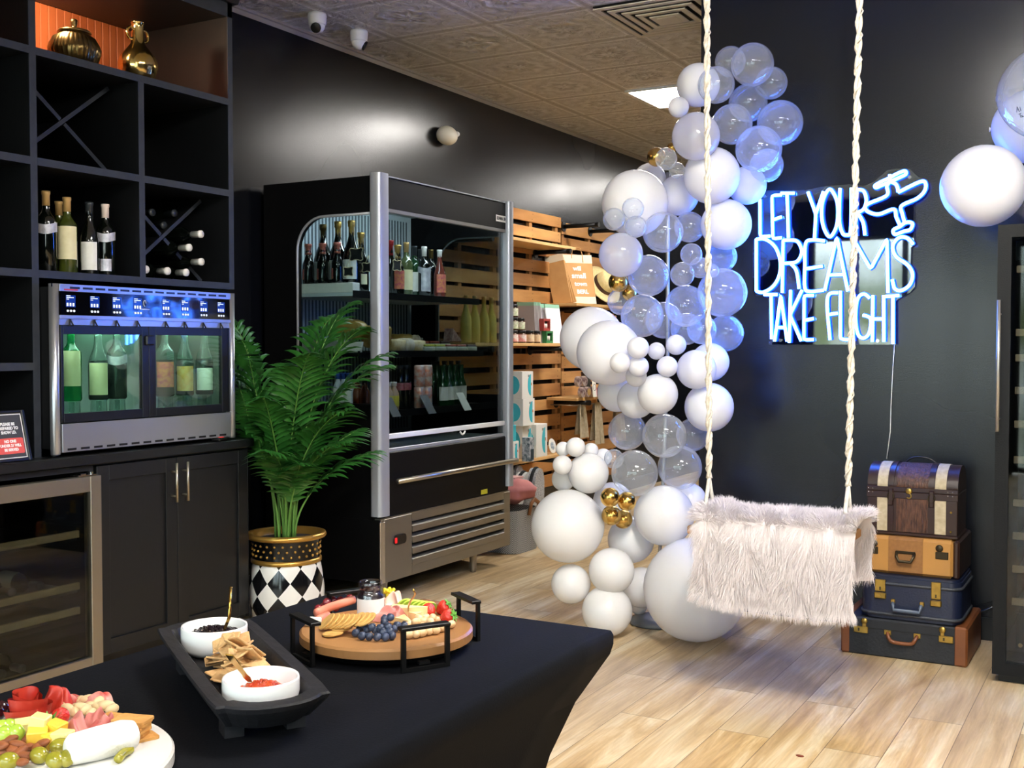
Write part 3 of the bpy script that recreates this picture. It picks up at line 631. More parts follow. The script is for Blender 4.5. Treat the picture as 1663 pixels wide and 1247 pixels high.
for (s_, z, sz) in (('PLEASE BE', .136, .0145), ('PREPARED TO', .121, .0145), ('SHOW I.D.', .106, .0145), ('NO ONE', .074, .0135), ('UNDER 21 WILL', .059, .0135), ('BE SERVED', .044, .0135)):
    q = RT @ Vector((-.0068, 0, z)); text('lettering', s_, sz, M_WHITE, t, q, (PI / 2 , 0, PI / 2), .0003, bold=.0007, sx=.88).rotation_euler = (RT.to_3x3() @ Euler((PI / 2, 0, PI / 2)).to_matrix()).to_euler()
# ---------------------------------------------------------------- open display fridge
M_FB = mat('black_fridge_panel', '#060607', .5, spec=.18); M_ALU = mat('anodised_aluminium', '#adb1b9', .38, .45, bump=(4, .02), stretch=(40, 40, 1))
M_LINER = mat('grey_fridge_liner', '#ccd6da', .5); M_FS = mat('fridge_steel_front', '#98948c', .36, .9, bump=(5, .03), stretch=(1, 1, 50))
fx, fb, fy0, fy1, fz0, fz1 = -3.32, -4.05, 4.545, 5.862, .115, 2.14
t = thing('display_fridge', 'tall black open display fridge with aluminium posts and glass sides', 'display fridge', (-3.69, 5.2, 0))
wx0, wx1, wz0, wz1, rr = -3.825, -3.352, 1.012, 1.955, .17
b = MB()
for (ya, yb) in ((fy0, fy0 + .03), (fy1 - .03, fy1)):
    b.box(fb, wx0, ya, yb, fz0, fz1, M_FB).box(wx0, wx1, ya, yb, fz0, wz0, M_FB).box(wx0, wx1, ya, yb, wz1, fz1, M_FB).box(wx1, fx - .03, ya, yb, fz0 + .3, fz1, M_FB)
    n = 10; pts = [(wx0, wz1)] + [(wx0 + rr - rr * math.cos(PI / 2 * k / n), wz1 - rr + rr * math.sin(PI / 2 * k / n)) for k in range(n + 1)]
    for k in range(1, n + 1): b.prism([pts[0], pts[k], pts[k + 1]], 'y', ya, yb, M_FB)
b.box(fb, fb + .03, fy0 + .03, fy1 - .03, fz0, fz1, M_FB).box(fb + .03, fx - .05, fy0 + .03, fy1 - .03, fz1 - .03, fz1, M_FB)
b.box(fb + .03, fx - .05, fy0 + .03, fy1 - .03, .70, .76, M_FB).box(fb + .03, fx - .05, fy0 + .03, fy1 - .03, fz0, fz0 + .03, M_FB)
b.box(wx1, fx - .02, fy0, fy0 + .03, fz0, fz0 + .3, M_FB).box(wx1, fx - .02, fy1 - .03, fy1, fz0, fz0 + .3, M_FB); b.build('body', t, world=True)
b = MB().box(fx - .03, fx, fy0 + .045, fy1 - .03, 1.985, fz1, M_FB, .002).box(fx - .0302, fx + .006, fy0 + .045, fy1, fz1, fz1 + .006, M_ALU); b.box(fx - .03, fx + .002, fy0 + .045, fy1 - .03, 1.968, 1.985, mat('grey_rail', '#8f8f8c', .4, .5)); b.build('header', t, world=True)
lb = MB().box(fx, fx + .003, 5.70, 5.835, 2.025, 2.062, M_LWHITE).build('badge', t, world=True)
text('lettering', 'ILINMA 0HR', .028, M_BLK, t, lb.location, (PI / 2, 0, PI / 2), .0005, bold=.0005, sx=.8).location = Vector((fx + .0035, 5.767, 2.043)) - t.location
b = MB().box(fb + .03, fb + .045, fy0 + .03, fy1 - .03, .76, fz1 - .03, M_LINER).box(fb + .045, fx - .06, fy0 + .031, fy1 - .031, .76, .775, M_LINER).box(fb + .045, fx - .06, fy0 + .03, fy1 - .03, fz1 - .05, fz1 - .03, M_LINER)
for k in range(40):
    y_ = fy0 + .06 + k * .03; b.box(fb + .045, fb + .0465, y_, y_ + .012, .8, fz1 - .08, mat('liner_slot', '#56636b', .5))
b.build('liner', t, world=True)
for (ya, nm) in ((fy0 + .022, 0), (fy1 - .027, 1)):
    b = MB(); out = [(wx1, wz0), (wx0, wz0)] + [(wx0 + rr - rr * math.cos(PI / 2 * k / 10), wz1 - rr + rr * math.sin(PI / 2 * k / 10)) for k in range(11)] + [(wx1, wz1)]
    b.prism(out, 'y', ya, ya + .005, thin_glass('fridge_glass', '#dfe8e8', .02)); p_ = b.build('side_glass', t, world=True)
    MB().tube([(x, (fy0 - .002 if nm == 0 else fy1 + .002), z) for (x, z) in out[1:]], .007, M_ALU, 6).build('window_trim', t, world=True)
MB().box(fx - .022, fx - .016, fy0 + .05, fy1 - .05, .775, 1.968, thin_glass('fridge_front_glass', '#d5dcdc', .03)).build('front_glass', t, world=True)
for (yc, z0, w_) in ((fy0 + .022, .455, .047), (fy1 - .02, .47, .030)):
    o = MB(); o.T = Matrix.Translation((fx - .005, yc, 0)); o.prism(rrect(.07, w_ * 1.9, .022, 5), 'z', z0, 2.150, M_ALU, True); o.build('corner_post', t, world=True)
MB().box(fx - .035, fx - .028, fy1 - .062, fy1 - .042, .78, 1.968, M_FB).build('inner_jamb', t, world=True)
b = MB().box(fx - .03, fx - .005, fy0 + .05, fy1 - .045, .832, .858, mat('white_rail', '#e6e8ea', .3), .003).build('sash_rail', t, world=True)
MB().tube([(fx + .012, 5.29 + .05 * k, .828 - .016 * math.sin(k * PI)) for k in (0, .15, .3, .5, .7, .85, 1)], .005, M_WHITE, 8).build('pull_cord', t, world=True)
MB().box(fx - .05, fx - .010, fy0 + .05, fy1 - .045, .765, .785, M_ALU, .002).build('lower_rail', t, world=True)
b = MB(); b.box(fx - .05, fx, fy0 + .048, fy1 - .012, .44, .768, M_FB, .006).build('front_panel', t, world=True)
h = MB().tube([(fx + .045, fy0 + .105, .622), (fx + .045, fy1 + .01, .622)], .014, M_STEELW, 14)
for y_ in (fy0 + .30, fy1 - .25): h.tube([(fx, y_, .622), (fx + .045, y_, .622)], .007, M_STEELW, 8)
h.build('push_bar', t, world=True)
b = MB(); xb = fx + .004; lo_, hi = 4.83, 5.79
b.box(xb - .02, xb, fy0 + .012, lo_, fz0, .435, M_FS, .002).box(xb - .02, xb, hi, fy1, fz0, .435, M_FS, .002).box(xb - .02, xb, lo_, hi, .395, .435, M_FS).box(xb - .02, xb, lo_, hi, fz0, .165, M_FS)
b.box(xb - .05, xb - .02, lo_, hi, .16, .40, M_INT)
b.box(xb - .30, xb - .001, fy0 - .001, fy0 + .012, fz0, .435, M_FB).box(xb - .012, xb + .001, fy0 + .006, fy0 + .05, fz0, .425, mat('bright_edge', '#cfccc4', .25, .9), .003)
b.box(xb - .04, xb - .002, fy0 + .01, fy1 - .003, .435, .442, M_FS); b.build('kick_cover', t, world=True)
for k in range(4):
    z = .185 + k * .0575; MB().prism([(xb + .004, z - .018), (xb + .004, z + .012), (xb - .018, z + .026), (xb - .018, z + .022)], 'y', lo_, hi, M_FS).build('louver', t, world=True)
b = MB(); b.T = Matrix.Translation((xb, 4.72, .318)); b.prism(rrect(.105, .05, .02), 'x', -.002, .006, M_BLK).box(.006, .009, -.05, -.034, -.014, .012, mat('red_switch', '#e0202a', .3, emis='#ff2020', es=.6)); b.build('switch_plate', t, world=True)
b = MB().box(fx + .0003, fx + .002, 5.53, 5.60, .452, .478, mat('yellow_sticker', '#b9b52c', .5)).build('sticker', t, world=True)
for (x_, y_) in ((fx - .06, fy0 + .12), (fx - .06, fy1 - .32), (fb + .08, fy0 + .10), (fb + .08, fy1 - .1)):
    MB().lathe([(.016, .0005), (.018, .02), (.022, .10), (.030, .108), (.030, .116)], (x_, y_, 0), 16, M_FS).build('leg', t, world=True)
ld = bpy.data.lights.new('fridge_fill_light', 'AREA'); ld.shape = 'RECTANGLE'; ld.size = .05; ld.size_y = 1.1; ld.energy = 7; ld.color = (.86, .95, 1)  # fill light added to brighten the dim fridge interior
lo = bpy.data.objects.new('fridge_fill_light', ld); COL.objects.link(lo); lo.parent = t; lo.location = Vector((fx - .07, 5.2, fz1 - .06)) - t.location; lo.rotation_euler = (0, .45, 0)
MB().box(fx - .10, fx - .05, 4.64, 5.78, fz1 - .052, fz1 - .036, emit('added_fill_glow', '#dfeeff', 2.0)).build('fill_glow_strip', t, world=True)  # glowing strip added to go with the fill light
# shelves inside
def fshelf(z, x1, ya, yb, m):
    o = MB().box(fb + .047, x1 - .004, ya, yb, z - .022, z - .004, m).box(x1 - .004, x1, ya, yb, z - .030, z + .006, M_FB); o.build('shelf', t, world=True)
fshelf(1.575, -3.50, fy0 + .04, fy1 - .05, M_LINER); fshelf(1.27, -3.47, fy0 + .04, fy1 - .05, M_FB); fshelf(.965, -3.385, fy0 + .04, fy1 - .05, M_FB)
S1, S2, S3 = 1.5715, 1.2665, .9615
rs = tag(MB().box(-3.96, -3.515, 4.60, 4.66, S1 + .0005, 1.622, M_LWHITE, .003).build('shelf_riser', loc=(-3.72, 4.63, S1)), 'long white riser block under the small champagne bottles in the fridge', 'riser')
g = 'sparkling wine in the display fridge'
PB = (-3.825, -3.730, -3.635)
for i, x in enumerate(PB):
    o = bottle('champagne_bottle', 'small rose foil topped sparkling bottle, ' + ('closest to the rounded window corner', 'middle one of the white riser', 'beside the lower chalkboard tag')[i], .205, .030, M_BGLASS, M_PINKG, M_PINKL, (.03, .11), 'champagne', group=g, lw=.55, lab_az=-PI / 2 - .75); o.location = (x, 4.63, 1.6225)
for i, (px, h_) in enumerate(((525, .335), (549, .345), (571, .345))):
    p = at(px, 420, y=4.735); o = bottle('champagne_bottle', 'large gold foil magnum ' + ('behind the first and second rose foil bottles', 'behind the third rose foil bottle', 'with the upper chalkboard tag on its neck')[i], h_ + .03, .050, M_BGLASS, M_GOLDF if i else M_BRONZEG, M_LWHITE, (.06, .14), 'champagne', group=g, lab_az=-1.2, lw=.7); o.location = (p.x, 4.735, S1)
p = at(584, 440, y=4.85); o = bottle('champagne_bottle', 'gold foil bottle closest to the aluminium corner post', .325, .040, M_BGLASS, M_GOLDF, M_CREAM, (.05, .10), 'champagne', group=g, lab_az=-1.2); o.location = (p.x + .01, 4.85, S1)
g = 'wine on the top fridge shelf'
spec = [(634, -3.62, .30, M_BGLASS, M_RED, None, 'champagne', None, 'dark bottle with red foil just behind the corner post'), (646, -3.55, .27, M_BGLASS, M_GOLDF, M_PINKL, 'champagne', None, 'gold foil bottle carrying the chalkboard tag on the top fridge shelf'),
        (660, -3.62, .305, mat('pale_olive_glass', '#4e5a38', .06, spec=.8), M_TAN, M_CREAM, 'bordeaux', None, 'pale bottle with a tall cream label on the top fridge shelf'), (673, -3.68, .30, M_GGLASS, M_CAPD, M_LWHITE, 'bordeaux', None, 'dark green bottle with a white label beside the cream labelled one'),
        (683, -3.76, .30, M_BGLASS, M_CAPD, None, 'bordeaux', None, 'plain dark bottle standing behind on the top fridge shelf'), (689, -3.62, .295, M_BGLASS, M_CAPW, M_SILV, 'bordeaux', M_SILV, 'dark bottle with silver wave band on the top fridge shelf'),
        (700, -3.72, .30, M_BGLASS, M_BRONZEG, None, 'bordeaux', None, 'dark bottle with olive gold capsule behind the rose bottle'), (714, -3.60, .285, mat('rose_wine_glass', '#6b3228', .08, spec=.8), M_LWHITE, M_PINKL, 'burgundy', None, 'rose bottle with pink art label at the shelf end')]
for (px, x, h_, gl_, cp_, lb_, kd, bd, w_) in spec:
    p = at(px, 440, x=x); o = bottle('wine_bottle', w_, h_, .036, gl_, cp_, lb_, (.04, .15), kd, bd, group=g, lab_az=-.55, lw=.8); o.location = (x, p.y, S1 + (.006 if x > -3.52 else 0))
M_CHALK = mat('chalkboard', '#101113', .7); M_CHE = mat('cream_tag_edge', '#d8c8a0', .6)
def chalk(px, py, w_, x=None, y=None, label=''):
    p = at(px, py, x=x, y=y); q = thing('chalkboard_tag', label, 'tag', p, 0 if x is not None else -PI / 2, 'chalkboard price tags on bottle necks')
    n = 44; sh = [((w_ / 2) * (1 + .10 * math.cos(4 * a + PI) + .03 * math.cos(8 * a)) * max(-1, min(1, 1.25 * math.cos(a))), (w_ * .38) * (1 + .10 * math.cos(4 * a + PI)) * max(-1, min(1, 1.25 * math.sin(a)))) for a in [2 * PI * k / n for k in range(n)]]
    MB().prism([(a * 1.0, b_) for a, b_ in sh], 'x', 0, .003, M_CHALK).build('board', q)
    MB().tube([(.003, a, b_) for a, b_ in sh], .0022, M_CHE, 5, closed=True).build('edge', q)
    MB().tube([(.002, -w_ * .2, w_ * .36), (-.004, -w_ * .08, w_ * .8), (-.012, 0, w_ * 1.05)], .0014, M_CHE, 5).tube([(.002, w_ * .2, w_ * .36), (-.004, w_ * .08, w_ * .8), (-.012, 0, w_ * 1.05)], .0014, M_CHE, 5).build('string', q)
chalk(579, 413, .078, y=4.672, label='upper chalkboard tag hanging on the gold magnum'); chalk(566, 441, .056, y=4.594, label='lower chalkboard tag in front of the white label magnum')
chalk(597, 434, .06, y=4.79, label='chalkboard tag half behind the aluminium corner post'); chalk(644, 431, .07, x=-3.512, label='chalkboard tag behind the front glass on a gold foil bottle')
# food packs on the middle shelf
def pack(name, label, cat, loc, sx, sy, sz, m, rot=(0, 0, 0), group=None, m2=None, seed=1):
    R_ = random.Random(seed); f1, f2 = R_.uniform(5, 9), R_.uniform(5, 9)
    def mod(p): return 1 + .05 * math.sin(p.x * f1 + p.z * 4) + .05 * math.sin(p.y * f2 + seed)
    def sup(c): return math.copysign(abs(c) ** .45, c)
    n, q = 18, 8; vs = []; fs = []; o = MB()
    for i in range(q + 1):
        th = PI * i / q - PI / 2
        for k in range(n):
            a = 2 * PI * k / n; c = abs(math.cos(th)) ** .5 if abs(math.cos(th)) > 1e-6 else 0
            d = V(sup(math.cos(a)) * c, sup(math.sin(a)) * c, sup(math.sin(th)) if abs(math.sin(th)) > 1e-6 else 0); g_ = mod(d); vs.append((d.x * sx / 2 * g_, d.y * sy / 2 * g_, d.z * sz / 2 * g_ + sz / 2))
    for i in range(q):
        for k in range(n): fs.append((i * n + k, i * n + (k + 1) % n, (i + 1) * n + (k + 1) % n, (i + 1) * n + k))
    o.add(vs, fs, m, True); ob = o.build(name, loc=(0, 0, 0), merge=True); ob.location = loc; ob.rotation_euler = rot; tag(ob, label, cat, group); return ob
M_WRAP = mat('waxed_wrap', '#d8caa2', .3, noise=(25, '#a98f4e', .8)); M_BREAD = mat('golden_bread_wrap', '#b8974c', .3, noise=(18, '#7d6a2e', .8)); M_PALEW = mat('pale_wrap', '#d9d2c0', .3, noise=(30, '#b3a57e', .7))
M_LIME = mat('yellow_green_pack', '#b7b43a', .35, noise=(20, '#8f9a34', .8)); M_BRICK = mat('cured_meat_pack', '#a04a36', .35, noise=(20, '#7d2f28', .8)); M_PLUM = mat('dark_salami_pack', '#4c3038', .35, noise=(20, '#2e2328', .8)); M_FILM = mat('clear_tray', '#b9c0b4', .2, noise=(30, '#8f9a8c', .6))
g = 'wrapped food on the middle fridge shelf'
pack('wrapped_bread', 'golden wrapped loaf inside the fridge behind the palm', 'bread', (-3.62, 4.66, S2 + .075), .24, .09, .10, M_BREAD, (0, .1, .2), g, seed=2)
pack('wrapped_bread', 'second golden wrapped loaf beside the corner post inside the fridge', 'bread', (-3.47, 4.74, S2 + .02), .10, .15, .12, M_BREAD, (0, 0, -.2), g, seed=3)
tr = MB().prism([(-3.88, S2 + .005), (-3.47, S2 + .001), (-3.47, S2 + .004), (-3.46, S2 + .055), (-3.86, S2 + .075)], 'y', 4.60, 4.615, M_LWHITE).prism([(-3.88, S2 + .0005), (-3.47, S2 + .0005), (-3.47, S2 + .006), (-3.88, S2 + .006)], 'y', 4.60, 4.70, M_LWHITE); tr = tr.build('white_tray', loc=(-3.66, 4.65, S2)); tag(tr, 'white slotted tray under the golden loaves in the fridge', 'tray')
k = 0
for (px, y_off, x, m, w_, s_) in ((640, 0, -3.54, M_WRAP, 'wrapped sandwich closest to the corner post on the middle shelf', (.10, .11, .07)), (656, 0, -3.54, M_PALEW, 'pale wrapped sandwich on the middle fridge shelf front', (.10, .11, .075)), (672, 0, -3.54, M_WRAP, 'tan wrapped sandwich between the pale sandwich and the trays', (.10, .11, .065)),
        (650, .0, -3.66, M_BREAD, 'orange brown wrapped roll behind the sandwiches', (.11, .12, .10)), (668, 0, -3.68, M_PALEW, 'pale roll behind the tan sandwich', (.10, .12, .095))):
    k += 1; p = at(px, 555, x=x); pack('wrapped_sandwich', w_, 'sandwich', (x, p.y, S2 + .0008 + (.007 if x > -3.5 else 0)), *s_, m, (0, 0, .3 * (k % 3 - 1)), g, seed=k)
rows = ((-3.515, (M_LIME, M_LIME, M_BRICK, M_BRICK, M_PLUM)), (-3.615, (M_LIME, M_BRICK, M_BRICK, M_PLUM)), (-3.715, (M_BRICK, M_PLUM, M_FILM)))
nm = {M_LIME.name: 'yellow green', M_BRICK.name: 'brick red', M_PLUM.name: 'dark plum', M_FILM.name: 'clear'}
for ri, (x, ms) in enumerate(rows):
    for ci, m in enumerate(ms):
        y_ = 5.24 + ci * .112 - ri * .02
        c_ = ('first', 'second', 'third', 'fourth', 'fifth')[ci]
        q = thing('deli_pack', '%s deli pack, %s from the sandwiches in the %s row of the middle shelf' % (nm[m.name], c_, ('front', 'second', 'back')[ri]), 'food pack', (x, y_, S2 + .0008 + ri * .012), group='deli packs on the middle fridge shelf')
        MB().box(-.045, .045, -.052, .052, 0, .030 + ri * .006, M_FILM, .004).build('tray', q); MB().box(-.042, .042, -.049, .049, .0305 + ri * .006, .042 + ri * .008, m, .004).build('filling', q)
p = at(758, 530, x=-3.6); q = MB(); q.prism([(-.06, 0), (.055, 0), (-.045, .075)], 'x', -.03, .03, mat('patterned_wrapper', '#b9a49c', .4, noise=(60, '#7a4a4e', .9))); q = q.build('cheese_wedge', loc=(0, 0, 0)); q.location = (-3.66, p.y - .06, S2 + .064); tag(q, 'wedge in a patterned wrapper standing on the deli packs', 'cheese')
# bottom deck: drinks
M_LED2 = mat('drink_red_label', '#9c3a40', .5, noise=(70, '#d8a0a0', .5)); M_YEL = mat('yellow_label', '#d8c83c', .5); M_BLUEC = mat('blue_cap', '#2a4c9c', .4); M_AMB = mat('amber_drink', '#6b2f16', .1, spec=.7)
g = 'drinks on the bottom fridge deck'
def drink(px, x, h_, R_, gl_, cp_, lb_, lz, w_, kd='other', lw=1.0):
    p = at(px, 640, x=x); o = bottle('drink_bottle', w_, h_, R_, gl_, cp_, lb_, lz, kd, group=g, lab_az=-.5, lw=lw, capl=.02); o.location = (x, p.y, S3 + (.007 if x > -3.39 else 0))
for i, px in enumerate((631, 640)): drink(px, -3.45, .15, .026, mat('pale_juice', '#c9a98c', .2), M_CAPW, M_YEL, (.05, .16), 'small juice bottle with yellow label, ' + ('closest to the corner post' if i == 0 else 'beside the cola bottles'))
for i, px in enumerate((650, 659)): drink(px, -3.52, .235, .030, M_BGLASS, M_CAPD, M_LED2, (.13, .18), 'tall cola bottle with red label, ' + ('next to the yellow labelled juice' if i == 0 else 'next to the printed cans'), 'burgundy', 1.3)
for i, px in enumerate((719, 729, 739, 749)): drink(px, -3.50 - .01 * i, .23, .031, M_GGLASS, None, M_LWHITE, (.04, .14), 'green bottle with white label, %s of four behind the pale shelf card' % ('first', 'second', 'third', 'last')[i], 'burgundy')
for i, px in enumerate((704, 710, 722, 733, 744)): drink(px, -3.66, .25, .031, M_GGLASS, M_CAPD, None, (0, 0), 'plain green bottle in the back row, %s from the printed cans' % ('first', 'second', 'third', 'fourth', 'fifth')[i], 'burgundy')
M_CAN = mat('orange_print_can', '#ded9d2', .35, .2, noise=(38, '#dd6b34', .85))
for i, (px, x, z) in enumerate(((681, -3.46, 0), (693, -3.46, 0), (681, -3.46, 1), (693, -3.46, 1))):
    p = at(px, 640, x=x); q = MB().lathe([(.024, 0), (.030, .006), (.030, .108), (.026, .116), (.022, .1165), (1e-5, .1155)], m=M_CAN, n=20).build('drink_can', loc=(0, 0, 0)); q.location = (x, p.y + .001 * i, S3 + .001 + z * .1175); tag(q, 'white can with orange print, %s can of the %s stack' % (('bottom', 'top')[z], ('first', 'second')[i % 2]), 'can', 'printed cans in the fridge')
for i, px in enumerate((549, 558, 567)):
    p = at(px, 630, y=4.66); o = bottle('drink_bottle', 'white labelled bottle with blue cap seen through the fridge side, ' + ('half behind the palm', 'middle of three', 'beside the amber jars')[i], .20, .028, mat('milky_drink', '#c9d2da', .25), M_BLUEC, M_LWHITE, (.02, .18), 'other', group='bottles behind the fridge side window', lab_az=-1.7, capl=.03); o.location = (p.x, 4.66, S3)
for i, px in enumerate((580, 592)):
    p = at(px, 630, y=4.68); o = bottle('drink_bottle', 'amber drink bottle seen through the fridge side, ' + ('next to the white labels', 'next to the corner post')[i], .17, .027, M_AMB, M_BLK, None, (0, 0), 'other', group='bottles behind the fridge side window', capl=.02); o.location = (p.x, 4.68, S3)
def card(px, py, m, w_):
    p = at(px, py, x=-3.365); q = MB(); q.prism([(-.04, .05), (-.037, .052), (.022, -.045), (.019, -.047)], 'y', -.036, .036, m); q = q.build('shelf_card', loc=(0, 0, 0)); q.location = (-3.368, p.y, .985); tag(q, w_, 'price card', 'slanted cards on the fridge deck edge')
card(640, 664, mat('grey_card', '#6e6e70', .5), 'dark grey slanted price card beside the corner post'); card(698, 652, mat('grey_card', '#6e6e70', .5), 'grey slanted price card below the printed cans'); card(756, 648, M_LWHITE, 'white slanted price card below the green bottles')
# ---------------------------------------------------------------- potted palm
M_LEAF = mat('palm_leaf', '#35702c', .30, noise=(14, '#1e4c1a', .9), spec=.5); M_STEM = mat('palm_stem', '#5f8a3c', .5)
pp = at(464, 1020, z=0); pp = V(-3.43, 3.985, 0)
t = thing('potted_palm', 'feathery green palm in a black and white harlequin pot with gold rim', 'potted plant', pp)
def harlequin():
    m = bpy.data.materials.new('harlequin_glaze'); m.use_nodes = True; n = m.node_tree; l = n.links.new; b = n.nodes['Principled BSDF']
    t_ = n.nodes.new('ShaderNodeTexCoord'); s = n.nodes.new('ShaderNodeSeparateXYZ'); l(t_.outputs['Object'], s.inputs[0])
    def M_(op, a, b_=None):
        q = n.nodes.new('ShaderNodeMath'); q.operation = op
        for i, v in enumerate((a, b_)):
            if v is None: continue
            if isinstance(v, (int, float)): q.inputs[i].default_value = v
            else: l(v, q.inputs[i])
        return q.outputs[0]
    a = M_('MULTIPLY', M_('ADD', M_('ARCTAN2', s.outputs['Y'], s.outputs['X']), PI), 10 / (2 * PI)); z = M_('MULTIPLY', s.outputs['Z'], 1 / .122)
    a = M_('ADD', a, .22)
    u = M_('MODULO', M_('FLOOR', M_('ADD', a, z)), 2); v = M_('MODULO', M_('ABSOLUTE', M_('FLOOR', M_('SUBTRACT', a, z))), 2)
    x = M_('MODULO', M_('ADD', M_('FLOOR', M_('ADD', a, z)), M_('ABSOLUTE', M_('FLOOR', M_('SUBTRACT', M_('ADD', a, 20), z)))), 2)
    mx_ = n.nodes.new('ShaderNodeMixRGB'); mx_.inputs[1].default_value = (.006, .006, .007, 1); mx_.inputs[2].default_value = (.80, .78, .74, 1); l(x, mx_.inputs[0])
    l(mx_.outputs[0], b.inputs['Base Color']); b.inputs['Roughness'].default_value = .12; return m
M_HAR = harlequin(); M_GRIM = mat('gold_painted_rim', '#c79a4c', .3, .8)
pot = MB(); pot.lathe([(.10, 0), (.125, .004), (.152, .06), (.170, .14), (.172, .19), (.166, .25), (.156, .305), (.152, .318)], m=M_HAR, n=56)
pot.lathe([(.152, .318), (.160, .322), (.160, .336), (.152, .340)], m=M_GRIM, n=56, cap=False)
pot.lathe([(.150, .340), (.152, .40), (.158, .425)], m=mat('black_pot_glaze', '#0a0a0b', .15), n=56, cap=False)
pot.lathe([(.158, .425), (.176, .43), (.182, .44), (.178, .452), (.165, .454), (.150, .45), (.145, .40)], m=M_GRIM, n=56, cap=False)
po = pot.build('pot', t)
o = MB()
for row in range(3):
    for k in range(26):
        a = 2 * PI * (k + .5 * (row % 2)) / 26; z = .358 + row * .024; c = V(.1525 * math.cos(a), .1525 * math.sin(a), z); o.ball(c, .0062, M_GRIM, 8, 4, sz=1.0)
o.build('gold_dot_pattern', po)
MB().lathe([(.0001, .425), (.08, .428), (.147, .42)], m=mat('dark_soil', '#1c140e', .95, bump=(60, .5)), n=32, cap=False).build('soil', t)
rng = random.Random(11)
def frond(az, reach, height, L_leaf, nl=20, tw=0.0):
    o = MB(); N = 22; sp = []
    base = V(.05 * math.cos(az) * rng.uniform(.2, 1), .05 * math.sin(az) * rng.uniform(.2, 1), .425)
    for i in range(N + 1):
        s = i / N; r_ = reach * (s ** 1.9) ; z = height * (1.22 * s - .30 * s ** 3.4) ; a2 = az + tw * s * s
        sp.append(base + V(math.cos(a2) * r_, math.sin(a2) * r_, z))
    o.tube(sp, lambda s: .0052 * (1 - s) + .0012, M_STEM, 6)
    for k in range(nl):
        s = .36 + .62 * k / (nl - 1); f_ = s * N; i = min(int(f_), N - 1); p = sp[i].lerp(sp[i + 1], f_ - i); d = (sp[i + 1] - sp[i]).normalized()
        side = d.cross(V(0, 0, 1)); side = side.normalized() if side.length > .05 else V(-math.sin(az), math.cos(az), 0); up = side.cross(d).normalized()
        ln = L_leaf * math.sin(PI * (.16 + .80 * (k / (nl - 1)))) ** .7 * rng.uniform(.88, 1.1)
        for sg in (-1, 1):
            dr = (side * sg * .80 + d * (.55 + .5 * s) + up * rng.uniform(.0, .28)).normalized(); wv = dr.cross(up).normalized(); w_ = .0125 * rng.uniform(.8, 1.15)
            q = [p + dr * ln * u - V(0, 0, 1) * (ln * .42 * u * u) for u in (0, .25, .55, .8, 1)]
            ws = (.35, 1, .85, .5, .02); vs = []
            for u, w2_ in zip(q, ws): vs += [u - wv * w_ * w2_, u + up * w_ * w2_ * .35, u + wv * w_ * w2_]
            fs = []
            for j in range(4): fs += [(j * 3, j * 3 + 1, j * 3 + 4, j * 3 + 3), (j * 3 + 1, j * 3 + 2, j * 3 + 5, j * 3 + 4)]
            o.add(vs, fs, M_LEAF, True)
    def keep(p):   # leaves give way to the cabinet, the wall and the fridge
        w_ = p + pp
        if w_.x < -4.06: w_.x = -4.06 + (w_.x + 4.06) * .05
        if w_.y > 4.50 and w_.x < -3.27 : w_.y = 4.50 + (w_.y - 4.5) * .03
        if w_.y < 3.84 and w_.x < -3.42 : w_.y = 3.84 + (w_.y - 3.84) * .04
        return w_ - pp
    o.v = [keep(v) for v in o.v]
    return o.build('frond', t, recalc=False)
frs = [(60, .30, 1.18, .24), (100, .42, 1.12, .24), (20, .36, 1.04, .24), (-30, .42, .92, .23), (-150, .44, 1.02, .23), (170, .55, .95, .24), (-110, .36, .98, .22), (-70, .40, .72, .22), (45, .46, .92, .24), (30, .46, .86, .24), (-10, .42, .66, .22),
       (200, .30, 1.10, .22), (0, .34, .50, .21), (-50, .42, .48, .2), (60, .42, .52, .2), (-95, .34, .60, .2), (130, .30, .86, .22), (240, .40, .74, .2), (15, .20, .82, .2), (75, .26, .66, .2), (35, .40, .42, .19), (-25, .28, .40, .18)]
for (a, r_, h_, l_) in frs: frond(math.radians(a), r_, h_, l_, tw=rng.uniform(-.3, .3))
# ---------------------------------------------------------------- pallet wall and merchandise
M_PAL = mat('pallet_pine', '#c28b50', .7, noise=(5, '#93602f', .9), bump=(30, .25), stretch=(1, .25, 1.5))
M_PAL2 = mat('pallet_pine_light', '#d6a263', .7, noise=(6, '#a56f3e', .8), bump=(30, .25), stretch=(1, .25, 1.5)); M_PINE = mat('pine_shelf_board', '#dcb57c', .55, noise=(5, '#c79a5e', .7), stretch=(1, .2, 1))
M_IRON = mat('black_iron_pipe', '#0b0b0c', .45, .4); M_NAIL = mat('dark_nail', '#3a2416', .5)
PX = -4.098
def pallet(ya, yb, ztop, label, seed, nrow=18):
    R_ = random.Random(seed); t = thing('pallet_panel', label, 'pallet', (PX, (ya + yb) / 2, ztop - nrow * .118), group='pallet panels on the wall')
    s = MB(); z0 = ztop - nrow * .118 + .03
    for y_ in (ya + .05, (ya + yb) / 2, yb - .05): s.box(PX, PX + .030, y_ - .022, y_ + .022, z0, ztop, M_PAL)
    s.build('stringer', t, world=True); b = MB(); b2 = b
    for k in range(nrow):
        z1 = ztop - k * .118 - R_.uniform(0, .008); h_ = R_.uniform(.078, .096)
        (b if R_.random() < .6 else b2).box(PX + .030, PX + .045, ya + R_.uniform(0, .01), yb - R_.uniform(0, .01), z1 - h_, z1, M_PAL if R_.random() < .6 else M_PAL2, .002)
        for y_ in (ya + .05, (ya + yb) / 2, yb - .05):
            for dz in (.25, .75): b.cyl((PX + .045, y_ + R_.uniform(-.01, .01), z1 - h_ * dz), .004, .0006, M_NAIL, 6, 'x')
    b.build('board_planks', t, world=True)
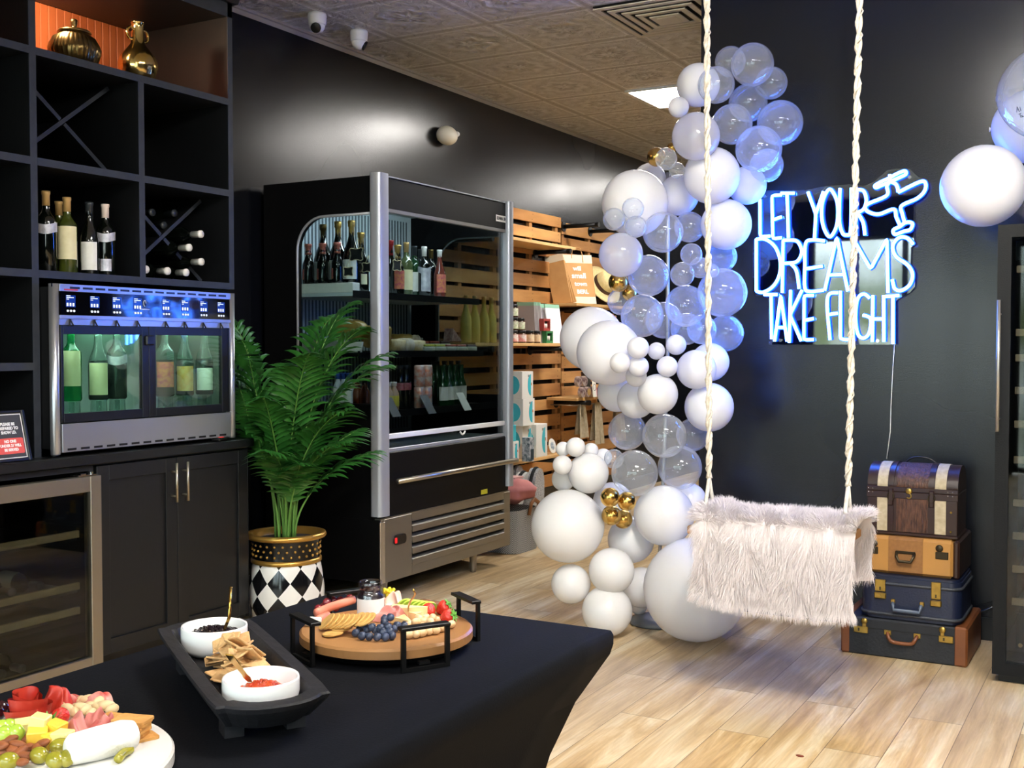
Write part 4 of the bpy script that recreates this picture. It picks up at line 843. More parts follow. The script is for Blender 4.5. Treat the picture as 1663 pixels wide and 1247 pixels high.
pallet(5.98, 7.02, 2.30, 'pallet wood panel on the wall behind the display fridge', 3)
pallet(7.03, 7.98, 2.31, 'pallet wood panel behind the jars and kraft bags', 4)
pallet(7.99, 9.05, 2.28, 'pallet wood panel beyond the straw hat, by the balloons', 5)
M_SX = PX + .046
def wshelf(z, ya, yb, label, depth=.26):
    t = thing('wall_shelf', label, 'shelf', (M_SX, (ya + yb) / 2, z), group='pine pipe shelves on the pallets')
    MB().box(M_SX + .001, M_SX + depth, ya, yb, z - .022, z, M_PINE, .002).build('board', t, world=True)
    for y_ in (ya + .16, yb - .16):
        o = MB(); o.cyl((M_SX + .0005, y_, z - .050), .038, .006, M_IRON, 18, 'x').tube([(M_SX + .006, y_, z - .042), (M_SX + depth + .03, y_, z - .042)], .0165, M_IRON, 12).cyl((M_SX + depth + .01, y_, z - .042), .020, .028, M_IRON, 14, 'x'); o.build('pipe_bracket', t, world=True)
wshelf(2.045, 6.25, 7.71, 'empty topmost pine pipe shelf on the pallets'); wshelf(1.322, 6.25, 7.62, 'pine pipe shelf holding the jars and notebooks'); wshelf(.505, 6.25, 7.52, 'pine pipe shelf holding the turquoise mug boxes')
wshelf(1.628, 7.73, 8.85, 'pine pipe shelf holding the kraft bags and straw hat'); wshelf(.905, 7.73, 8.85, 'pine pipe shelf holding the jar lids and wrapped treats')
for (px, py) in ((915, 368), (958, 376)):
    p = at(px, py, x=M_SX); t = thing('pipe_bracket', 'bare black iron pipe bracket on the pallets, ' + ('closer to the display fridge' if px < 930 else 'closer to the balloons'), 'bracket', (M_SX, p.y, p.z), group='bare pipe brackets')
    MB().cyl((.0005, 0, 0), .040, .007, M_IRON, 20, 'x').build('flange', t); MB().tube([(.007, 0, .0), (.30, 0, 0)], .0165, M_IRON, 12).cyl((.28, 0, 0), .020, .03, M_IRON, 14, 'x').build('pipe', t)
# shelf at 1.322: bottles, jars, boxes, notebooks
M_GWINE = mat('golden_wine', '#c9b04e', .05, spec=.8, noise=(6, '#e6d58a', .7))
for i, px in enumerate((757, 771, 786, 798)):
    p = at(px, 555, x=-3.92); o = bottle('wine_bottle', 'golden wine bottle on the pallet shelf, %s of four seen through the fridge' % ('first', 'second', 'third', 'last')[i], .31, .037, M_GWINE, M_TAN, None, (0, 0), 'burgundy', group='golden bottles on the pallet shelf'); o.location = (-3.92, p.y, 1.3222)
def jar(px, x, lvl, m, lab, R=.036, h_=.088, z0=1.3222):
    p = at(px, 545, x=x); t = thing('preserve_jar', lab, 'jar', (x, p.y, z0 + lvl * (h_ + .0015)), group='jars on the pallet shelf')
    MB().lathe([(R * .9, 0), (R, .004), (R, h_ * .70), (R * .86, h_ * .78)], m=mat('jar_contents', '#4a2f1e', .1, spec=.7), n=20).build('glass_body', t)
    MB().lathe([(R * .90, h_ * .781), (R * .92, h_ * .79), (R * .92, h_ * .99), (R * .88, h_), (1e-5, h_)], m=M_BLK, n=20).build('lid', t)
    MB().lathe([(R + .0008, h_ * .1), (R + .0008, h_ * .68)], m=m, n=24, cap=False).build('label', t)
M_JL1 = mat('green_red_jar_label', '#e2ded2', .6, noise=(55, '#9fb46a', .7)); M_JL2 = mat('red_white_jar_label', '#e4e0da', .6, noise=(35, '#d0413a', .8)); M_JL3 = mat('cream_jar_label', '#dcc9a6', .6, noise=(35, '#c09070', .6))
jar(833, -3.87, 0, M_JL2, 'floral labelled jar at the bottom, next to the fridge post'); jar(833, -3.87, 1, M_JL1, 'green labelled jar in the middle of the stack by the fridge post'); jar(833, -3.87, 2, M_JL1, 'green labelled jar on top of the stack by the fridge post')
jar(846.5, -3.84, 0, M_JL2, 'red banded jar beside the jar stack'); jar(859.5, -3.84, 0, M_JL3, 'beige labelled jar in the middle of the jar row'); jar(871.5, -3.86, 0, M_JL3, 'slim jar beside the green gift box', R=.028)
jar(844.5, -3.92, 1, M_JL1, 'green labelled jar on the second level behind the stack', z0=1.3222)
for (px, w_) in ((854, 'dark green tin behind the beige labelled jar'), (863, 'dark green tin next to the red gift box')):
    p = at(px, 540, x=-3.96); o = MB().box(-.035, .035, -.036, .036, 0, .155, mat('dark_green_tin', '#14241a', .4, noise=(60, '#1f3a26', .7)), .004).build('tin', loc=(0, 0, 0)); o.location = (-3.965, p.y, 1.3222); tag(o, w_, 'tin', 'dark tins on the pallet shelf')
def gift(px, z, m, w_, x=-3.87):
    p = at(px, 540, x=x); t = thing('gift_box', w_, 'box', (x, p.y, z)); hw, hh, d = .052, .088, .045
    o = MB().box(-d, d, -hw, -hw + .013, 0, hh, m).box(-d, d, hw - .013, hw, 0, hh, m).box(-d, d, -hw + .013, hw - .013, 0, .018, m).box(-d, d, -hw + .013, hw - .013, hh - .016, hh, m).box(-d, -d + .004, -hw + .013, hw - .013, .018, hh - .016, m); o.build('carton', t)
    for (yy, ml) in ((-.018, M_LWHITE), (.018, M_JL2)): MB().lathe([(.016, .0183), (.0165, .052)], (.02, yy, 0), 14, ml).lathe([(.015, .0522), (.015, .066), (1e-5, .067)], (.02, yy, 0), 14, M_BLK).build('small_jar', t)
gift(884, 1.3222, mat('green_carton', '#2f7a45', .6), 'green gift box of two small jars under the red one'); gift(879.5, 1.3222 + .0885, mat('red_carton', '#a33a34', .6), 'red gift box of two small jars on top of the green one')
M_PAD = mat('notepad_paper', '#eceaf0', .7); M_PADG = mat('mint_binding', '#8fc0a4', .6)
for i in range(6):
    y_ = 7.20 + i * .018; o = MB(); o.T = Matrix.Rotation(.10, 4, 'X'); o.box(-.07, .07, 0, .010, 0, .27, mat('grey_pad_edge', '#a39d9e', .7)).box(-.07, .07, 0, .010, .27, .295, M_PADG); o = o.build('notepad', loc=(0, 0, 0)); o.location = (-3.93, y_, 1.3225); tag(o, 'grey edged notepad leaning upright behind the gift boxes, %s from the tins' % ('first', 'second', 'third', 'fourth', 'fifth', 'sixth')[i], 'notepad', 'leaning notepads on the pallet shelf')
def pad(px0, px1, x, w_, lean):
    y0, y1_ = at(px0, 550, x=x).y, at(px1, 550, x=x).y; o = MB(); o.T = Matrix.Rotation(-lean, 4, 'Y'); hw = (y1_ - y0) / 2; o.box(-.008, 0, -hw, hw, 0, .262, M_PAD).box(-.008, .0006, -hw, hw, .262, .29, M_PADG)
    for k in range(12): o.box(0, .0004, -hw + .01, hw - .01, .02 + k * .019, .0208 + k * .019, mat('pad_rule', '#c9cbe0', .7))
    o = o.build('notepad', loc=(0, 0, 0)); o.location = (x, (y0 + y1_) / 2, 1.3235); tag(o, w_, 'notepad')
pad(876, 892, -3.90, 'white notepad with mint binding half hidden behind the front one', .10); pad(893, 916, -3.85, 'large white notepad with mint binding leaning at the shelf end', .15)
# shelf at .505: white and turquoise mug boxes
M_TQ = mat('turquoise_print', '#3fb6c6', .5); M_BOXW = mat('white_carton', '#e4e2dc', .55); M_ORG = mat('orange_print', '#d9783c', .5)
def mugbox(px, z, w, h_, d, label, x=-3.80, seed=0, rot=0.0, m=None):
    p = at(px, 700, x=x); t = thing('mug_box', label, 'box', (x - d / 2, p.y, z), rot, 'mug boxes on the pallet shelf')
    MB().box(-d / 2, d / 2, -w / 2, w / 2, 0, h_, m or M_BOXW, .002).build('carton', t)
    if m is None:
        o = MB()
        pts = [(.30 * w * math.cos(a), h_ * .5 + .40 * h_ * math.sin(a)) for a in [PI * .5 + PI * k / 16 for k in range(17)]]
        o.prism([(y_ + w * .30, z_) for y_, z_ in pts], 'x', d / 2, d / 2 + .0006, M_TQ)
        pts = [(.36 * d * math.cos(a), h_ * .5 + .34 * h_ * math.sin(a)) for a in [2 * PI * k / 24 for k in range(24)]]
        o.prism(pts, 'y', -w / 2 - .0006, -w / 2, M_TQ); o.box(d / 2, d / 2 + .0008, w * .30, w * .38, h_ * .48, h_ * .58, M_ORG).box(d / 2, d / 2 + .0008, w * .02, w * .16, h_ * .80, h_ * .88, mat('grey_print', '#8f9696', .5)).build('printed_motif', t)
        o.box
mugbox(857, .5055, .15, .235, .14, 'white mug box under the others, with a dark printed box in front', x=-3.84)
mugbox(880, .5055, .17, .235, .15, 'widest white mug box with turquoise circle on the bottom row', x=-3.80)
mugbox(859, .7415, .17, .19, .15, 'white mug box with turquoise circle in the middle of the stack', x=-3.80)
mugbox(857, .9325, .16, .19, .15, 'white mug box with turquoise circle on top of the stack', x=-3.80)
mugbox(836, .5055, .115, .145, .12, 'small white mug box next to the fridge post', x=-3.77)
mugbox(833, .6515, .09, .11, .12, 'plain turquoise box standing on the small white mug box', x=-3.77, m=M_TQ); mugbox(831, .7625, .06, .10, .10, 'turquoise box topmost beside the fridge post', x=-3.78, m=M_TQ)
p = at(857, 720, x=-3.74); o = MB().box(-.03, .03, -.032, .032, 0, .165, mat('dark_print_carton', '#c9ccd0', .5, noise=(45, '#20404e', .95)), .001).box(.03, .0306, -.018, .028, .01, .085, mat('navy_print', '#17303c', .5)).build('printed_box', loc=(0, 0, 0)); o.location = (-3.775 + .04, p.y - .005, .5055); tag(o, 'slim printed box in front of the white mug boxes', 'box')
p = at(903, 715, x=-3.80); t = thing('gift_tag', 'round white tag with blue print leaning at the shelf end', 'tag', (-3.84, 7.44, .5055)); o = MB(); o.T = Matrix.Rotation(-.2, 4, 'Y'); o.lathe([(1e-5, 0), (.055, 0), (.055, .004), (1e-5, .004)], (0, 0, .057), 24, M_LWHITE, False, 'x').lathe([(1e-5, .004), (.03, .0041), (.03, .0048), (1e-5, .0048)], (0, 0, .057), 20, mat('blue_print', '#2b5a78', .5, noise=(60, '#dfe6ea', .9)), False, 'x').build('disc', t)
# shelf at 1.628: kraft bags and hat
M_KRAFT = mat('kraft_paper', '#c9985f', .75, noise=(12, '#b98549', .5)); M_KCREAM = mat('cream_paper_band', '#ecdcc0', .7)
t = thing('kraft_bag', 'brown kraft gift bag with white hand lettering, front one of the row', 'gift bag', (-3.86, 7.95, 1.6285), -0.72, 'kraft gift bags'); lean = .26
RT = Matrix.Rotation(-lean, 4, 'Y'); o = MB(); o.T = RT; o.box(-.012, .006, -.125, .125, 0, .40, M_KRAFT, .004).box(.006, .0068, -.124, .124, .0, .055, M_KCREAM).box(.006, .0068, -.124, .124, .33, .398, M_KCREAM); o.build('body', t)
h = MB(); h.T = RT
h.tube([(-.002, -.045, .335), (.010, -.045, .40), (.008, -.035, .445), (.006, 0, .46), (.006, .035, .45), (.008, .045, .40), (.010, .045, .335)], .0035, M_KRAFT, 6); h.build('handle', t)
Rt = (RT.to_3x3() @ Euler((PI / 2, 0, PI / 2)).to_matrix()).to_euler()
for (s_, z, sz) in (('will', .285, .05), ('small', .225, .06), ('town', .160, .05), ('BERL', .095, .045)): text('lettering', s_, sz, M_WHITE, t, RT @ Vector((.0072, -.01 + (.285 - z) * .15, z)), Rt, .0004, bold=.0016)
for i in range(3):
    q = thing('kraft_bag', 'folded kraft gift bag seen edge on behind the lettered bag, ' + ('closest to it', 'middle one', 'farther side of the row')[i].replace('farther side', 'outermost'), 'gift bag', (-3.905 - .008 * i, 7.855 - i * .026, 1.6285), .12, 'kraft gift bags')
    o = MB(); o.T = Matrix.Rotation(-.30 + .05 * i, 4, 'Y'); o.box(-.10, .05, -.006, .006, 0, .38, M_KRAFT, .002).box(-.10, .05, -.0065, .0065, .33, .385, M_KCREAM); o.build('body', q)
M_STRAW = mat('natural_straw', '#e3cf98', .7, noise=(60, '#d0b878', .5), bump=(140, .3))
t = thing('straw_hat', 'natural straw fedora with a dark band leaning on the pallets', 'hat', (-3.855, 8.33, 1.79)); o = MB(); t.rotation_euler = (.10, 1.02, -.22)
o.lathe([(.098, .0), (.150, -.006), (.178, .004), (.180, .009), (.150, .0), (.099, .007)], m=M_STRAW, n=40, cap=False, sx=1.0, sy=.92, mod=lambda a, z: 1).lathe([(.098, .0), (.094, .05), (.084, .100), (.070, .110), (.03, .102), (1e-5, .098)], m=M_STRAW, n=40, sy=.86, cap=False, sx=1); o.build('body', t)
MB().lathe([(.0995, .004), (.0965, .038)], m=mat('dark_hat_band', '#2c211c', .6, noise=(30, '#5a2f24', .7)), n=40, sy=.86, cap=False).build('band', t)
o = MB().box(-.10, .10, -.16, .16, 0, .055, mat('dark_wicker', '#4a3424', .7, noise=(60, '#2b1c12', .8)), .006).build('woven_tray', loc=(0, 0, 0)); o.location = (-3.93, 8.50, 1.6285); tag(o, 'dark woven tray under the straw hat', 'tray')
# shelf at .905: candle jars, wrapped treats
R_ = random.Random(5); g = 'round tins in clear wrap on the lower pallet shelf'
M_WINEP = mat('maroon_pattern', '#4a1620', .4, noise=(30, '#d8c8c0', .85)); k = 0
for (dy, lv, px_) in ((0, 0, 0), (.105, 0, 1), (.0, 1, 2), (.105, 1, 3), (.21, 0, 4)):
    q = thing('treat_tin', 'small round patterned tin %s on the lower pallet shelf' % ('lying at the shelf corner', 'with a gold front', 'resting on the corner tin', 'on the gold fronted tin', 'behind the label card')[px_], 'tin', (-3.80 - .03 * lv, 7.80 + dy * .95, .9065 + lv * .082), group=g)
    MB().lathe([(1e-5, 0), (.038, 0), (.040, .004), (.040, .030), (1e-5, .030)], (-.0, 0, .0405), 20, M_WINEP, False, 'x').build('body', q); MB().lathe([(1e-5, .031), (.028, .0302), (.028, .033), (1e-5, .033)], (0, 0, .0405), 20, M_TAN if px_ == 1 else M_WINEP, False, 'x').build('face', q)
o = MB().box(-.002, .002, -.032, .032, 0, .13, M_LWHITE).lathe([(.022, .0021), (.024, .0026), (.0265, .0026), (.0265, .0021)], (0, 0, .075), 24, M_BLK, False, 'x', cap=False).build('label_card', loc=(0, 0, 0)); o.location = (-3.745, 7.955, .9062); o.rotation_euler = (0, -.08, 0); tag(o, 'white card with a round emblem standing before the patterned tins', 'card')
o = MB().lathe([(.04, 0), (.045, .01), (.045, .14), (.03, .16), (.034, .165), (.034, .19), (1e-5, .192)], m=mat('black_lantern', '#17181a', .4, noise=(40, '#6b6350', .5)), n=16).build('lantern_jar', loc=(0, 0, 0)); o.location = (-3.88, 8.06, .9062); tag(o, 'tall black jar behind the patterned tins', 'jar')
for i in range(7):
    m = (mat('red_wrapper', '#a52a30', .35), mat('navy_wrapper', '#20264a', .35), mat('clear_wrapper', '#c9c6b8', .3))[i % 3]
    pack('wrapped_treat', 'crinkled %s wrapped treat %s on the lower pallet shelf' % (('red', 'navy', 'pale')[i % 3], ('next to the label card', 'beside the red one', 'in front of the jar', 'behind the card', 'near the shelf front', 'by the yellow bag', 'on the far side')[i]), 'treat', (-3.80 - .05 * (i % 2), 8.08 + i * .062, .9063), .07, .065, .06, m, (0, 0, i * .7), 'wrapped treats on the lower pallet shelf', seed=i)
pack('snack_bag', 'yellow and clear snack bag lying by the balloons', 'snack bag', (-3.82, 8.62, .9063), .14, .16, .07, mat('yellow_snack_bag', '#d6cf86', .4, noise=(30, '#a8a07a', .7)), (0, 0, .3), seed=9)
# bundle hanging above
t = thing('ornament_bundle', 'bundle of red, navy and white bows hanging below the hat shelf', 'ornament', (-3.80, 7.90, 1.30)); R_ = random.Random(3)
t['kind'] = 'stuff'; 
for nm_, m in (('red_bow', mat('red_wrapper', '#a52a30', .35)), ('navy_bow', mat('navy_wrapper', '#20264a', .35)), ('white_bow', M_LWHITE)):
    o = MB()
    for k in range(10): o.ball((R_.uniform(-.05, .05), R_.uniform(-.10, .16), R_.uniform(-.095, -.01)), R_.uniform(.016, .026), m, 8, 5, sz=.7)
    o.build(nm_ + '_cluster', t)
MB().tube([(0, .02, -.02), (0, .02, .16), (0, .02, .283)], .003, M_IRON, 6).build('hanging_wire', t)
# rail with towels
t = thing('hanging_rail', 'thin steel rail under the lower pallet shelf', 'rail', (M_SX, 8.2, .86)); MB().tube([(M_SX + .21, 7.78, .845), (M_SX + .21, 8.78, .845)], .005, M_STEEL, 8).tube([(M_SX + .001, 7.80, .845), (M_SX + .21, 7.80, .845)], .004, M_STEEL, 6).tube([(M_SX + .001, 8.76, .845), (M_SX + .21, 8.76, .845)], .004, M_STEEL, 6).build('bar', t, world=True)
M_LINEN = mat('oat_linen', '#b3a68c', .85, noise=(40, '#9c8d70', .7), bump=(120, .3)); M_LINEN2 = mat('brown_linen', '#7f6c50', .85, noise=(20, '#5d4c34', .7), bump=(120, .3))
def towel(y_, w, h_, m, label, n=5):
    t = thing('hanging_towel', label, 'towel', (M_SX + .21, y_, .84), group='folded linen towels on the steel rail'); o = MB()
    def fn(u, v, s_=1): return V(s_ * (.008 + .016 * v + .012 * math.sin(u * n * PI) * (v ** .5)) , (u - .5) * w * (.72 + .28 * v), .010 - h_ * v)
    o.sheet(lambda u, v: fn(u, v), 30, 8, m); o.sheet(lambda u, v: fn(u, v * .9, -1), 30, 8, m); o.sheet(lambda u, v: V(-.008 + .016 * v, (u - .5) * w * .72, .010), 4, 1, m); o.build('cloth', t)
    MB().tube([(0, 0, .012), (0, 0, .035), (.006, 0, .045)], .0025, M_STEEL, 6).build('hook', t)
towel(7.92, .15, .26, M_LINEN, 'oat linen towel hanging closest to the mug boxes'); towel(8.20, .17, .33, M_LINEN, 'longest striped linen towel in the middle of the rail'); towel(8.62, .20, .34, M_LINEN2, 'brown linen towel hanging beside the balloons')
# totes, slippers and basket below
M_WOOL = mat('grey_knit', '#9a9a9c', .9, noise=(90, '#c8c8c8', .8), bump=(90, .6)); M_WOOLD = mat('charcoal_felt', '#1b1b1e', .9)
def mitt(px, py, w, h_, label, m, tilt, x=-3.66):
    p = at(px, py, x=x); t = thing('knit_tote', label, 'tote bag', p, 0, 'grey knit totes under the pallet shelf'); o = MB(); n = 12; out = [(-w / 2 * (1 - .25 * s), -h_ / 2 + h_ * s * .6) for s in (0, 1)]
    pts = [(-w / 2, -h_ / 2), (w / 2, -h_ / 2), (w / 2 * .95, 0)] + [(w / 2 * .9 * math.cos(a), h_ * .5 * math.sin(a)) for a in [PI * k / n * .9 + .15 for k in range(n + 1)]] + [(-w / 2 * .9, -.05)]
    T = Matrix.Rotation(tilt, 4, 'X'); o.T = T; o.prism(pts, 'x', -.035, .035, m); o.build('body', t)
    q = MB(); q.T = T; q.tube([(.0, a, b_) for a, b_ in pts[2:-1]], .013, M_WOOLD, 6); q.build('dark_binding', t)
mitt(868, 798, .17, .32, 'grey knit tote with dark binding leaning over the basket, upright one', M_WOOL, -.18); mitt(842, 795, .12, .28, 'pale knit tote leaning sideways between the basket and the fridge', M_LINEN and mat('pale_knit', '#c4c4c2', .9, bump=(90, .6)), -.7, -3.72); mitt(838, 778, .14, .20, 'grey knit tote highest behind the leaning pale one', M_WOOL, .2, -3.86)
o = MB().box(-.12, .13, -.26, .26, .0005, .33, M_WOOLD, .03).tube([(.11, -.12, .30), (.15, -.10, .38), (.16, 0, .40), (.15, .10, .38), (.11, .12, .30)], .012, M_WOOLD, 8).build('black_tote', loc=(0, 0, 0)); o.location = (-3.92, 6.66, 0); tag(o, 'black felt tote standing on the floor behind the woven basket', 'tote bag')
p = at(830, 895, z=0); t = thing('wicker_basket', 'white and grey chevron woven basket with leather handles on the floor', 'basket', (-3.60, 6.28, 0))
def chev():
    m = mat('chevron_weave', '#b6b6b2', .8, bump=(90, .5)); n = m.node_tree; l = n.links.new; b = n.nodes['Principled BSDF']; t_ = n.nodes.new('ShaderNodeTexCoord'); s = n.nodes.new('ShaderNodeSeparateXYZ'); l(t_.outputs['Object'], s.inputs[0])
    a = n.nodes.new('ShaderNodeMath'); a.operation = 'PINGPONG'; a.inputs[1].default_value = .035
    ad0 = n.nodes.new('ShaderNodeMath'); ad0.operation = 'ADD'; l(s.outputs['X'], ad0.inputs[0]); l(s.outputs['Y'], ad0.inputs[1]); l(ad0.outputs[0], a.inputs[0]); ad = n.nodes.new('ShaderNodeMath'); ad.operation = 'ADD'; l(a.outputs[0], ad.inputs[0]); l(s.outputs['Z'], ad.inputs[1])
    mu = n.nodes.new('ShaderNodeMath'); mu.operation = 'MULTIPLY'; mu.inputs[1].default_value = 500; l(ad.outputs[0], mu.inputs[0]); si = n.nodes.new('ShaderNodeMath'); si.operation = 'SINE'; l(mu.outputs[0], si.inputs[0])
    x = n.nodes.new('ShaderNodeMixRGB'); x.inputs[1].default_value = (*lin('#5c5c5c'), 1); x.inputs[2].default_value = (*lin('#c6c6c2'), 1); l(si.outputs[0], x.inputs[0]); l(x.outputs[0], b.inputs['Base Color']); return m
o = MB(); o.prism(rrect(.36, .30, .06), 'z', .0005, .004, chev()); 
ro = rrect(.36, .32, .06); o.prism(ro, 'z', .004, .27, chev(), True, caps=False); o.prism([(a * .96, b_ * .96) for a, b_ in ro], 'z', .004, .27, chev(), True, caps=False)
o.add([(a, b_, .27) for a, b_ in ro] + [(a * .96, b_ * .96, .27) for a, b_ in ro], [(i, (i + 1) % len(ro), (i + 1) % len(ro) + len(ro), i + len(ro)) for i in range(len(ro))], chev()); o.build('body', t)
MB().tube([(.185, .0, .23), (.195, .01, .30), (.19, .06, .325), (.195, .11, .30), (.185, .12, .23)], .010, mat('tan_leather', '#8a5a34', .5), 8, r2=.016).build('handle', t)
o = MB(); o.ball((0, 0, 0), 1, mat('dusty_pink_canvas', '#c47f7c', .85, noise=(10, '#b06a68', .6)), 30, 16, sx=.17, sy=.15, sz=.085, mod=lambda q: 1 + .06 * math.sin(q.x * 7 + q.y * 5) + .04 * math.sin(q.z * 11))
o.box(-.04, .07, -.05, .06, .075, .088, mat('faded_white_print', '#d8a8a4', .8)); o = o.build('pink_bag', loc=(0, 0, 0)); o.location = (-3.57, 6.30, .378); tag(o, 'dusty pink canvas bag heaped on the woven basket', 'bag')
# ceiling and wall fittings
M_CAMW = mat('white_plastic_housing', '#e6e6ea', .35)
def seccam(px, py, az, label):
    p = at(px, py, z=H - .001); t = thing('security_camera', label, 'security camera', (p.x, p.y, H - .001), az, 'ceiling security cameras')
    MB().lathe([(.046, 0), (.050, -.012), (.046, -.055), (.043, -.06)], m=M_CAMW, n=28).build('mount', t)
    MB().ball((0, 0, -.062), .041, M_CAMW, 24, 14).build('ball_housing', t); R_ = Euler((0, math.radians(118), 0)).to_matrix()
    MB().lathe([(.026, .0), (.027, .012), (.022, .014)], m=M_BLK, n=20).build('lens', t).matrix_basis = Matrix.Translation((.026, 0, -.078)) @ Matrix.Rotation(math.radians(120), 4, 'Y')
seccam(515, 22, -1.1, 'white dome security camera with a dark lens facing the counter'); seccam(583, 50, .6, 'white dome security camera turned toward the far end of the shop')
p = at(727, 220, x=X0 + .05); t = thing('emergency_light', 'white oval emergency light mounted on the black wall', 'emergency light', (X0 + .0005, p.y, p.z))
MB().ball((.045, 0, 0), 1, mat('ivory_housing', '#e3dccb', .4), 28, 16, sx=.06, sy=.092, sz=.062).build('housing', t); o = MB().box(.0, .035, -.05, .05, -.035, .035, mat('ivory_housing', '#e3dccb', .4), .004).build('backplate', t)
MB().ball((.085, .06, .015), .018, M_CAMW, 12, 8).build('lamp_head', t)
vx, vy = -2.52, 5.30
t = thing('ceiling_vent', 'square white stepped ceiling air vent near the partition top', 'vent', (vx + .305, vy + .305, H - .0005)); o = MB()
M_VENT = mat('ivory_vent', '#cfc8ba', .5); 
for k in range(5):
    a = .30 - k * .055; z = -.012 - (k % 2) * .0 - k * .004; w_ = .030
    for (x0, x1, y0_, y1_) in ((-a, a, -a, -a + w_), (-a, a, a - w_, a), (-a, -a + w_, -a + w_, a - w_), (a - w_, a, -a + w_, a - w_)): o.box(x0, x1, y0_, y1_, z - .006, z, M_VENT)
o.build('louver_ring', t); MB().box(-.30, .30, -.30, .30, -.006, 0, M_BLK).build('back_plate', t); MB().box(-.05, .05, -.05, .05, -.036, -.030, M_VENT).build('centre_plate', t)
# ---------------------------------------------------------------- balloon column
BALLS = [(-1.563, 4.948, 2.55, 0.095, 'C'), (-1.691, 5.029, 2.596, 0.07, 'C'), (-1.827, 4.981, 2.496, 0.099, 'W'), (-1.701, 4.865, 2.459, 0.082, 'C'), (-1.523, 5.103, 2.495, 0.073, 'C'), (-1.638, 5.128, 2.422, 0.088, 'C'), (-1.479, 5.098, 2.31, 0.102, 'C'), (-1.658, 4.96, 2.298, 0.091, 'C'), (-1.52, 4.912, 2.168, 0.102, 'C'), (-1.535, 5.083, 2.121, 0.076, 'C'), (-1.878, 4.868, 2.38, 0.047, 'W'), (-1.746, 4.735, 2.215, 0.105, 'P'), (-1.729, 4.896, 2.065, 0.127, 'W'), (-1.643, 5.137, 2.045, 0.089, 'W'), (-1.961, 4.81, 2.154, 0.043, 'G'), (-1.899, 4.848, 2.196, 0.025, 'G'), (-1.876, 4.715, 2.125, 0.049, 'C'), (-1.851, 4.781, 2.081, 0.036, 'C'), (-2.084, 5.029, 2.088, 0.079, 'W'), (-2.056, 4.789, 1.95, 0.151, 'W'), (-1.934, 5.018, 2.005, 0.095, 'W'), (-1.694, 4.992, 1.853, 0.115, 'W'), (-1.953, 4.528, 1.892, 0.048, 'C'), (-2.07, 4.591, 1.859, 0.05, 'C'), (-1.962, 4.582, 1.82, 0.048, 'C'), (-1.883, 4.7, 1.802, 0.09, 'C'), (-1.868, 4.989, 1.85, 0.071, 'C'), (-2.042, 4.603, 1.702, 0.098, 'P'), (-1.716, 4.605, 1.692, 0.047, 'C'), (-1.76, 4.616, 1.608, 0.053, 'C'), (-1.713, 4.705, 1.641, 0.046, 'C'), (-1.98, 4.768, 1.618, 0.094, 'C'), (-1.747, 5.086, 1.715, 0.072, 'C'), (-1.649, 4.683, 1.623, 0.029, 'C'), (-1.643, 4.796, 1.535, 0.108, 'C'), (-2.102, 4.71, 1.589, 0.045, 'G'), (-2.102, 4.835, 1.546, 0.037, 'G'), (-2.024, 4.803, 1.439, 0.098, 'C'), (-2.169, 4.891, 1.509, 0.064, 'C'), (-1.819, 4.816, 1.48, 0.094, 'C'), (-1.893, 5.023, 1.381, 0.075, 'C'), (-1.73, 5.097, 1.36, 0.086, 'C'), (-1.788, 4.941, 1.376, 0.068, 'C'), (-2.03, 5.08, 1.424, 0.088, 'C'), (-2.283, 4.813, 1.335, 0.15, 'W'), (-2.096, 4.598, 1.27, 0.145, 'W'), (-1.962, 4.417, 1.229, 0.044, 'W'), (-1.894, 4.45, 1.293, 0.047, 'W'), (-1.909, 4.49, 1.213, 0.045, 'W'), (-1.868, 4.825, 1.306, 0.046, 'W'), (-1.836, 4.638, 1.211, 0.046, 'W'), (-1.945, 4.781, 1.278, 0.039, 'W'), (-1.948, 4.557, 1.169, 0.046, 'W'), (-1.886, 4.653, 1.089, 0.089, 'W'), (-2.026, 4.739, 1.058, 0.086, 'W'), (-2.164, 4.836, 1.085, 0.092, 'W'), (-1.759, 4.792, 1.196, 0.088, 'W'), (-1.761, 4.976, 1.227, 0.088, 'W'), (-1.737, 4.9, 1.024, 0.111, 'W'), (-2.095, 4.799, 0.909, 0.088, 'C'), (-1.882, 4.724, 0.901, 0.099, 'C'), (-1.841, 4.973, 0.89, 0.077, 'C'), (-1.993, 4.65, 0.735, 0.104, 'C'), (-1.864, 4.868, 0.747, 0.101, 'C'), (-1.863, 4.988, 0.583, 0.08, 'W'), (-2.122, 4.711, 0.787, 0.045, 'C'), (-2.194, 4.753, 0.788, 0.04, 'W'), (-2.241, 4.56, 0.847, 0.044, 'W'), (-2.314, 4.577, 0.834, 0.033, 'W'), (-2.283, 4.511, 0.769, 0.044, 'W'), (-2.207, 4.621, 0.726, 0.092, 'W'), (-2.345, 4.643, 0.688, 0.054, 'W'), (-2.229, 4.694, 0.823, 0.034, 'W'), (-2.277, 4.553, 0.49, 0.165, 'W'), (-2.189, 4.848, 0.569, 0.093, 'W'), (-2.044, 4.498, 0.641, 0.043, 'G'), (-1.995, 4.569, 0.618, 0.042, 'G'), (-2.082, 4.598, 0.546, 0.045, 'G'), (-2.065, 4.688, 0.518, 0.043, 'G'), (-1.901, 4.769, 0.537, 0.136, 'W'), (-2.092, 4.841, 0.401, 0.109, 'W'), (-2.079, 4.594, 0.299, 0.102, 'W'), (-2.267, 4.565, 0.226, 0.089, 'W'), (-2.096, 4.586, 0.119, 0.113, 'W'), (-2.04, 4.846, 0.181, 0.094, 'W'), (-2.091, 4.931, 0.071, 0.041, 'W'), (-1.727, 4.704, 0.232, 0.227, 'W')]
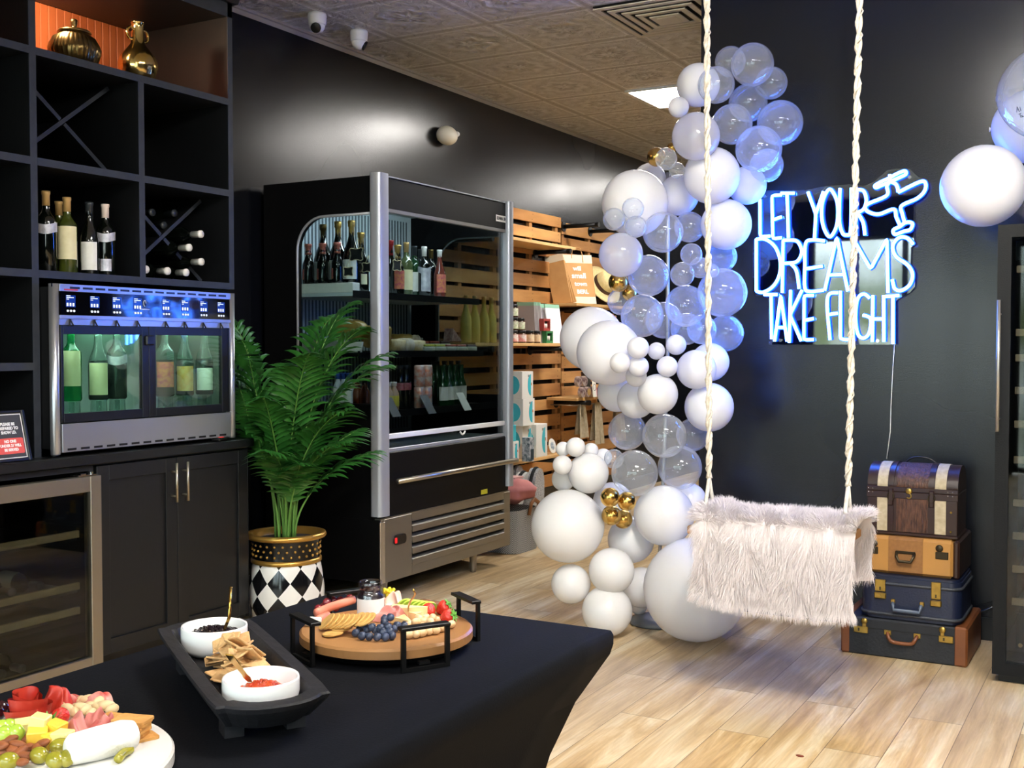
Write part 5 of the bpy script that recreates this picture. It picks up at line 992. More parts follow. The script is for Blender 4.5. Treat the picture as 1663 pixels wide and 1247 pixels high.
BPH = 'high up, second from the very top of the column|half hidden behind the topmost clear one|glowing in front of the ceiling light at the column top|between the white top balloon and the rope|at the top on the sign side, under the topmost pair|under the topmost clear one, over the blue glow|sticking out farthest toward the sign near the top|just past the rope, below the ceiling light|low in the top cluster, shining blue above the sign|under the blue shining one, above the first sign word|hanging under the ceiling light beside the rope|crossed by the rope beneath the ceiling light|crossed by the rope below the pearly one|just above the letter L of the sign|peeking out behind a small clear one above the big white shoulder|almost hidden beside the pearly balloon under the ceiling light|in front of the gold one above the big white shoulder|tiny, wedged under the small clear one by the gold|peeking over the top of the big white shoulder balloon|forming the shoulder of the column, against the black wall|between the shoulder balloon and the rope|beside the sign, level with its top line|stuck on the lower edge of the shoulder balloon, upper one of three|at the outer edge of the shoulder balloon, level with the brackets|stuck on the shoulder balloon, lowest of three|large, below the shoulder balloon, with bright lamp reflections|between the rope and the large one below the shoulder|in front of the kraft bag and the pipe brackets|small, just outside the rope level with the first word line|small, lowest in the triangle of small clear ones|small, crossed by the rope among the small clear ones|in front of the gold pair beside the straw hat|against the sign, level with its top words|smallest, hugging the rope beside the second line of the sign|large, pale blue, crossed by the rope beside the second sign line|next to the straw hat brim|small, just under the other one by the straw hat|under the gold pair, above the pair of large white balloons|half hidden behind the small gold one by the notepads|large, bluish, before the rope at the height of the last sign line|behind the rope, below the large bluish one|outermost beside the bottom line of the sign|crossed by the rope under the pale blue one|deep inside the column above the white flower cluster|outermost of the two large ones beside the notepads|front one of the two large ones beside the notepads|small, outermost of the little cluster in the middle of the column|small, uppermost of the little cluster in the middle of the column|small, front one in the little cluster in the middle of the column|small, closest to the rope in the upper little cluster|small, lower of two in the little cluster toward the rope|small, deep in the middle of the little cluster|small, lowest of the little cluster|medium, in front below the little cluster|medium, second one below the little cluster|medium, half hidden beside the treat shelf|medium, just before the rope below the sign cluster|crossed by the rope below the last sign line|large, reaching from the rope toward the dark wall|medium, outermost of the three clear ones at waist height|medium, with the pole showing through, at waist height|medium, next to the rope at waist height|large, in front of the pole above the gold cluster|large, beside the rope above the white pair|bluish, behind the fur seat corner|small, half hidden beside the large clear one above the gold cluster|small, hidden behind, above the white clump by the mug boxes|small, topmost of the clump by the mug boxes|small, behind the topmost of the clump by the mug boxes|small, outermost of the clump by the mug boxes|medium, biggest of the clump by the mug boxes|small, lowest of the clump by the mug boxes|small, peeking out between the clump and the column|very large, with a round face, next to the woven basket|medium, behind the gold cluster|upper one of the gold clover toward the basket|upper one of the gold clover toward the swing|front lower one of the gold clover|back lower one of the gold clover|large, between the gold clover and the fur seat|medium, under the gold clover|medium, in the middle near the floor|medium, lowest on the basket side|medium, resting on the floor next to the table corner|medium, between the floor cluster and the giant one|small, hidden low behind beside the stand base|giant, resting on the floor under the fur seat'.split('|')
def latex_white():
    m = mat('white_latex', '#f6f5f4', .2, spec=.5); n = m.node_tree; l = n.links.new; b = n.nodes['Principled BSDF']; o = n.nodes['Material Output']
    tl = n.nodes.new('ShaderNodeBsdfTranslucent'); tl.inputs[0].default_value = (.93, .93, .94, 1); x = n.nodes.new('ShaderNodeMixShader'); x.inputs[0].default_value = .26
    l(b.outputs[0], x.inputs[1]); l(tl.outputs[0], x.inputs[2]); l(x.outputs[0], o.inputs[0]); return m
M_BW = latex_white(); M_BG = mat('chrome_gold_latex', '#d2a85a', .2, 1.0)
M_BC = thin_glass('clear_latex', '#fafdff', .015, .04, '#f6f8fd', .42, .16); M_BP = thin_glass('pearl_latex', '#f4f4f6', .03, .08, '#f4f4f8', .80, .5)
def balloon_mesh(name, m, n=32, q=20):
    o = MB(); pr = []
    for i in range(q + 1):
        th = PI * i / q; r_ = math.sin(th); z = math.cos(th) ; tap = 1.0 - .06 * max(0, -z) ** 2
        pr.append((max(r_ * tap, 1e-5), z * (1.0 if z > 0 else 1.03)))
    o.lathe(pr[:-1] + [(.05, -1.02), (.035, -1.035), (.06, -1.055), (.07, -1.07), (.055, -1.07), (.02, -1.04)], m=m, n=n, cap=False)
    ob = o.build(name); me = ob.data; bpy.data.objects.remove(ob); return me
BM = {k: balloon_mesh('balloon', m) for k, m in (('W', M_BW), ('C', M_BC), ('P', M_BP), ('G', M_BG))}
CNAME = {'W': 'glossy white', 'C': 'clear see-through', 'P': 'pearly translucent', 'G': 'chrome gold'}
AX = V(-2.0, 5.08, 0)
def balloon(x, y, z, r, k, phrase, group='balloons of the tall column'):
    o = bpy.data.objects.new('balloon', BM[k]); COL.objects.link(o); o.location = (x, y, z); o.scale = (r, r, r)
    d = (V(AX.x, AX.y + .12, z + .02) - V(x, y, z)); d = d.normalized() if d.length > .02 else V(0, 1, 0)
    o.rotation_euler = d.to_track_quat('-Z', 'Y').to_euler()
    tag(o, CNAME[k] + ' balloon ' + phrase, 'balloon', group); return o
BPH[0] = 'topmost of the column, above the sign'; BPH[1] = 'half hidden behind the topmost one'
for (x, y, z, r, k), ph in zip(BALLS, BPH): balloon(x, y, z, r, k, ph)
# stand
t = thing('balloon_stand', 'grey round balloon stand base on the floor with a tall clear pole', 'balloon stand', (-2.0, 4.93, 0))
MB().lathe([(.02, .0005), (.125, .001), (.130, .010), (.125, .022), (.095, .034), (.05, .042), (.02, .046)], m=mat('grey_plastic_base', '#6c7178', .25), n=40).build('base', t)
MB().tube([(0, 0, .04), (.0, .06, .5), (.01, .10, 1.2), (0, .12, 1.9), (.0, .12, 2.12)], .009, M_STEEL, 10).build('pole', t)
# ---------------------------------------------------------------- balloons over the wine fridge
for (px, py, r_, tt, k, ph) in ((1597, 302, 66, 4.45, 'W', 'standing alone over the wine fridge edge'), (1676, 205, 60, 4.72, 'W', 'above the others over the wine fridge'), (1703, 150, 77, 4.35, 'C', 'large with faint lettering, highest over the wine fridge'), (1668, 332, 38, 5.0, 'W', 'bluish, lowest behind the others over the wine fridge'), (1722, 330, 50, 4.62, 'W', 'on the wine fridge top, cut off by the photo edge')):
    p = at(px, py, t=tt); o = balloon(p.x, p.y, p.z, r_ * tt / F, k, ph, 'balloons over the wine fridge')
    if k == 'C':
        q = MB(); R_ = r_ * tt / F; dirn = (V(0, 0, HC) - p).normalized()
        base = at(1658, 178, t=4.3) - p; base = base.normalized() * 1.003
        for (pts) in (((0, 0), (.05, .12)), ((.05, .12), (.07, -.01)), ((.02, .05), (.07, .05)), ((.11, .1), (.11, 0)), ((.02, -.06), (.10, -.05)), ((.06, -.05), (.05, -.17)), ((.09, -.1), (.09, -.17)), ((.09, -.12), (.13, -.17))):
            rt = V(base.y, -base.x, 0).normalized() * -1; up = V(0, 0, 1)
            q.tube([((base + rt * a + up * b_).normalized() * 1.004) for a, b_ in pts], .006, M_BLK, 5)
        qo = q.build('script_print', o); qo.matrix_parent_inverse = Matrix(); qo.rotation_euler = (0, 0, 0)
        Rm = o.rotation_euler.to_matrix().inverted(); qo.data.transform(Rm.to_4x4())
# ---------------------------------------------------------------- neon sign
def sg(zx, zy, y): return at(1200 + zx / 3.4625, 240 + zy / 3.4625, y=y)
def cr_spline(pts, n=6, closed=False):
    P = [Vector(p) for p in pts]; N = len(P); out = []
    for i in range(N if closed else N - 1):
        g_ = (lambda j: P[j % N]) if closed else (lambda j: P[max(0, min(N - 1, j))])
        a, b_, c, d = g_(i - 1), g_(i), g_(i + 1), g_(i + 2)
        for k in range(n):
            u = k / n; out.append(.5 * ((2 * b_) + (c - a) * u + (2 * a - 5 * b_ + 4 * c - d) * u * u + (3 * b_ - a - 3 * c + d) * u ** 3))
    if not closed: out.append(P[-1])
    return out
S_ = lambda *p: ('s',) + p      # smooth
Z_ = lambda *p: ('z',) + p      # straight segments
NE = {
 'LET': [Z_((118, 290), (119, 500), (175, 496)), Z_((240, 265), (185, 268), (190, 512), (240, 505)), Z_((192, 405), (240, 388)), Z_((235, 255), (312, 255)), Z_((270, 258), (278, 505))],
 'YOUR': [Z_((388, 248), (432, 372), (424, 515)), Z_((475, 245), (432, 372)), ('c', (510, 232), (548, 290), (556, 370), (545, 450), (510, 500), (477, 450), (464, 370), (474, 290)), S_((568, 228), (564, 400), (580, 475), (605, 490), (628, 460), (632, 225)), Z_((655, 240), (656, 490)), S_((655, 236), (700, 242), (716, 295), (700, 345), (662, 365)), S_((668, 368), (698, 420), (708, 490))],
 'DREAMS': [Z_((97, 512), (97, 806)), S_((97, 514), (150, 515), (205, 560), (232, 640), (225, 720), (190, 780), (135, 812), (97, 806)), Z_((248, 520), (243, 815)), S_((248, 520), (320, 522), (348, 560), (350, 600), (320, 642), (250, 650)), S_((285, 646), (322, 690), (338, 792)), S_((482, 524), (410, 518), (374, 540), (370, 660), (370, 785), (400, 808), (476, 800)), Z_((375, 680), (470, 665)), Z_((482, 802), (550, 500), (612, 806)), Z_((508, 715), (600, 712)), S_((634, 810), (638, 650), (650, 525)), Z_((650, 525), (740, 682), (832, 510), (838, 815)), S_((980, 542), (945, 507), (900, 505), (865, 550), (882, 610), (950, 660), (976, 712), (960, 770), (912, 802), (875, 790), (862, 740))],
 'TAKE': [Z_((140, 825), (215, 825)), Z_((180, 828), (183, 1075)), Z_((200, 1088), (235, 828), (270, 1088)), Z_((212, 1010), (260, 1010)), Z_((290, 800), (282, 1095)), Z_((355, 800), (286, 940), (350, 1086)), Z_((420, 830), (366, 830), (365, 1080), (420, 1078)), Z_((368, 970), (420, 960))],
 'FLIGHT': [S_((556, 815), (505, 825), (496, 900), (512, 1080)), Z_((500, 938), (555, 930)), Z_((570, 805), (570, 1075), (618, 1080)), Z_((641, 820), (641, 1085)), S_((735, 845), (702, 822), (667, 850), (655, 950), (668, 1045), (700, 1070), (732, 1040), (740, 962), (697, 940)), Z_((753, 830), (750, 1090)), Z_((813, 830), (815, 1090)), Z_((753, 962), (813, 962)), Z_((825, 836), (902, 830)), Z_((866, 838), (866, 1102))],
 'aeroplane': [('c', (765, 212), (800, 190), (845, 170), (890, 145), (932, 130), (938, 148), (900, 168), (850, 190), (800, 212), (772, 224)), S_((848, 150), (850, 185)), S_((850, 190), (880, 202), (892, 225), (895, 248)), S_((895, 250), (1020, 190), (1050, 203), (1042, 245), (1000, 285), (915, 325), (918, 370), (932, 420)), S_((850, 190), (832, 215), (830, 268), (725, 315), (712, 345), (742, 366), (790, 372), (870, 345), (885, 390), (908, 440)), ('c', (905, 442), (868, 462), (878, 486), (925, 470), (962, 460), (976, 430), (960, 418), (932, 422))],
}
M_NEON = emit('blue_neon_tube', '#3f7dff', NEON_W); M_HALO = mat('blue_halo_glow', '#2a5cff', .4, emis='#1448ff', es=6.0)  # second material: glowing strip behind each tube, added as the blue halo
t = thing('neon_sign', 'blue neon sign reading LET YOUR DREAMS TAKE FLIGHT with an aeroplane on clear acrylic', 'neon sign', (at(1350, 560, y=WY).x, WY - .02, at(1350, 560, y=WY).z))
YT = WY - .045
for wd, strokes in NE.items():
    o = MB(); s2 = MB()
    for st in strokes:
        pts = [sg(a, b_, YT) for a, b_ in st[1:]]
        if st[0] == 's': pts = cr_spline(pts)
        elif st[0] == 'c': pts = cr_spline(pts, closed=True)
        else:
            q = []
            for i, p in enumerate(pts):
                if 0 < i < len(pts) - 1:
                    a, b_ = pts[i - 1], pts[i + 1]; d1, d2 = min(.012, (a - p).length * .4), min(.012, (b_ - p).length * .4)
                    A, B_ = p + (a - p).normalized() * d1, p + (b_ - p).normalized() * d2
                    q += [A, (A + B_) * .25 + p * .5, B_]
                else: q.append(p)
            pts = q
        o.tube(pts, .0064, M_NEON, 8, closed=st[0] == 'c'); s2.tube([p + V(0, .009, 0) for p in pts], .0100, M_HALO, 8, closed=st[0] == 'c')
    nm = 'neon_aeroplane' if wd == 'aeroplane' else 'neon_lettering'
    ob = o.build(nm, t, world=True); s2.build('halo_strip', ob, world=True)
out = [(100, 262), (150, 240), (380, 238), (470, 218), (620, 205), (705, 215), (760, 190), (835, 125), (880, 118), (960, 118), (1010, 165), (1060, 180), (1068, 230), (1040, 275), (985, 305), (985, 520), (995, 540), (968, 560), (965, 665), (990, 700), (990, 780), (960, 815), (905, 845), (882, 862), (882, 1106), (168, 1106), (164, 850), (150, 836), (95, 832), (76, 800), (80, 520), (104, 500)]
acr = thin_glass('clear_acrylic', '#c4ccdc', .16, .02)
o = MB(); n = len(out); A = [sg(a, b_, WY - .026) for a, b_ in out]; B_ = [p + V(0, .004, 0) for p in A]
o.add(A + B_, [tuple(range(n)), tuple(range(n, 2 * n))[::-1]] + [(i, (i + 1) % n, (i + 1) % n + n, i + n) for i in range(n)], acr); o.build('acrylic_backing', t, world=True)
o = MB()
for (a, b_) in ((145, 272), (960, 165), (232, 1082), (780, 1085)): p = sg(a, b_, WY - .030); o.cyl((p.x, WY - .032, p.z), .008, .0315, M_CHROME, 12, 'y')
o.build('standoff_screw', t, world=True)
c0 = sg(875, 1100, WY - .01); MB().tube([c0, at(1450, 600, y=WY - .008), at(1447, 660, y=WY - .008), at(1446, 700, y=WY - .008), at(1440, 745, y=WY - .010)], .0022, M_LWHITE, 6).build('power_cord', t, world=True)
# ---------------------------------------------------------------- swing
YS = 4.10
a, b_ = at(1152, 838, y=YS), at(1376, 850, y=YS); a2, b2 = at(1148, 0, y=YS), at(1396, 0, y=YS)
def ext(p, q, z): k = (z - p.z) / (q.z - p.z); return p + (q - p) * k
t = thing('rope_swing', 'hanging rope swing with a wooden seat under white fur', 'swing', ((a.x + b_.x) / 2, YS, .60))
M_ROPE = mat('cream_cotton_rope', '#e6dfd2', .85, noise=(60, '#b8ab92', .6), bump=(160, .5)); M_SEATW = mat('pine_seat', '#c08a54', .55, noise=(8, '#9c6a3c', .7))
ZS = .600
MB().box(a.x - .045, b_.x + .022, YS - .12, YS + .13, ZS, ZS + .032, M_SEATW, .005).build('seat', t, world=True)
for (p, q) in ((a, a2), (b_, b2)):
    top = ext(p, q, H - .03); bot = ext(p, q, ZS + .032); kn = ext(p, q, .80); Ln = (top - kn).length; d = (top - kn).normalized(); o = MB()
    u_ = d.orthogonal().normalized(); v_ = d.cross(u_); N = int(Ln / .010)
    for ph in (0, PI): o.tube([kn + d * (Ln * i / N) + (u_ * math.cos(i * .42 + ph) + v_ * math.sin(i * .42 + ph)) * .0062 for i in range(N + 1)], .0068, M_ROPE, 7)
    o.build('rope', t, world=True)
    o = MB(); N = int(Ln / .012)
    o.tube([kn + d * (Ln * i / N) + (u_ * math.cos(i * .9) + v_ * math.sin(i * .9)) * .0124 for i in range(N + 1)], .0028, M_ROPE, 5); o.build('wrap_cord', t, world=True)
    for s_ in (-1, 1): MB().tube([kn, kn + (bot - kn) * .5 + V(0, s_ * .035, 0), bot + V(0, s_ * .075, 0)], .0075, M_ROPE, 7).build('rope_leg', t, world=True)
    MB().cyl((top.x, top.y, H - .032), .022, .031, M_CHROME, 16).build('ceiling_hook', t, world=True)
# fur throw
def fur():
    R_ = random.Random(21); m = mat('ivory_faux_fur', '#dcd3d2', .8, sheen=.3)
    x0, x1 = at(1131, 900, y=YS - .15).x, at(1388, 900, y=YS - .15).x
    prof = [(YS + .145, .43), (YS + .150, .60), (YS + .135, .668), (YS + .05, .682), (YS - .06, .680), (YS - .135, .665), (YS - .158, .61), (YS - .165, .50), (YS - .162, .385)]
    Lk = [0]
    for i in range(1, len(prof)): Lk.append(Lk[-1] + math.dist(prof[i], prof[i - 1]))
    T_ = Lk[-1]
    def P(u, v):
        s = v * T_; i = 0
        while i < len(prof) - 2 and Lk[i + 1] < s: i += 1
        f_ = (s - Lk[i]) / (Lk[i + 1] - Lk[i]); y = prof[i][0] + (prof[i + 1][0] - prof[i][0]) * f_; z = prof[i][1] + (prof[i + 1][1] - prof[i][1]) * f_
        dy, dz = prof[i + 1][0] - prof[i][0], prof[i + 1][1] - prof[i][1]; l_ = math.hypot(dy, dz)
        sag = .020 * (abs(u - .5) * 2) ** 6 + (.018 if abs(u - .07) < .06 or abs(u - .94) < .05 else 0) * (1 if .3 < v < .68 else 0)
        x = x0 + (x1 - x0) * (.5 + (u - .5) * (1 - .03 * math.sin(v * 9)))
        return V(x, y, z + sag * .6 - .012 * math.sin(u * 2.4) * (v > .7)), V(0, dz / l_, -dy / l_), V(0, dy / l_, dz / l_)
    b = MB(); b.sheet(lambda u, v: P(u, v)[0], 40, 40, m)
    vs, fs = [], []; N = 34000
    for _ in range(N):
        u, v = R_.random(), .03 + .97 * R_.random()
        if R_.random() < .10: u = R_.choice((0, 1)) + R_.uniform(-.002, .002)
        if R_.random() < .06: v = .995
        p, n_, tg = P(min(max(u, 0), 1), v)
        if n_.z < -.2 or (n_.y > .5 and v > .6): n_ = -n_
        out_ = n_ if (n_.z > 0 or abs(n_.z) < .3) else -n_
        cy_ = YS; out_ = V(0, out_.y if (p.y - cy_) * out_.y >= 0 else -out_.y, abs(out_.z) if p.z > .64 else out_.z * .2)
        down = V(0, 0, -1) if p.z < .655 else V(0, (p.y - cy_) * 2.5, .15)
        c1 = math.sin(u * 17 + v * 9) + math.sin(u * 31 - v * 23 + 1.3); c2 = math.sin(u * 11 - v * 15 + .5) + .7 * math.sin(u * 41 + v * 19)
        side = V(.28 * c1 + (u < .04) * -.7 + (u > .96) * .22, 0, 0)
        d = (out_ * (.40 + .14 * c2) + down * (.75 + .2 * c2) + side * .75 + V(R_.gauss(0, .12), R_.gauss(0, .12), R_.gauss(0, .12))).normalized()
        if p.y > YS + .1 and p.z < .64 and R_.random() < .45: d.y = -abs(d.y)
        ln = R_.uniform(.028, .052); w_ = R_.uniform(.0007, .0013); g_ = V(0, 0, -1)
        wv = d.cross(V(R_.uniform(-1, 1), R_.uniform(-1, 1), R_.uniform(-1, 1))).normalized() * w_
        k = len(vs); m1 = p + d * ln * .5 + g_ * ln * .04; m2 = p + d * ln + g_ * ln * .20
        vs += [p - wv, p + wv, m1 - wv * .8, m1 + wv * .8, m2]; fs += [(k, k + 1, k + 3, k + 2), (k + 2, k + 3, k + 4)]
    b.add(vs, fs, m, True); return b.build('fur_throw', t, world=True, recalc=False)
fur()
# ---------------------------------------------------------------- suitcases
M_BRASS = mat('aged_brass', '#b8984c', .3, .9, noise=(40, '#8a7038', .6)); M_TANL = mat('tan_leather_trim', '#784522', .45, noise=(9, '#5c3218', .7)); M_NAVY = mat('navy_leatherette', '#141c34', .42, bump=(120, .15)); M_BLKC = mat('black_canvas_case', '#101319', .6, noise=(10, '#171b22', .6), bump=(90, .15))
M_HON = mat('honey_tweed', '#b07f40', .45, noise=(5, '#9c6f36', .5)); M_HONB = mat('brown_tweed_band', '#8f6232', .5, noise=(70, '#7b5228', .6)); M_DKL = mat('dark_brown_leather', '#2c1a14', .35); M_WEAV = mat('woven_brown_rattan', '#2e1812', .5, noise=(120, '#63402e', .8), bump=(140, .7), stretch=(1, 1, .2)); M_CREMC = mat('cream_canvas_strap', '#b9ac90', .8, noise=(50, '#9a8d70', .6)); M_DKB = mat('dark_bronze_metal', '#3d3527', .4, .8)
YF = 4.85
def X(px, y=YF): return at(px, 1000, y=y).x
# bottom case
x0, x1 = X(1365.5), X(1572); z1 = .162; yb = 5.27
t = thing('suitcase', 'black canvas suitcase with tan leather ends, at the bottom of the stack', 'suitcase', ((x0 + x1) / 2, YF, 0), 0, 'stacked vintage suitcases')
o = MB(); o.box(x0 + .004, x1 - .004, YF + .002, yb, .001, z1 - .003, M_BLKC, .006); o.build('body', t, world=True)
for (p, q) in ((x0, x0 + .042), (x1 - .055, x1)): MB().box(p, q, YF, yb + .002, .0005, z1, M_TANL, .008).build('leather_end', t, world=True)
MB().box(x0 + .045, x1 - .058, YF - .0005, YF + .002, z1 * .72, z1 * .735, M_INT).build('lid_seam', t, world=True)
def loop_handle(px0, px1, zt, zb, m, par, r_=.008, y=YF, out=.016):
    xa, xb_ = X(px0), X(px1); h = MB(); h.tube(cr_spline([(xa, y, zt), (xa + .006, y - out, zt - .015), (xa + .02, y - out, zb + .004), ((xa + xb_) / 2, y - out, zb), (xb_ - .02, y - out, zb + .004), (xb_ - .006, y - out, zt - .015), (xb_, y, zt)], 5), r_, m, 8); h.build('handle', par, world=True)
    for x_ in (xa, xb_): MB().box(x_ - .014, x_ + .014, y - .006, y + .0005, zt - .010, zt + .010, M_BRASS, .002).build('handle_mount', par, world=True)
loop_handle(1442, 1490, .108, .072, M_TANL, t)
for (pa, pb) in ((1387, 1410), (1525, 1549)):
    xa, xb_ = X(pa), X(pb); w_ = xb_ - xa; o = MB().box(xa, xb_, YF - .006, YF + .001, .094, .122, M_BRASS, .002); xc = xa + w_ * (.75 if pa < 1400 else .25)
    o.box(xc - .008, xc + .008, YF - .008, YF + .001, .12, .146, M_BRASS, .002).lathe([(.011, 0), (.014, .004), (.011, .008)], (xc, YF - .009, .146), 14, M_BRASS, True, 'y').box(xa + w_ * .3, xa + w_ * .42, YF - .0075, YF - .006, .102, .114, M_DKB); o.build('latch', t, world=True)
# navy case
y3 = YF + .015; x0, x1 = X(1397, y3), X(1560, y3); zb, zt = .1625, .345
t = thing('suitcase', 'navy blue rounded suitcase with brass latches, on the black canvas one', 'suitcase', ((x0 + x1) / 2, y3, zb), 0, 'stacked vintage suitcases')
cx_, w_, d_ = (x0 + x1) / 2, x1 - x0, .36
o = MB(); o.T = Matrix.Translation((cx_, y3 + d_ / 2, 0)); R0 = rrect(w_, d_, .05, 7)
for (za, zc, s) in ((zb + .0, zb + .010, .97), (zb + .010, zt - .010, 1.0), (zt - .010, zt, .97)):
    o.prism([(a * s, c * s) for a, c in R0], 'z', za, zc, M_NAVY, True)
o.build('body', t, world=True)
for zc in (zb + .020, zt - .035): MB().tube([(cx_ + a * 1.004, y3 + d_ / 2 + c * 1.004, zc) for a, c in R0], .007, mat('grey_piping', '#3c4048', .5, noise=(200, '#22252c', .9)), 6, closed=True).build('piping', t, world=True)
for (pa, pb, za, zc) in ((1421, 1438, .245, .325), (1512, 1528, .235, .335)):
    xa, xb_ = X(pa, y3), X(pb, y3); o = MB().box(xa, xb_, y3 - .008, y3 + .001, za + .03, zc, M_BRASS, .002).box(xa - .003, xb_ + .003, y3 - .014, y3 + .001, za, za + .026, M_BRASS, .004).box((xa + xb_) / 2 - .003, (xa + xb_) / 2 + .003, y3 - .0095, y3 - .008, za + .036, za + .050, M_DKB).cyl(((xa + xb_) / 2, y3 - .017, za + .012), .006, .004, M_BRASS, 10, 'y'); o.build('latch', t, world=True)
xa, xb_ = X(1450, y3), X(1497, y3)
h = MB().tube([(xa, y3 - .004, .236), (xa + .004, y3 - .018, .222), (xa + .006, y3 - .022, .206), (xb_ - .006, y3 - .022, .206), (xb_ - .004, y3 - .018, .222), (xb_, y3 - .004, .236)], .008, mat('slate_blue_grip', '#4a5668', .4), 8); h.build('handle', t, world=True)
for x_ in (xa, xb_): MB().box(x_ - .008, x_ + .010, y3 - .012, y3 + .001, .228, .248, M_BRASS, .003).build('handle_mount', t, world=True)
# honey case
y2 = YF + .045; x0, x1 = X(1394, y2), X(1552, y2); zb, zt = .3455, .502
t = thing('suitcase', 'honey coloured suitcase with a brown centre band, under the wicker trunk', 'suitcase', ((x0 + x1) / 2, y2, zb), 0, 'stacked vintage suitcases')
MB().box(x0 + .002, x1 - .012, y2, y2 + .35, zb + .0005, zt, M_HON, .012).build('body', t, world=True)
MB().box(X(1437, y2), X(1502, y2), y2 - .001, y2 + .351, zb + .0002, zt + .001, M_HONB, .012).build('centre_band', t, world=True)
MB().box(x1 - .013, x1 + .012, y2 - .001, y2 + .352, zb + .0002, zt + .002, M_DKL, .008).build('leather_end', t, world=True)
xa, xb_ = X(1455, y2), X(1484, y2)
h = MB().tube([(xa, y2 - .004, .438), (xa + .002, y2 - .018, .425), (xa + .012, y2 - .022, .405), (xb_ - .012, y2 - .022, .405), (xb_ - .002, y2 - .018, .425), (xb_, y2 - .004, .438)], .0065, M_DKB, 8).box(xa - .004, xb_ + .004, y2 - .008, y2 + .001, .436, .446, M_DKB, .002); h.build('handle', t, world=True)
for (pa, pb) in ((1404, 1425), (1518, 1539)):
    xa, xb_ = X(pa, y2), X(pb, y2); xc = xa + (xb_ - xa) * (.7 if pa < 1450 else .3)
    o = MB().box(xa, xb_, y2 - .005, y2 + .001, .425, .455, M_DKB, .002).lathe([(.011, 0), (.015, .003), (.011, .007)], (xc, y2 - .007, .470), 14, M_DKB, True, 'y').box(xc - .004, xc + .004, y2 - .006, y2 + .001, .452, .47, M_DKB); o.build('latch', t, world=True)
# wicker trunk
y1_ = YF + .085; x0, x1 = X(1406.5, y1_), X(1553, y1_); zb, zs_, zt = .5045, .690, .800; d_ = .25
t = thing('wicker_chest', 'small domed brown trunk with woven panels and cream straps, topmost of the stack', 'trunk', ((x0 + x1) / 2, y1_, zb))
def dome(k=1.0, o_=0.0): return [(y1_ - o_, zs_)] + [(y1_ + d_ / 2 - (d_ / 2 + o_) * math.cos(a), zs_ + (zt - zs_ + o_) * math.sin(a) ** .8) for a in [PI * i / 14 for i in range(1, 14)]] + [(y1_ + d_ + o_, zs_)]
o = MB().box(x0, x1, y1_, y1_ + d_, zb + .012, zs_ - .001, M_DKL, .003).box(x0 - .006, x1 + .004, y1_ - .006, y1_ + d_ + .004, zb, zb + .013, M_DKL, .003); o.build('body', t, world=True)
MB().prism(dome(), 'x', x0, x1, M_DKL, True).build('lid', t, world=True)
W_ = x1 - x0; fx_ = lambda f: x0 + W_ * f
for (fa, fb_, m, nm, e_) in ((.33, .68, M_WEAV, 'woven_panel', .002), (.115, .23, M_CREMC, 'cream_strap', .003), (.755, .875, M_CREMC, 'cream_strap', .003), (.24, .30, M_DKL, 'leather_strap', .005), (.69, .75, M_DKL, 'leather_strap', .005)):
    o = MB(); o.prism(dome(o_=e_), 'x', fx_(fa), fx_(fb_), m, True); o.box(fx_(fa), fx_(fb_), y1_ - e_, y1_ + .01, zb + .016, zs_ - .03, m)
    if nm == 'leather_strap': o.tube([(fx_((fa + fb_) / 2) + .013 * math.cos(a), y1_ - .010, zs_ - .022 + .018 * math.sin(a)) for a in [2 * PI * k / 14 for k in range(14)]], .0028, M_DKB, 6, closed=True).box(fx_(fa), fx_(fb_), y1_ - .012, y1_ - .002, zs_ - .06, zs_ + .01, M_DKL, .004)
    o.build(nm, t, world=True)
MB().box(x0 - .002, x1 + .002, y1_ - .004, y1_ + .01, zs_ - .030, zs_ - .002, M_DKL, .002).box(x0 - .002, x1 + .002, y1_ - .004, y1_ + .01, zs_ - .001, zs_ + .018, M_DKL, .002).build('seam_band', t, world=True)
o = MB().lathe([(.010, 0), (.014, .003), (.010, .006)], (fx_(.47), y1_ - .009, zs_ + .004), 14, M_BRASS, True, 'y').tube([(fx_(.47) + .010 * math.sin(a), y1_ - .009, zs_ - .016 + .010 * math.cos(a)) for a in [k * .5 for k in range(9)]], .0025, M_BRASS, 6); o.build('clasp', t, world=True)
o = MB()
for f_ in (.05, .93):
    for z_ in (zb + .03, zb + .11, zs_ + .05): o.ball((fx_(f_), y1_ - .002 + (.02 if z_ > zs_ else 0), z_), .005, M_BRASS, 8, 5)
    for dx in (-.012, .006):
        for z_ in (zs_ + .008, zs_ - .008): o.ball((fx_(f_) + dx, y1_ - .005, z_), .0028, M_CHROME, 7, 4)
o.build('studs', t, world=True)
MB().tube(cr_spline([(fx_(.36), y1_ + d_ * .62, zt + .0), (fx_(.42), y1_ + d_ * .62, zt + .018), (fx_(.52), y1_ + d_ * .62, zt + .024), (fx_(.62), y1_ + d_ * .62, zt + .018), (fx_(.70), y1_ + d_ * .62, zt)], 4), .004, M_BLK, 6).build('carry_handle', t, world=True)
p0 = at(1573, 990, y=5.30); tag(MB().tube(cr_spline([(p0.x - .1, 5.34, p0.z + .01), (p0.x, 5.32, p0.z), (p0.x + .05, 5.31, p0.z - .004), (p0.x + .10, 5.32, p0.z + .02), (p0.x + .16, 5.35, p0.z + .03)], 5), .005, M_GBLK, 8).build('electric_cable', loc=tuple(p0)), 'glossy black cable looping between the suitcases and the wine fridge', 'cable')
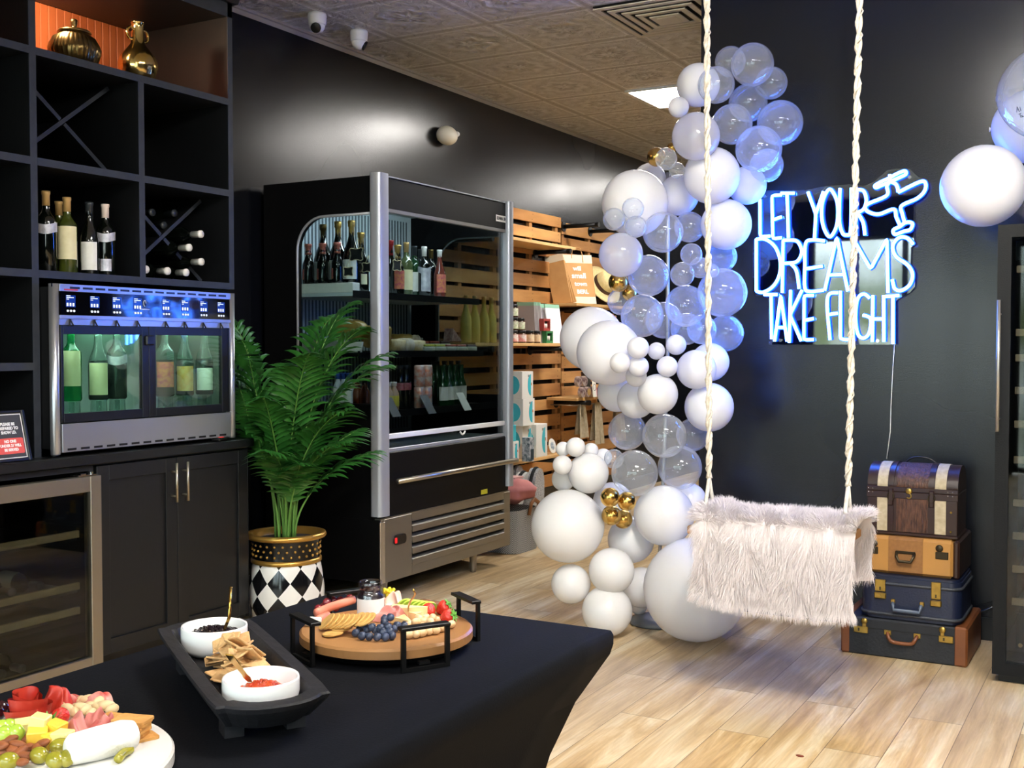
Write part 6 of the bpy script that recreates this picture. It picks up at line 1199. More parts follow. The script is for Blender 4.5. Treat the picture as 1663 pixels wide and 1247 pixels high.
# ---------------------------------------------------------------- tall wine fridge
xa, xb_, yf, ybk, zt = -.515, .115, 4.692, 5.30, 1.762
t = thing('wine_fridge', 'tall black wine fridge with wooden racks and a slim steel handle', 'wine fridge', ((xa + xb_) / 2, yf, 0)); M_WF = mat('black_textured_steel', '#0d0e10', .5, spec=.2, bump=(180, .1))
o = MB().box(xa, xa + .03, yf + .05, ybk, .03, zt - .005, M_WF).box(xb_ - .03, xb_, yf + .05, ybk, .03, zt - .005, M_WF).box(xa + .03, xb_ - .03, ybk - .03, ybk, .03, zt - .005, M_INT).box(xa + .03, xb_ - .03, yf + .05, ybk - .03, zt - .06, zt - .005, M_WF).box(xa + .03, xb_ - .03, yf + .05, ybk - .03, .03, .12, M_WF).box(xa + .02, xb_ - .02, yf + .04, ybk - .02, .0005, .03, M_INT); o.build('body', t, world=True)
f_ = .048; o = MB(); zb0 = .035
for P4 in (((xa, zb0), (xa + f_, zb0 + f_), (xa + f_, zt - f_), (xa, zt)), ((xb_, zb0), (xb_ - f_, zb0 + f_), (xb_ - f_, zt - f_), (xb_, zt)), ((xa, zt), (xa + f_, zt - f_), (xb_ - f_, zt - f_), (xb_, zt)), ((xa, zb0), (xa + f_, zb0 + f_), (xb_ - f_, zb0 + f_), (xb_, zb0))): o.prism(P4, 'y', yf, yf + .045, M_WF)
do = o.build('door', t, world=True); MB().box(xa + f_, xb_ - f_, yf + .012, yf + .018, zb0 + f_, zt - f_, thin_glass('tinted_fridge_glass', '#ccd1d4', .01)).build('pane', do, world=True)
hx = xa + .012; h = MB().tube([(hx, yf - .045, at(1624, 487, y=yf - .04).z), (hx, yf - .045, at(1624, 701, y=yf - .04).z)], .007, M_STEEL, 12)
for py in (510, 680): z_ = at(1624, py, y=yf).z; h.tube([(hx, yf - .045, z_), (hx, yf, z_)], .005, M_STEEL, 8)
h.build('handle', do, world=True)
MB().box(xa + f_ + .01, xb_ - f_ - .01, yf + .055, yf + .06, zt - f_ - .085, zt - f_ - .01, M_GBLK).build('control_strip', t, world=True)
WZ = []
for py in (437, 540, 581, 634, 689, 747, 817, 871, 925, 978):
    z_ = at(1656, py, y=yf + .07).z; WZ.append(z_); MB().box(xa + .06, xb_ - .06, yf + .07, yf + .085, z_ - .014, z_ + .014, M_SHELFWOOD, .002).box(xa + .075, xb_ - .075, yf + .085, ybk - .05, z_ - .012, z_ - .004, M_BLK).build('rack_shelf', t, world=True)
for i, z_ in enumerate(WZ[1:]):
    for j, x_ in enumerate((xa + .125, xa + .215)):
        if (i + j) % 3 == 2: continue
        o = bottle('wine_bottle', 'dark bottle in the tall wine fridge, rack %s down, %s' % (('two', 'three', 'four', 'five', 'six', 'seven', 'eight', 'nine', 'ten')[i], 'away from the handle' if j else 'on the handle side'), .29, .037, M_BGLASS, (M_CAPD, M_RED, M_TAN)[(i * 2 + j) % 3], group='bottles in the tall wine fridge'); o.location = (x_, yf + .40, z_ + .036); o.rotation_euler = (PI / 2, 0, 0)
MB().cyl((at(1657, 1048, y=yf + .09).x, yf + .088, at(1657, 1048, y=yf + .09).z), .008, .004, M_TAN, 14, 'y').build('lock_cap', t, world=True)
MB().box(xa + .075, xb_ - .075, yf + .092, yf + .10, .12, .26, M_INT).build('lower_panel', t, world=True)
# ---------------------------------------------------------------- table
TZ = .74; tx0, tx1, ty0, ty1 = -1.62, -.92, .12, 2.04
t = thing('folding_table', 'long folding table hidden under the black stretch cover', 'table', ((tx0 + tx1) / 2, (ty0 + ty1) / 2, 0))
M_TT = mat('grey_table_plastic', '#9a9a98', .5)
MB().box(tx0 + .004, tx1 - .004, ty0 + .004, ty1 - .004, TZ - .035, TZ - .004, M_TT, .004).build('tabletop', t, world=True)
for x_ in (tx0 + .16, tx1 - .16):
    for y_ in (ty0 + .20, ty1 - .20): MB().tube([(x_, y_, 0.001), (x_, y_, TZ - .035)], .012, M_IRON, 10).build('leg', t, world=True)
M_SPX = mat('black_stretch_fabric', '#0b0d13', .9, spec=.12, noise=(2, '#090b10', .5), bump=(260, .12))
def cover():
    o = MB(); n = 14; lv = []
    cx_, cy_ = (tx0 + tx1) / 2, (ty0 + ty1) / 2; W_, D_ = tx1 - tx0, ty1 - ty0
    def ring(z, corner, mid):
        pts = []
        def side(a, b_, nx, ny):
            for i in range(n):
                u = i / n; k = (corner + (mid - corner) * math.sin(PI * u) ** .6)
                pts.append((a[0] + (b_[0] - a[0]) * u, a[1] + (b_[1] - a[1]) * u, nx * k, ny * k, u))
        A, B_, C_, D0 = (tx0, ty0), (tx1, ty0), (tx1, ty1), (tx0, ty1)
        out = []
        for (p, q, nx, ny) in ((A, B_, 0, 1), (B_, C_, -1, 0), (C_, D0, 0, -1), (D0, A, 1, 0)):
            for i in range(n):
                u = i / n; k = corner + (mid - corner) * math.sin(PI * u) ** .7
                x = p[0] + (q[0] - p[0]) * u; y = p[1] + (q[1] - p[1]) * u
                # pull every point in from the corner along both axes
                x = cx_ + (x - cx_) * (W_ / 2 - corner) / (W_ / 2) + nx * (k - corner); y = cy_ + (y - cy_) * (D_ / 2 - corner) / (D_ / 2) + ny * (k - corner)
                out.append((x, y, z))
        return out
    for (z, c, m) in ((TZ, .012, .012), (TZ - .003, .003, .003), (TZ - .012, -.001, -.001), (TZ - .03, -.001, -.001), (TZ - .05, .004, .006), (.60, .055, .085), (.50, .092, .13), (.38, .12, .165), (.25, .132, .18), (.12, .135, .18), (.002, .135, .17)): lv.append(ring(z, c, m))
    N = len(lv[0]); vs = [p for r_ in lv for p in r_]; fs = []
    for i in range(len(lv) - 1):
        for k in range(N): fs.append((i * N + k, i * N + (k + 1) % N, (i + 1) * N + (k + 1) % N, (i + 1) * N + k))
    fs.append(tuple(range(N))); o.add(vs, fs, M_SPX, True); return o.build('table_cover', loc=(cx_, cy_, 0))
c_ = cover(); tag(c_, 'fitted black stretch cloth over the food table', 'tablecloth')
TP = TZ + .0008
# ---------------------------------------------------------------- boat tray with crackers and bowls
M_BWOOD = mat('charcoal_carved_wood', '#18181b', .6, spec=.3, noise=(9, '#232328', .7), bump=(50, .3), stretch=(.3, 1, 1))
bc = V(-1.268, 1.348, TP); ang = math.radians(-34.2)
t = thing('boat_tray', 'long footed charcoal wooden boat tray on the black table', 'tray', bc, ang)
def oct_(Lx, Wy, k): 
    a, b_ = Lx / 2, Wy / 2; return [(a, -b_ * .35), (a, b_ * .35), (a * (1 - .10 * k), b_ * .82), (a * (1 - .26 * k), b_), (-a * (1 - .26 * k), b_), (-a * (1 - .10 * k), b_ * .82), (-a, b_ * .35), (-a, -b_ * .35), (-a * (1 - .10 * k), -b_ * .82), (-a * (1 - .26 * k), -b_), (a * (1 - .26 * k), -b_), (a * (1 - .10 * k), -b_ * .82)]
def smooth_ring(p, z): return [Vector((q.x, q.y, z)) for q in cr_spline([(a, b_, 0) for a, b_ in p], 3, closed=True)]
rings = [smooth_ring(oct_(.40, .09, 1), .020), smooth_ring(oct_(.47, .125, 1), .022), smooth_ring(oct_(.535, .162, 1), .052), smooth_ring(oct_(.545, .170, 1), .060), smooth_ring(oct_(.540, .166, 1), .063), smooth_ring(oct_(.495, .128, 1), .063), smooth_ring(oct_(.49, .122, 1), .060), smooth_ring(oct_(.45, .105, 1), .032), smooth_ring(oct_(.44, .095, 1), .030)]
o = MB(); N = len(rings[0]); vs = [p for r_ in rings for p in r_]; fs = [(i * N + k, i * N + (k + 1) % N, (i + 1) * N + (k + 1) % N, (i + 1) * N + k) for i in range(len(rings) - 1) for k in range(N)]
fs += [tuple(range(N))[::-1], tuple(range((len(rings) - 1) * N, len(rings) * N))]; o.add(vs, fs, M_BWOOD, False); o.build('body', t)
for sx_ in (-1, 1):
    for sy_ in (-1, 1): MB().prism([(sx_ * .175 - .02, sy_ * .045 - .014), (sx_ * .175 + .02, sy_ * .045 - .014), (sx_ * .175 + .02, sy_ * .045 + .014), (sx_ * .175 - .02, sy_ * .045 + .014)], 'z', 0, .024, M_BWOOD).build('foot', t)
BT = Matrix.Translation(bc) @ Matrix.Rotation(ang, 4, 'Z')
def onboat(u, v, z): return BT @ V(u, v, z)
M_POR = mat('white_porcelain', '#f1f0ee', .15); M_SPOON = mat('gold_cutlery', '#c8a050', .2, 1.0)
def bowl(u, v, R, h_, label, m_fill, fill, fr):
    p = onboat(u, v, .0315); t = thing('dip_bowl', label, 'bowl', p, 0, 'white dip bowls on the boat tray')
    MB().lathe([(R * .55, 0), (R * .82, .002), (R * .96, .012), (R, h_ * .5), (R * 1.0, h_ - .003), (R * .985, h_), (R * .93, h_ - .002), (R * .91, h_ * .5), (R * .80, .010), (1e-5, .007)], m=M_POR, n=48).build('bowl_body', t); return p
RB = .056
p1 = bowl(-.158, .0, RB, .048, 'white bowl of dark berry jam at the far end of the boat tray', None, 0, 1)
p2 = bowl(.168, .0, RB, .044, 'white bowl with red pepper jam at the table end of the boat tray', None, 0, 1)
M_JAM = mat('dark_berry_jam', '#160812', .08, spec=.8, bump=(90, .6)); M_RJAM = mat('red_pepper_jam', '#b3301c', .15, spec=.7, noise=(60, '#d8602c', .8), bump=(90, .6))
R_ = random.Random(2)
def mound(c, R, h_, m, label, nm, cat, off=(0, 0)):
    o = MB(); o.sheet(lambda u, v: V(math.cos(2 * PI * u) * R * v, math.sin(2 * PI * u) * R * v, h_ * (1 - v * v) + .003 * math.sin(u * 40 + v * 20) * (1 - v) + .002 * math.sin(u * 25 * PI) * v * (1 - v)), 36, 10, m)
    k = 34
    for i in range(k):
        a = R_.uniform(0, 2 * PI); r_ = R * .86 * math.sqrt(R_.random()); o.ball((r_ * math.cos(a), r_ * math.sin(a), h_ * (1 - (r_ / R) ** 2) - .001), R_.uniform(.002, .004), m, 7, 5)
    o = o.build(nm, loc=(0, 0, 0)); o.location = c; tag(o, label, cat, kind='stuff'); return o
mound(p1 + V(0, 0, .030), .0500, .014, M_JAM, 'dark glossy berry jam filling the far white bowl', 'berry_jam', 'jam')
mound(p2 + V(.006, -.004, .020), .043, .018, M_RJAM, 'chunky red pepper jam heaped in the nearer white bowl', 'pepper_jam', 'jam')
s1 = at(372, 1003, t=1.93); s0 = at(375, 953, t=1.95)
o = MB().tube([p1 + V(.012, .006, .030), s1, s0], lambda s: .0028, M_SPOON, 8).build('gold_spoon', loc=tuple(p1)); tag(o, 'slim gold spoon standing upright in the dark berry jam', 'spoon')
a_, b_ = at(372, 1062, t=1.62), p2 + V(-.018, -.004, .036); dr = (b_ - a_); wv = dr.cross(V(0, 0, 1)).normalized(); o = MB()
k_ = [(0, .0062), (.15, .0070), (.5, .0052), (.75, .0045), (.85, .0065), (1, .004)]; vs = []
for f, w_ in k_: vs += [a_ + dr * f - wv * w_, a_ + dr * f + wv * w_, a_ + dr * f + wv * w_ - V(0, 0, .0022), a_ + dr * f - wv * w_ - V(0, 0, .0022)]
o.add(vs, [(i * 4 + j, i * 4 + (j + 1) % 4, i * 4 + 4 + (j + 1) % 4, i * 4 + 4 + j) for i in range(5) for j in range(4)] + [(0, 3, 2, 1), (20, 21, 22, 23)], M_SPOON); tag(o.build('cheese_spreader', loc=tuple(b_)), 'gold spreader leaning into the red pepper jam bowl', 'spreader')
# square crackers
M_PITA = mat('toasted_pita', '#dcb47e', .75, noise=(60, '#c08f55', .6), bump=(90, .3))
def cracker_mesh():
    o = MB(); o.box(-.0165, .0165, -.0165, .0165, -.0016, .0016, M_PITA, .0012); ob = o.build('pita_cracker'); me = ob.data; bpy.data.objects.remove(ob); return me
cm = cracker_mesh(); R_ = random.Random(14); k = 0
for lay in range(5):
    for i in range(14 if lay < 3 else 9):
        u = R_.uniform(-.085, .095) * (1 - .10 * lay); v = R_.uniform(-.034, .034) * (1 - .12 * lay)
        o = bpy.data.objects.new('pita_cracker', cm); COL.objects.link(o); o.location = onboat(u, v, .040 + lay * .0095 + R_.uniform(0, .003)); o.rotation_euler = (R_.uniform(-.75, .75) * (.5 + .15 * lay), R_.uniform(-.75, .75) * (.4 + .15 * lay), R_.uniform(0, 3))
        tag(o, 'square toasted pita cracker heaped between the two white bowls', 'cracker', 'pita crackers in the boat tray'); k += 1
# ---------------------------------------------------------------- round wooden board with iron brackets
wc = at(628, 1018, z=.778); wc.z = TP; BZ = .778
M_ACA = mat('acacia_board', '#a8794a', .45, noise=(7, '#7e5530', .8), stretch=(1, .12, 1)); t = thing('serving_board', 'round acacia serving board with four black iron brackets on the table', 'board', wc, .5)
MB().lathe([(1e-5, BZ - TP - .022), (.150, BZ - TP - .022), (.160, BZ - TP - .018), (.160, BZ - TP - .004), (.156, BZ - TP), (1e-5, BZ - TP)], m=M_ACA, n=72, smooth=False).build('board', t)
MB().lathe([(1e-5, .008), (.146, .008), (.150, .0135), (1e-5, .0135)], m=M_IRON, n=48, smooth=False).lathe([(.05, 0), (.052, .008)], m=M_IRON, n=24).build('base_plate', t)
for adeg in (-31, -116, 58, 152):
    a = math.radians(adeg) - .5; o = MB(); o.T = Matrix.Rotation(a, 4, 'Z'); r_ = .166; hw = .046; zt_ = BZ - TP + .034
    o.box(r_, r_ + .006, -hw, -hw + .0085, .0, zt_, M_IRON).box(r_, r_ + .006, hw - .0085, hw, .0, zt_, M_IRON).box(r_, r_ + .006, -hw + .0085, hw - .0085, 0, .006, M_IRON).box(r_ - .012, r_ + .008, -hw - .001, hw + .001, zt_, zt_ + .006, M_IRON, .001).box(r_ - .010, r_, -.01, .01, .008, .0135, M_IRON)
    o.build('iron_bracket', t)
BZ += .0006
def on(px, py, dz=0): p = at(px, py, z=BZ + dz); return p
def ball_thing(nm, label, cat, p, r, m, group, s=(1, 1, 1), rot=None, mod=None, lift=True):
    o = MB(); o.ball((0, 0, 0), r, m, 18, 12, *s, mod=mod); ob = o.build(nm, loc=(0, 0, 0)); ob.location = (p.x, p.y, p.z + (r * s[2] if lift else 0)); ob.rotation_euler = rot or (0, 0, 0); tag(ob, label, cat, group); return ob
# jam jar
p = at(601, 1001, z=BZ); p = V(-1.262, 1.668, BZ) if False else at(602, 1003, z=BZ); t = thing('jam_jar', 'open glass jar of dark jam with a white label on the round board', 'jar', p)
MB().lathe([(.022, 0), (.0255, .004), (.0255, .046), (.022, .052), (.0205, .055), (.0225, .058), (.0225, .069), (.0215, .071), (.019, .066), (.019, .05)], m=thin_glass('jar_glass', '#f2eeec', .05), n=32, cap=False).build('glass_body', t)
MB().lathe([(.020, .003), (.0235, .006), (.0235, .045), (.019, .050), (.018, .061), (1e-5, .063)], m=M_JAM, n=28).build('jam_filling', t)
MB().lathe([(.0260, .008), (.0260, .040)], m=mat('barcode_label', '#e6e4e2', .6, noise=(3, '#d0ced0', .5)), n=32, cap=False).build('label', t)
# grapes, blueberries
M_GRAPE = mat('red_grape', '#6b1a22', .15, spec=.7, noise=(30, '#8f3038', .6)); M_BLUE = mat('blueberry_skin', '#232a3c', .45, noise=(60, '#4c5874', .7))
for i, (px, py, dz) in enumerate(((517, 992, 0), (526, 988, 0), (537, 984, 0), (531, 981, .010), (541, 978, .009), (549, 984, 0), (553, 978, .008), (561, 980, 0), (568, 975, .004), (546, 988, 0))):
    ball_thing('red_grape', 'glossy red grape in the cluster at the back of the round board', 'grape', on(px, py + 5, dz), .0085, M_GRAPE, 'red grapes on the round board', (1, 1, 1.1))
R_ = random.Random(4)
BB = [(578, 1037, 0), (588, 1042, 0), (600, 1043, 0), (613, 1044, 0), (626, 1044, 0), (637, 1042, 0), (585, 1030, .0), (597, 1032, .004), (610, 1033, .004), (622, 1036, .004), (634, 1035, .004), (604, 1028, .010), (618, 1029, .010), (592, 1025, .008), (630, 1027, .010), (641, 1030, .004), (645, 1025, .006), (656, 1025, .004), (624, 1020, .013), (634, 1012, .020), (625, 1014, .018)]
for (px, py, dz) in BB:
    o = MB(); o.ball((0, 0, 0), .0078, M_BLUE, 16, 10, sz=.88).lathe([(.0022, .0066), (.0034, .0074), (.0026, .0062)], m=M_BLUE, n=8); ob = o.build('blueberry', loc=(0, 0, 0)); p = on(px, py - 3, dz); ob.location = (p.x, p.y, p.z + .0072); ob.rotation_euler = (R_.uniform(-1, 1), R_.uniform(-1, 1), R_.uniform(0, 6)); tag(ob, 'dusky blueberry in the pile at the front of the round board', 'blueberry', 'blueberries on the round board')
# fanned round crackers
M_WAF = mat('golden_wafer', '#d6ab62', .7, noise=(70, '#b98740', .6), bump=(100, .3))
wm = MB().lathe([(1e-5, -.0018), (.0185, -.0018), (.0195, 0), (.0185, .0018), (1e-5, .0018)], m=M_WAF, n=28, smooth=False).build('round_cracker'); wme = wm.data; bpy.data.objects.remove(wm)
for i in range(9):
    p = on(531 + i * 8.0, 1020 - i * 1.6 - (i > 5) * 3, .003 + i * .0034); o = bpy.data.objects.new('round_cracker', wme); COL.objects.link(o); o.location = (p.x, p.y, p.z + .0125 - i * .0018); o.rotation_euler = (Matrix.Rotation(.51, 3, 'Z') @ Matrix.Rotation(-.72 + .03 * i, 3, 'Y') @ Matrix.Rotation(.22, 3, 'X')).to_euler(); tag(o, 'thin round cracker in the fanned row beside the blueberries', 'cracker', 'fanned crackers on the round board')
for (px, py, lb) in ((556, 1031, 'round cracker lying flat in front of the fan'), (541, 1036, 'lowest round cracker lying at the board edge')):
    p = on(px, py - 4); o = bpy.data.objects.new('round_cracker', wme); COL.objects.link(o); o.location = (p.x, p.y, p.z + .004 + (.004 if px == 556 else 0)); o.rotation_euler = (.05, -.1, 0); tag(o, lb, 'cracker')
# cold cuts as folded sheets
M_PROS = mat('prosciutto', '#c2605a', .45, noise=(14, '#e0a99c', .75), sss=0.0); M_SAL = mat('salami_slice', '#b8483f', .45, noise=(50, '#e2b3a4', .7)); M_HAM = mat('rolled_ham', '#d8745c', .4, noise=(18, '#e6a088', .6)); M_PEP = mat('pepperoni', '#b32a1e', .4, noise=(40, '#cf4a34', .6))
def folded(nm, label, cat, p, L_, W_, H__, m, seed, rz=0, folds=3, group=None):
    R_ = random.Random(seed); f1, f2, f3 = R_.uniform(0, 6), R_.uniform(0, 6), R_.uniform(.7, 1.3)
    def top(u, v, o_=0):
        x = (u - .5) * L_; y = (v - .5) * W_ * (1 - .35 * abs(u - .5) * 2); e_ = max(0, 1 - ((u - .5) * 2) ** 4) * max(0, 1 - ((v - .5) * 2) ** 4)
        z = H__ * e_ * (.62 + .38 * math.sin(folds * PI * (u * f3 + .25 * v) + f1)) + .004 * math.sin(v * 14 + f2 + u * 5) * e_
        return V(x + .004 * math.sin(v * 9 + f1), y + .005 * math.sin(u * 12 + f2), max(z, .0006) + o_)
    o = MB(); o.sheet(lambda u, v: top(u, v), 34, 20, m); o.sheet(lambda u, v: V(top(u, v).x, top(u, v).y, .0002), 34, 1, m)
    ob = o.build(nm, loc=(0, 0, 0)); ob.location = p; ob.rotation_euler = (0, 0, rz); tag(ob, label, cat, group); return ob
folded('prosciutto_slice', 'big marbled prosciutto fold in the middle of the round board', 'prosciutto', on(622, 1003), .085, .060, .036, M_PROS, 3, -.6, 2)
folded('prosciutto_slice', 'smaller prosciutto fold behind the blueberries and beside the cheese', 'prosciutto', on(645, 1008), .045, .045, .026, M_PROS, 5, .7, 2); folded('salami_fold', 'pale pink salami fold behind the prosciutto and the jam jar', 'salami', on(634, 980), .05, .04, .024, mat('pale_salami', '#dfa893', .5, noise=(20, '#efccbc', .6)), 8, .2)
o = MB().tube(cr_spline([on(513, 1004) + V(0, 0, .010), on(540, 996) + V(0, 0, .014), on(575, 988) + V(0, 0, .018)], 5), .0085, M_HAM, 14, r2=.0065).build('ham_roll', loc=tuple(on(540, 998))); tag(o, 'long coral ham roll lying behind the round crackers', 'ham')
o = MB().tube(cr_spline([on(517, 1013) + V(0, 0, .008), on(532, 1006) + V(0, 0, .008)], 4), .008, M_HAM, 12).build('ham_roll', loc=tuple(on(525, 1010))); tag(o, 'short coral ham roll beside the white cheese', 'ham')
M_CHW = mat('white_cheese', '#f2ecd8', .5); M_CHY = mat('pale_yellow_cheese', '#ecd596', .45, noise=(9, '#f2e2b4', .5)); pack('cheese_chunk', 'small white cheese chunk at the board edge', 'cheese', on(509, 1016), .028, .022, .015, M_CHW, (0, 0, .4), seed=4)
def wedge(nm, label, px, py, L_, W_, h_, rz, m, dz=0):
    o = MB(); o.prism([(-L_ / 2, -W_ / 2), (L_ / 2, -W_ * .1), (L_ / 2, W_ * .1), (-L_ / 2, W_ / 2)], 'z', 0, h_, m); ob = o.build(nm, loc=(0, 0, 0)); ob.location = on(px, py, dz); ob.rotation_euler = (0, 0, rz); tag(ob, label, 'cheese', 'cheese wedges on the round board')
wedge('cheese_wedge', 'pale yellow cheese wedge holding the gold fork', 665, 1003, .07, .036, .022, .4, M_CHY); wedge('cheese_wedge', 'pale yellow cheese wedge beside the cracker fan and nuts', 655, 1014, .05, .03, .013, -.5, M_CHY); wedge('cheese_wedge', 'thin pale cheese wedge leaning under the strawberries', 684, 1003, .05, .03, .014, 1.3, M_CHY)
a_ = on(663, 1003) + V(0, 0, .012); b_ = at(672, 957, t=(a_ - V(0, 0, HC)).length * .995); b_ = at(671, 958, t=2.04)
o = MB().tube(cr_spline([a_, a_.lerp(b_, .35) + V(-.002, 0, .0), a_.lerp(b_, .7) + V(.004, .0, 0), a_.lerp(b_, .88) + V(.006, 0, 0), b_], 5), lambda s: .0042 if s < .35 else .0026, M_SPOON, 8, r2=.0016).build('gold_fork', loc=tuple(a_)); tag(o, 'small wavy gold fork stuck in the yellow cheese', 'fork')
M_KIWI = mat('green_apple_flesh', '#a6c93c', .35, noise=(30, '#c8dc6a', .6))
for i in range(6):
    p = on(658 + i * 7.5, 986 + i * 1.0, .002); o = MB(); pts = [(.019 * math.cos(a), .019 * math.sin(a)) for a in [PI * k / 12 for k in range(13)]]; o.T = Matrix.Rotation(.45, 4, 'Y'); o.prism(pts, 'x', -.002, .002, M_KIWI); ob = o.build('kiwi_slice', loc=(0, 0, 0)); ob.location = p + V(0, 0, .001); ob.rotation_euler = (0, 0, -.6); tag(ob, 'bright green fruit slice in the overlapping row behind the cheese', 'fruit slice', 'green fruit slices on the round board')
M_STRAW_ = mat('strawberry_skin', '#c8201a', .25, spec=.6, noise=(160, '#e0503a', .5), bump=(200, .4)); M_CALYX = mat('strawberry_leaf', '#5f9a3c', .5)
def strawberry(px, py, r, label, tilt, rz, z=None, leaf=True, base=None):
    p = base or on(px, py); t = thing('strawberry', label, 'strawberry', (p.x, p.y, p.z + r * .92), rz, 'strawberries'); T = Matrix.Rotation(tilt, 4, 'Y')
    o = MB(); o.T = T; o.lathe([(1e-5, -r * 1.25), (r * .35, -r * 1.12), (r * .72, -r * .6), (r * .95, 0), (r, r * .35), (r * .85, r * .75), (r * .4, r * .92), (1e-5, r * .9)], m=M_STRAW_, n=24); o.build('fruit', t)
    if leaf:
        o = MB(); o.T = T
        for k in range(7):
            a = 2 * PI * k / 7; d = V(math.cos(a), math.sin(a), 0); s_ = V(-math.sin(a), math.cos(a), 0); z0 = V(0, 0, r * .92)
            o.add([z0, z0 + d * r * .5 + s_ * r * .22 + V(0, 0, r * .12), z0 + d * r * 1.05 + V(0, 0, r * .05), z0 + d * r * .5 - s_ * r * .22 + V(0, 0, r * .12)], [(0, 1, 2, 3)], M_CALYX)
        o.tube([(0, 0, r * .9), (.001, 0, r * 1.35)], .0012, M_CALYX, 5); o.build('calyx', t)
strawberry(697, 1001, .0135, 'leafless strawberry beside the cheese on the round board', 1.5, 2.6, leaf=False); strawberry(720, 997, .0135, 'strawberry behind at the bracket side of the round board', .9, .3); strawberry(727, 1013, .0145, 'pale tipped strawberry with its leaves turned to the table corner', 1.2, .1)
M_PIS = mat('pistachio_shell', '#ddbf94', .5, noise=(30, '#c69c68', .6)); R_ = random.Random(9)
NUT = [(666, 1020), (676, 1016), (687, 1015), (699, 1016), (708, 1013), (718, 1012), (663, 1028), (674, 1027), (686, 1024), (697, 1025), (706, 1022), (664, 1037), (676, 1036), (686, 1034), (697, 1031), (707, 1030), (716, 1026), (722, 1022), (733, 1020), (680, 1010), (692, 1009), (703, 1009)]
for i, (px, py) in enumerate(NUT):
    ball_thing('pistachio', 'cream pistachio in the heap behind the front iron bracket', 'nut', on(px, py, .005 if i in (1, 2, 3, 8, 9, 19, 20, 21) else 0), .0092, M_PIS, 'pistachios on the round board', (1.15, .8, .8), (0, 0, R_.uniform(0, 3)), lambda q: 1 - .1 * abs(q.x) ** 3)
p = on(632, 976); o = MB()
for k in range(9): a = 2 * PI * k / 9; o.ball((.009 * math.cos(a), .009 * math.sin(a), .020 + .003 * (k % 2)), .0042, mat('yellow_garnish', '#e6cf2c', .5), 8, 5)
o.lathe([(.006, 0), (.009, .018), (1e-5, .019)], m=mat('yellow_garnish', '#e6cf2c', .5), n=10); o = o.build('yellow_pepper_crown', loc=(0, 0, 0)); o.location = p; tag(o, 'jagged yellow garnish behind the jam jar', 'garnish')
pack('dried_fig', 'brown dried fruit between the green slices and strawberries', 'dried fruit', on(705, 986), .026, .020, .012, mat('dried_brown_fruit', '#7a4e30', .5, noise=(40, '#5c3820', .7)), seed=6); pack('dried_fig', 'second brown dried fruit behind the green slices', 'dried fruit', on(690, 981), .024, .016, .010, mat('dried_brown_fruit', '#7a4e30'), seed=7)
# ---------------------------------------------------------------- white marble board
mc = V(-1.28, .952, TP); MZ = TP + .020
M_MARB = mat('white_marble', '#eceae6', .18, noise=(6, '#dcd9d4', .4)); o = MB().lathe([(1e-5, 0), (.197, 0), (.200, .003), (.200, .017), (.197, .020), (1e-5, .020)], m=M_MARB, n=96, smooth=False).build('marble_board', loc=(0, 0, 0)); o.location = mc; tag(o, 'round white marble board loaded with cheese, nuts and fruit', 'board')
MZ += .0006
def om(px, py, dz=0): return at(px, py, z=MZ + dz)
M_ALM = mat('almond_skin', '#9c5a32', .6, noise=(50, '#7a4020', .7)); M_OLV = mat('green_olive', '#8f8a22', .15, spec=.7, noise=(20, '#a69a3a', .7)); M_CASH = mat('cashew', '#e0c79a', .45, noise=(20, '#d0b080', .5))
ALM = [(8, 1211), (18, 1206), (30, 1215), (40, 1205), (56, 1208), (70, 1213), (6, 1226), (20, 1222), (34, 1226), (48, 1219), (60, 1222), (12, 1238), (28, 1240), (42, 1234), (3, 1218), (22, 1232), (36, 1244)]
R_ = random.Random(31)
for i, (px, py) in enumerate(ALM):
    p = om(px, py, .004 * (i % 3)); ball_thing('almond', 'brown almond in the heap at the cut off edge of the marble board', 'almond', p, .0085, M_ALM, 'almonds on the marble board', (1.55, .85, .62), (R_.uniform(-.3, .3), R_.uniform(-.4, .4), R_.uniform(0, 3)), lambda q: 1 - .18 * max(q.x, 0) ** 2)
for i, (px, py, k) in enumerate(((64, 1237, 0), (98, 1222, 1), (128, 1236, 2), (108, 1242, 3), (90, 1245, 4), (14, 1246, 5))):
    ball_thing('green_olive', 'glossy green olive ' + ('beside the almonds', 'highest, between the cheese cubes and the white log', 'next to the white cheese log', 'between the other olives', 'low in the middle of the olives', 'at the almond side edge')[k], 'olive', om(px, py + 3), .0115, M_OLV, 'olives on the marble board', (1.18, .95, .95), (0, 0, i * .8))
for i, (px, py) in enumerate(((98, 1146), (110, 1152), (132, 1139), (145, 1137), (150, 1148), (162, 1140), (170, 1138), (140, 1154), (160, 1151), (172, 1147), (120, 1158), (183, 1153), (149, 1160), (130, 1150))):
    ball_thing('cashew', 'pale cream nut in the row behind the strawberry and prosciutto', 'nut', om(px, py + 6, .004 * (i % 2)), .0095, M_CASH, 'pale nuts on the marble board', (1.35, .8, .75), (0, 0, R_.uniform(0, 3)), lambda q: 1 + .12 * q.x * q.x * (1 if q.y > 0 else -1))
M_LOG = mat('fresh_goat_cheese', '#f4f1ea', .55, bump=(60, .4)); o = MB(); o.T = Matrix.Rotation(1.30, 4, 'Z')
o.lathe([(1e-5, -.046), (.014, -.046), (.0195, -.040), (.0215, -.01), (.0215, .03), (.0185, .043), (.012, .047), (1e-5, .047)], (0, 0, .0208), 28, M_LOG, True, 'x', mod=lambda a, z: 1 + .02 * math.sin(a * 5 + z * 90)); o = o.build('cheese_log', loc=(0, 0, 0)); o.location = om(166, 1230); tag(o, 'thick white goat cheese log on the marble board', 'cheese')
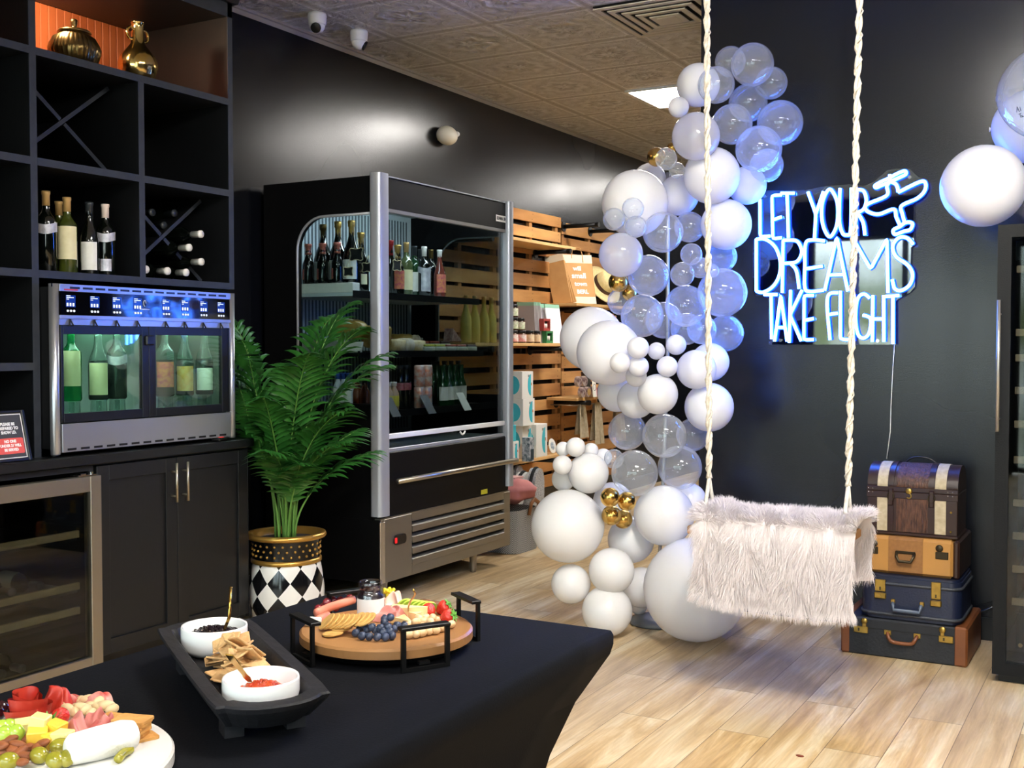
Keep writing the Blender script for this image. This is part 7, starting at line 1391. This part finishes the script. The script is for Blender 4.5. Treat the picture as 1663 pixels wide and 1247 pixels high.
M_GRAH = mat('golden_square_cracker', '#d9a45c', .7, noise=(60, '#bf8440', .6), bump=(110, .3)); sqm = MB().prism(rrect(.050, .034, .005, 4), 'z', 0, .0035, M_GRAH).build('square_cracker'); sme = sqm.data; bpy.data.objects.remove(sqm)
for i in range(6):
    p = om(207, 1199, 0); o = bpy.data.objects.new('square_cracker', sme); COL.objects.link(o); o.location = (p.x + .001 * (i % 3), p.y + .0015 * i, MZ + .003 + i * .0040); o.rotation_euler = (0, 0, .35 + .12 * math.sin(i * 2)); tag(o, 'golden square cracker in the stack beside the white cheese log', 'cracker', 'stacked square crackers')
for (px, py, rz, lb) in ((224, 1200, 1.2, 'golden cracker lying flat beside the stack on the bare marble'), (186, 1178, .1, 'golden cracker leaning behind the cracker stack')):
    p = om(px, py); o = bpy.data.objects.new('square_cracker', sme); COL.objects.link(o); o.location = (p.x, p.y, MZ + (.0 if px > 200 else .006)); o.rotation_euler = (0 if px > 200 else .2, 0, rz); tag(o, lb, 'cracker')
folded('prosciutto_slice', 'ribbon folds of prosciutto between strawberry and cheese log', 'prosciutto', om(133, 1196), .060, .045, .030, M_PROS, 12, .5, 3); folded('prosciutto_slice', 'orange pink prosciutto ribbons in front of the cracker stack', 'prosciutto', om(160, 1186), .055, .04, .028, M_PROS, 17, -.3, 3); folded('salami_fold', 'long pink salami fold at the back of the marble board', 'salami', om(140, 1147), .085, .03, .026, M_SAL, 21, .25, 2)
folded('salami_fold', 'red salami fold beside the pepperoni rose', 'salami', om(90, 1152), .045, .04, .034, M_PEP, 23, .2, 1)
p = om(46, 1172); t = thing('pepperoni_rose', 'red pepperoni slices curled into a rose on the marble board', 'salami', p)
for i, (r_, h_, a0) in enumerate(((.009, .047, 0), (.015, .045, 1.3), (.021, .038, 2.9), (.027, .026, 4.2))):
    o = MB(); o.sheet(lambda u, v: V((r_ + .006 * v) * math.cos(a0 + 4.6 * u), (r_ + .006 * v) * math.sin(a0 + 4.6 * u), .0005 + h_ * v * (1 - .25 * (2 * u - 1) ** 2)), 26, 4, M_PEP); o.sheet(lambda u, v: V((r_ - .0015 + .006 * v) * math.cos(a0 + 4.6 * u), (r_ - .0015 + .006 * v) * math.sin(a0 + 4.6 * u), .0005 + h_ * v * (1 - .25 * (2 * u - 1) ** 2)), 26, 4, M_PEP); o.build('petal', t)
M_CUB = mat('yellow_cheese_cube', '#f0c93c', .4, noise=(9, '#f4d868', .5)); M_CUB2 = mat('light_yellow_cheese_cube', '#f3e08c', .4, noise=(9, '#f6eab0', .5))
for i, (px, py, s_, m, dz, rz, lb) in enumerate(((62, 1188, .023, M_CUB2, .016, .5, 'pale yellow cheese cube on top of the pile'), (38, 1194, .022, M_CUB2, 0, 1.1, 'pale yellow cheese cube beside the green grape'), (88, 1198, .023, M_CUB, .006, .2, 'deep yellow cheese cube beside the mint leaf'), (62, 1212, .026, M_CUB, 0, .8, 'largest deep yellow cheese cube above the almonds'), (102, 1216, .024, M_CUB2, 0, .3, 'light yellow cheese piece next to the olives'), (80, 1214, .018, M_CUB, .002, 1.4, 'small deep yellow cheese cube in the middle of the pile'))):
    o = MB().box(-s_ / 2, s_ / 2, -s_ / 2, s_ / 2, 0, s_, m, .0015); ob = o.build('cheese_cube', loc=(0, 0, 0)); ob.location = om(px, py, dz); ob.rotation_euler = (.15 * (i % 2), .2 * ((i + 1) % 2) * (dz > 0), rz); tag(ob, lb, 'cheese', 'cheese cubes on the marble board')
strawberry(98, 1178, .0125, 'strawberry between the nuts and the mint leaf on the marble board', 1.3, -.6, base=om(98, 1176), leaf=False)
o = MB()
for (a, s_) in ((.3, 1), (1.2, .8), (-.7, .8), (2.2, .7)):
    d = V(math.cos(a), math.sin(a) * .4, .9); w_ = V(-math.sin(a), math.cos(a), .2) * .0065 * s_; o.add([(0, 0, 0), d * .013 * s_ + w_, d * .028 * s_, d * .013 * s_ - w_], [(0, 1, 2, 3)], M_CALYX)
o = o.build('mint_sprig', loc=(0, 0, 0)); o.location = om(79, 1178, .006); tag(o, 'small green mint sprig behind the yellow cheese', 'herb')
M_GGR = mat('green_grape', '#a3c23a', .15, spec=.6, noise=(12, '#c0d864', .6))
for i, (px, py) in enumerate(((4, 1196), (15, 1194), (8, 1206), (27, 1204))): ball_thing('green_grape', 'plump green grape ' + ('half out of the photo', 'beside the pale cheese cube', 'above the almonds at the edge', 'half under the cheese and almonds')[i], 'grape', om(px, py + 2), .0115, M_GGR, 'green grapes on the marble board', (1, 1, 1.1))
for i, (px, py) in enumerate(((2, 1164), (-6, 1172))): ball_thing('dark_olive', 'dark purple olive at the photo edge, ' + ('beside the pepperoni rose', 'behind the green grapes')[i], 'olive', om(px, py), .012, mat('dark_olive_skin', '#2c0f16', .12, spec=.7), 'dark olives on the marble board')
pack('walnut_half', 'brown walnut half behind the green grapes', 'walnut', om(26, 1186), .034, .026, .016, mat('walnut_brown', '#9c7a5c', .7, noise=(40, '#6e5038', .8), bump=(60, .8)), seed=8); pack('walnut_half', 'second walnut half beside the pepperoni rose', 'walnut', om(38, 1178), .028, .022, .018, mat('walnut_brown', '#9c7a5c'), seed=10)
o = MB().tube(cr_spline([om(192, 1240) + V(0, 0, .006), om(200, 1232) + V(0, 0, .007), om(212, 1224) + V(0, 0, .006)], 4), .006, M_OLV, 10).build('pickle', loc=tuple(om(200, 1232))); tag(o, 'small olive green pickle beside the white cheese log', 'pickle')
o = MB().lathe([(1e-5, -.002), (.012, -.002), (.0135, 0), (.012, .0015), (1e-5, .002)], m=mat('fallen_leaf_red', '#7a3a28', .7), n=10, sx=1, sy=.5).build('floor_crumb', loc=(0, 0, 0)); o.location = at(1299, 1227, z=.003); tag(o, 'tiny reddish crumb on the open plank floor', 'crumb')
bpy.context.view_layer.update()
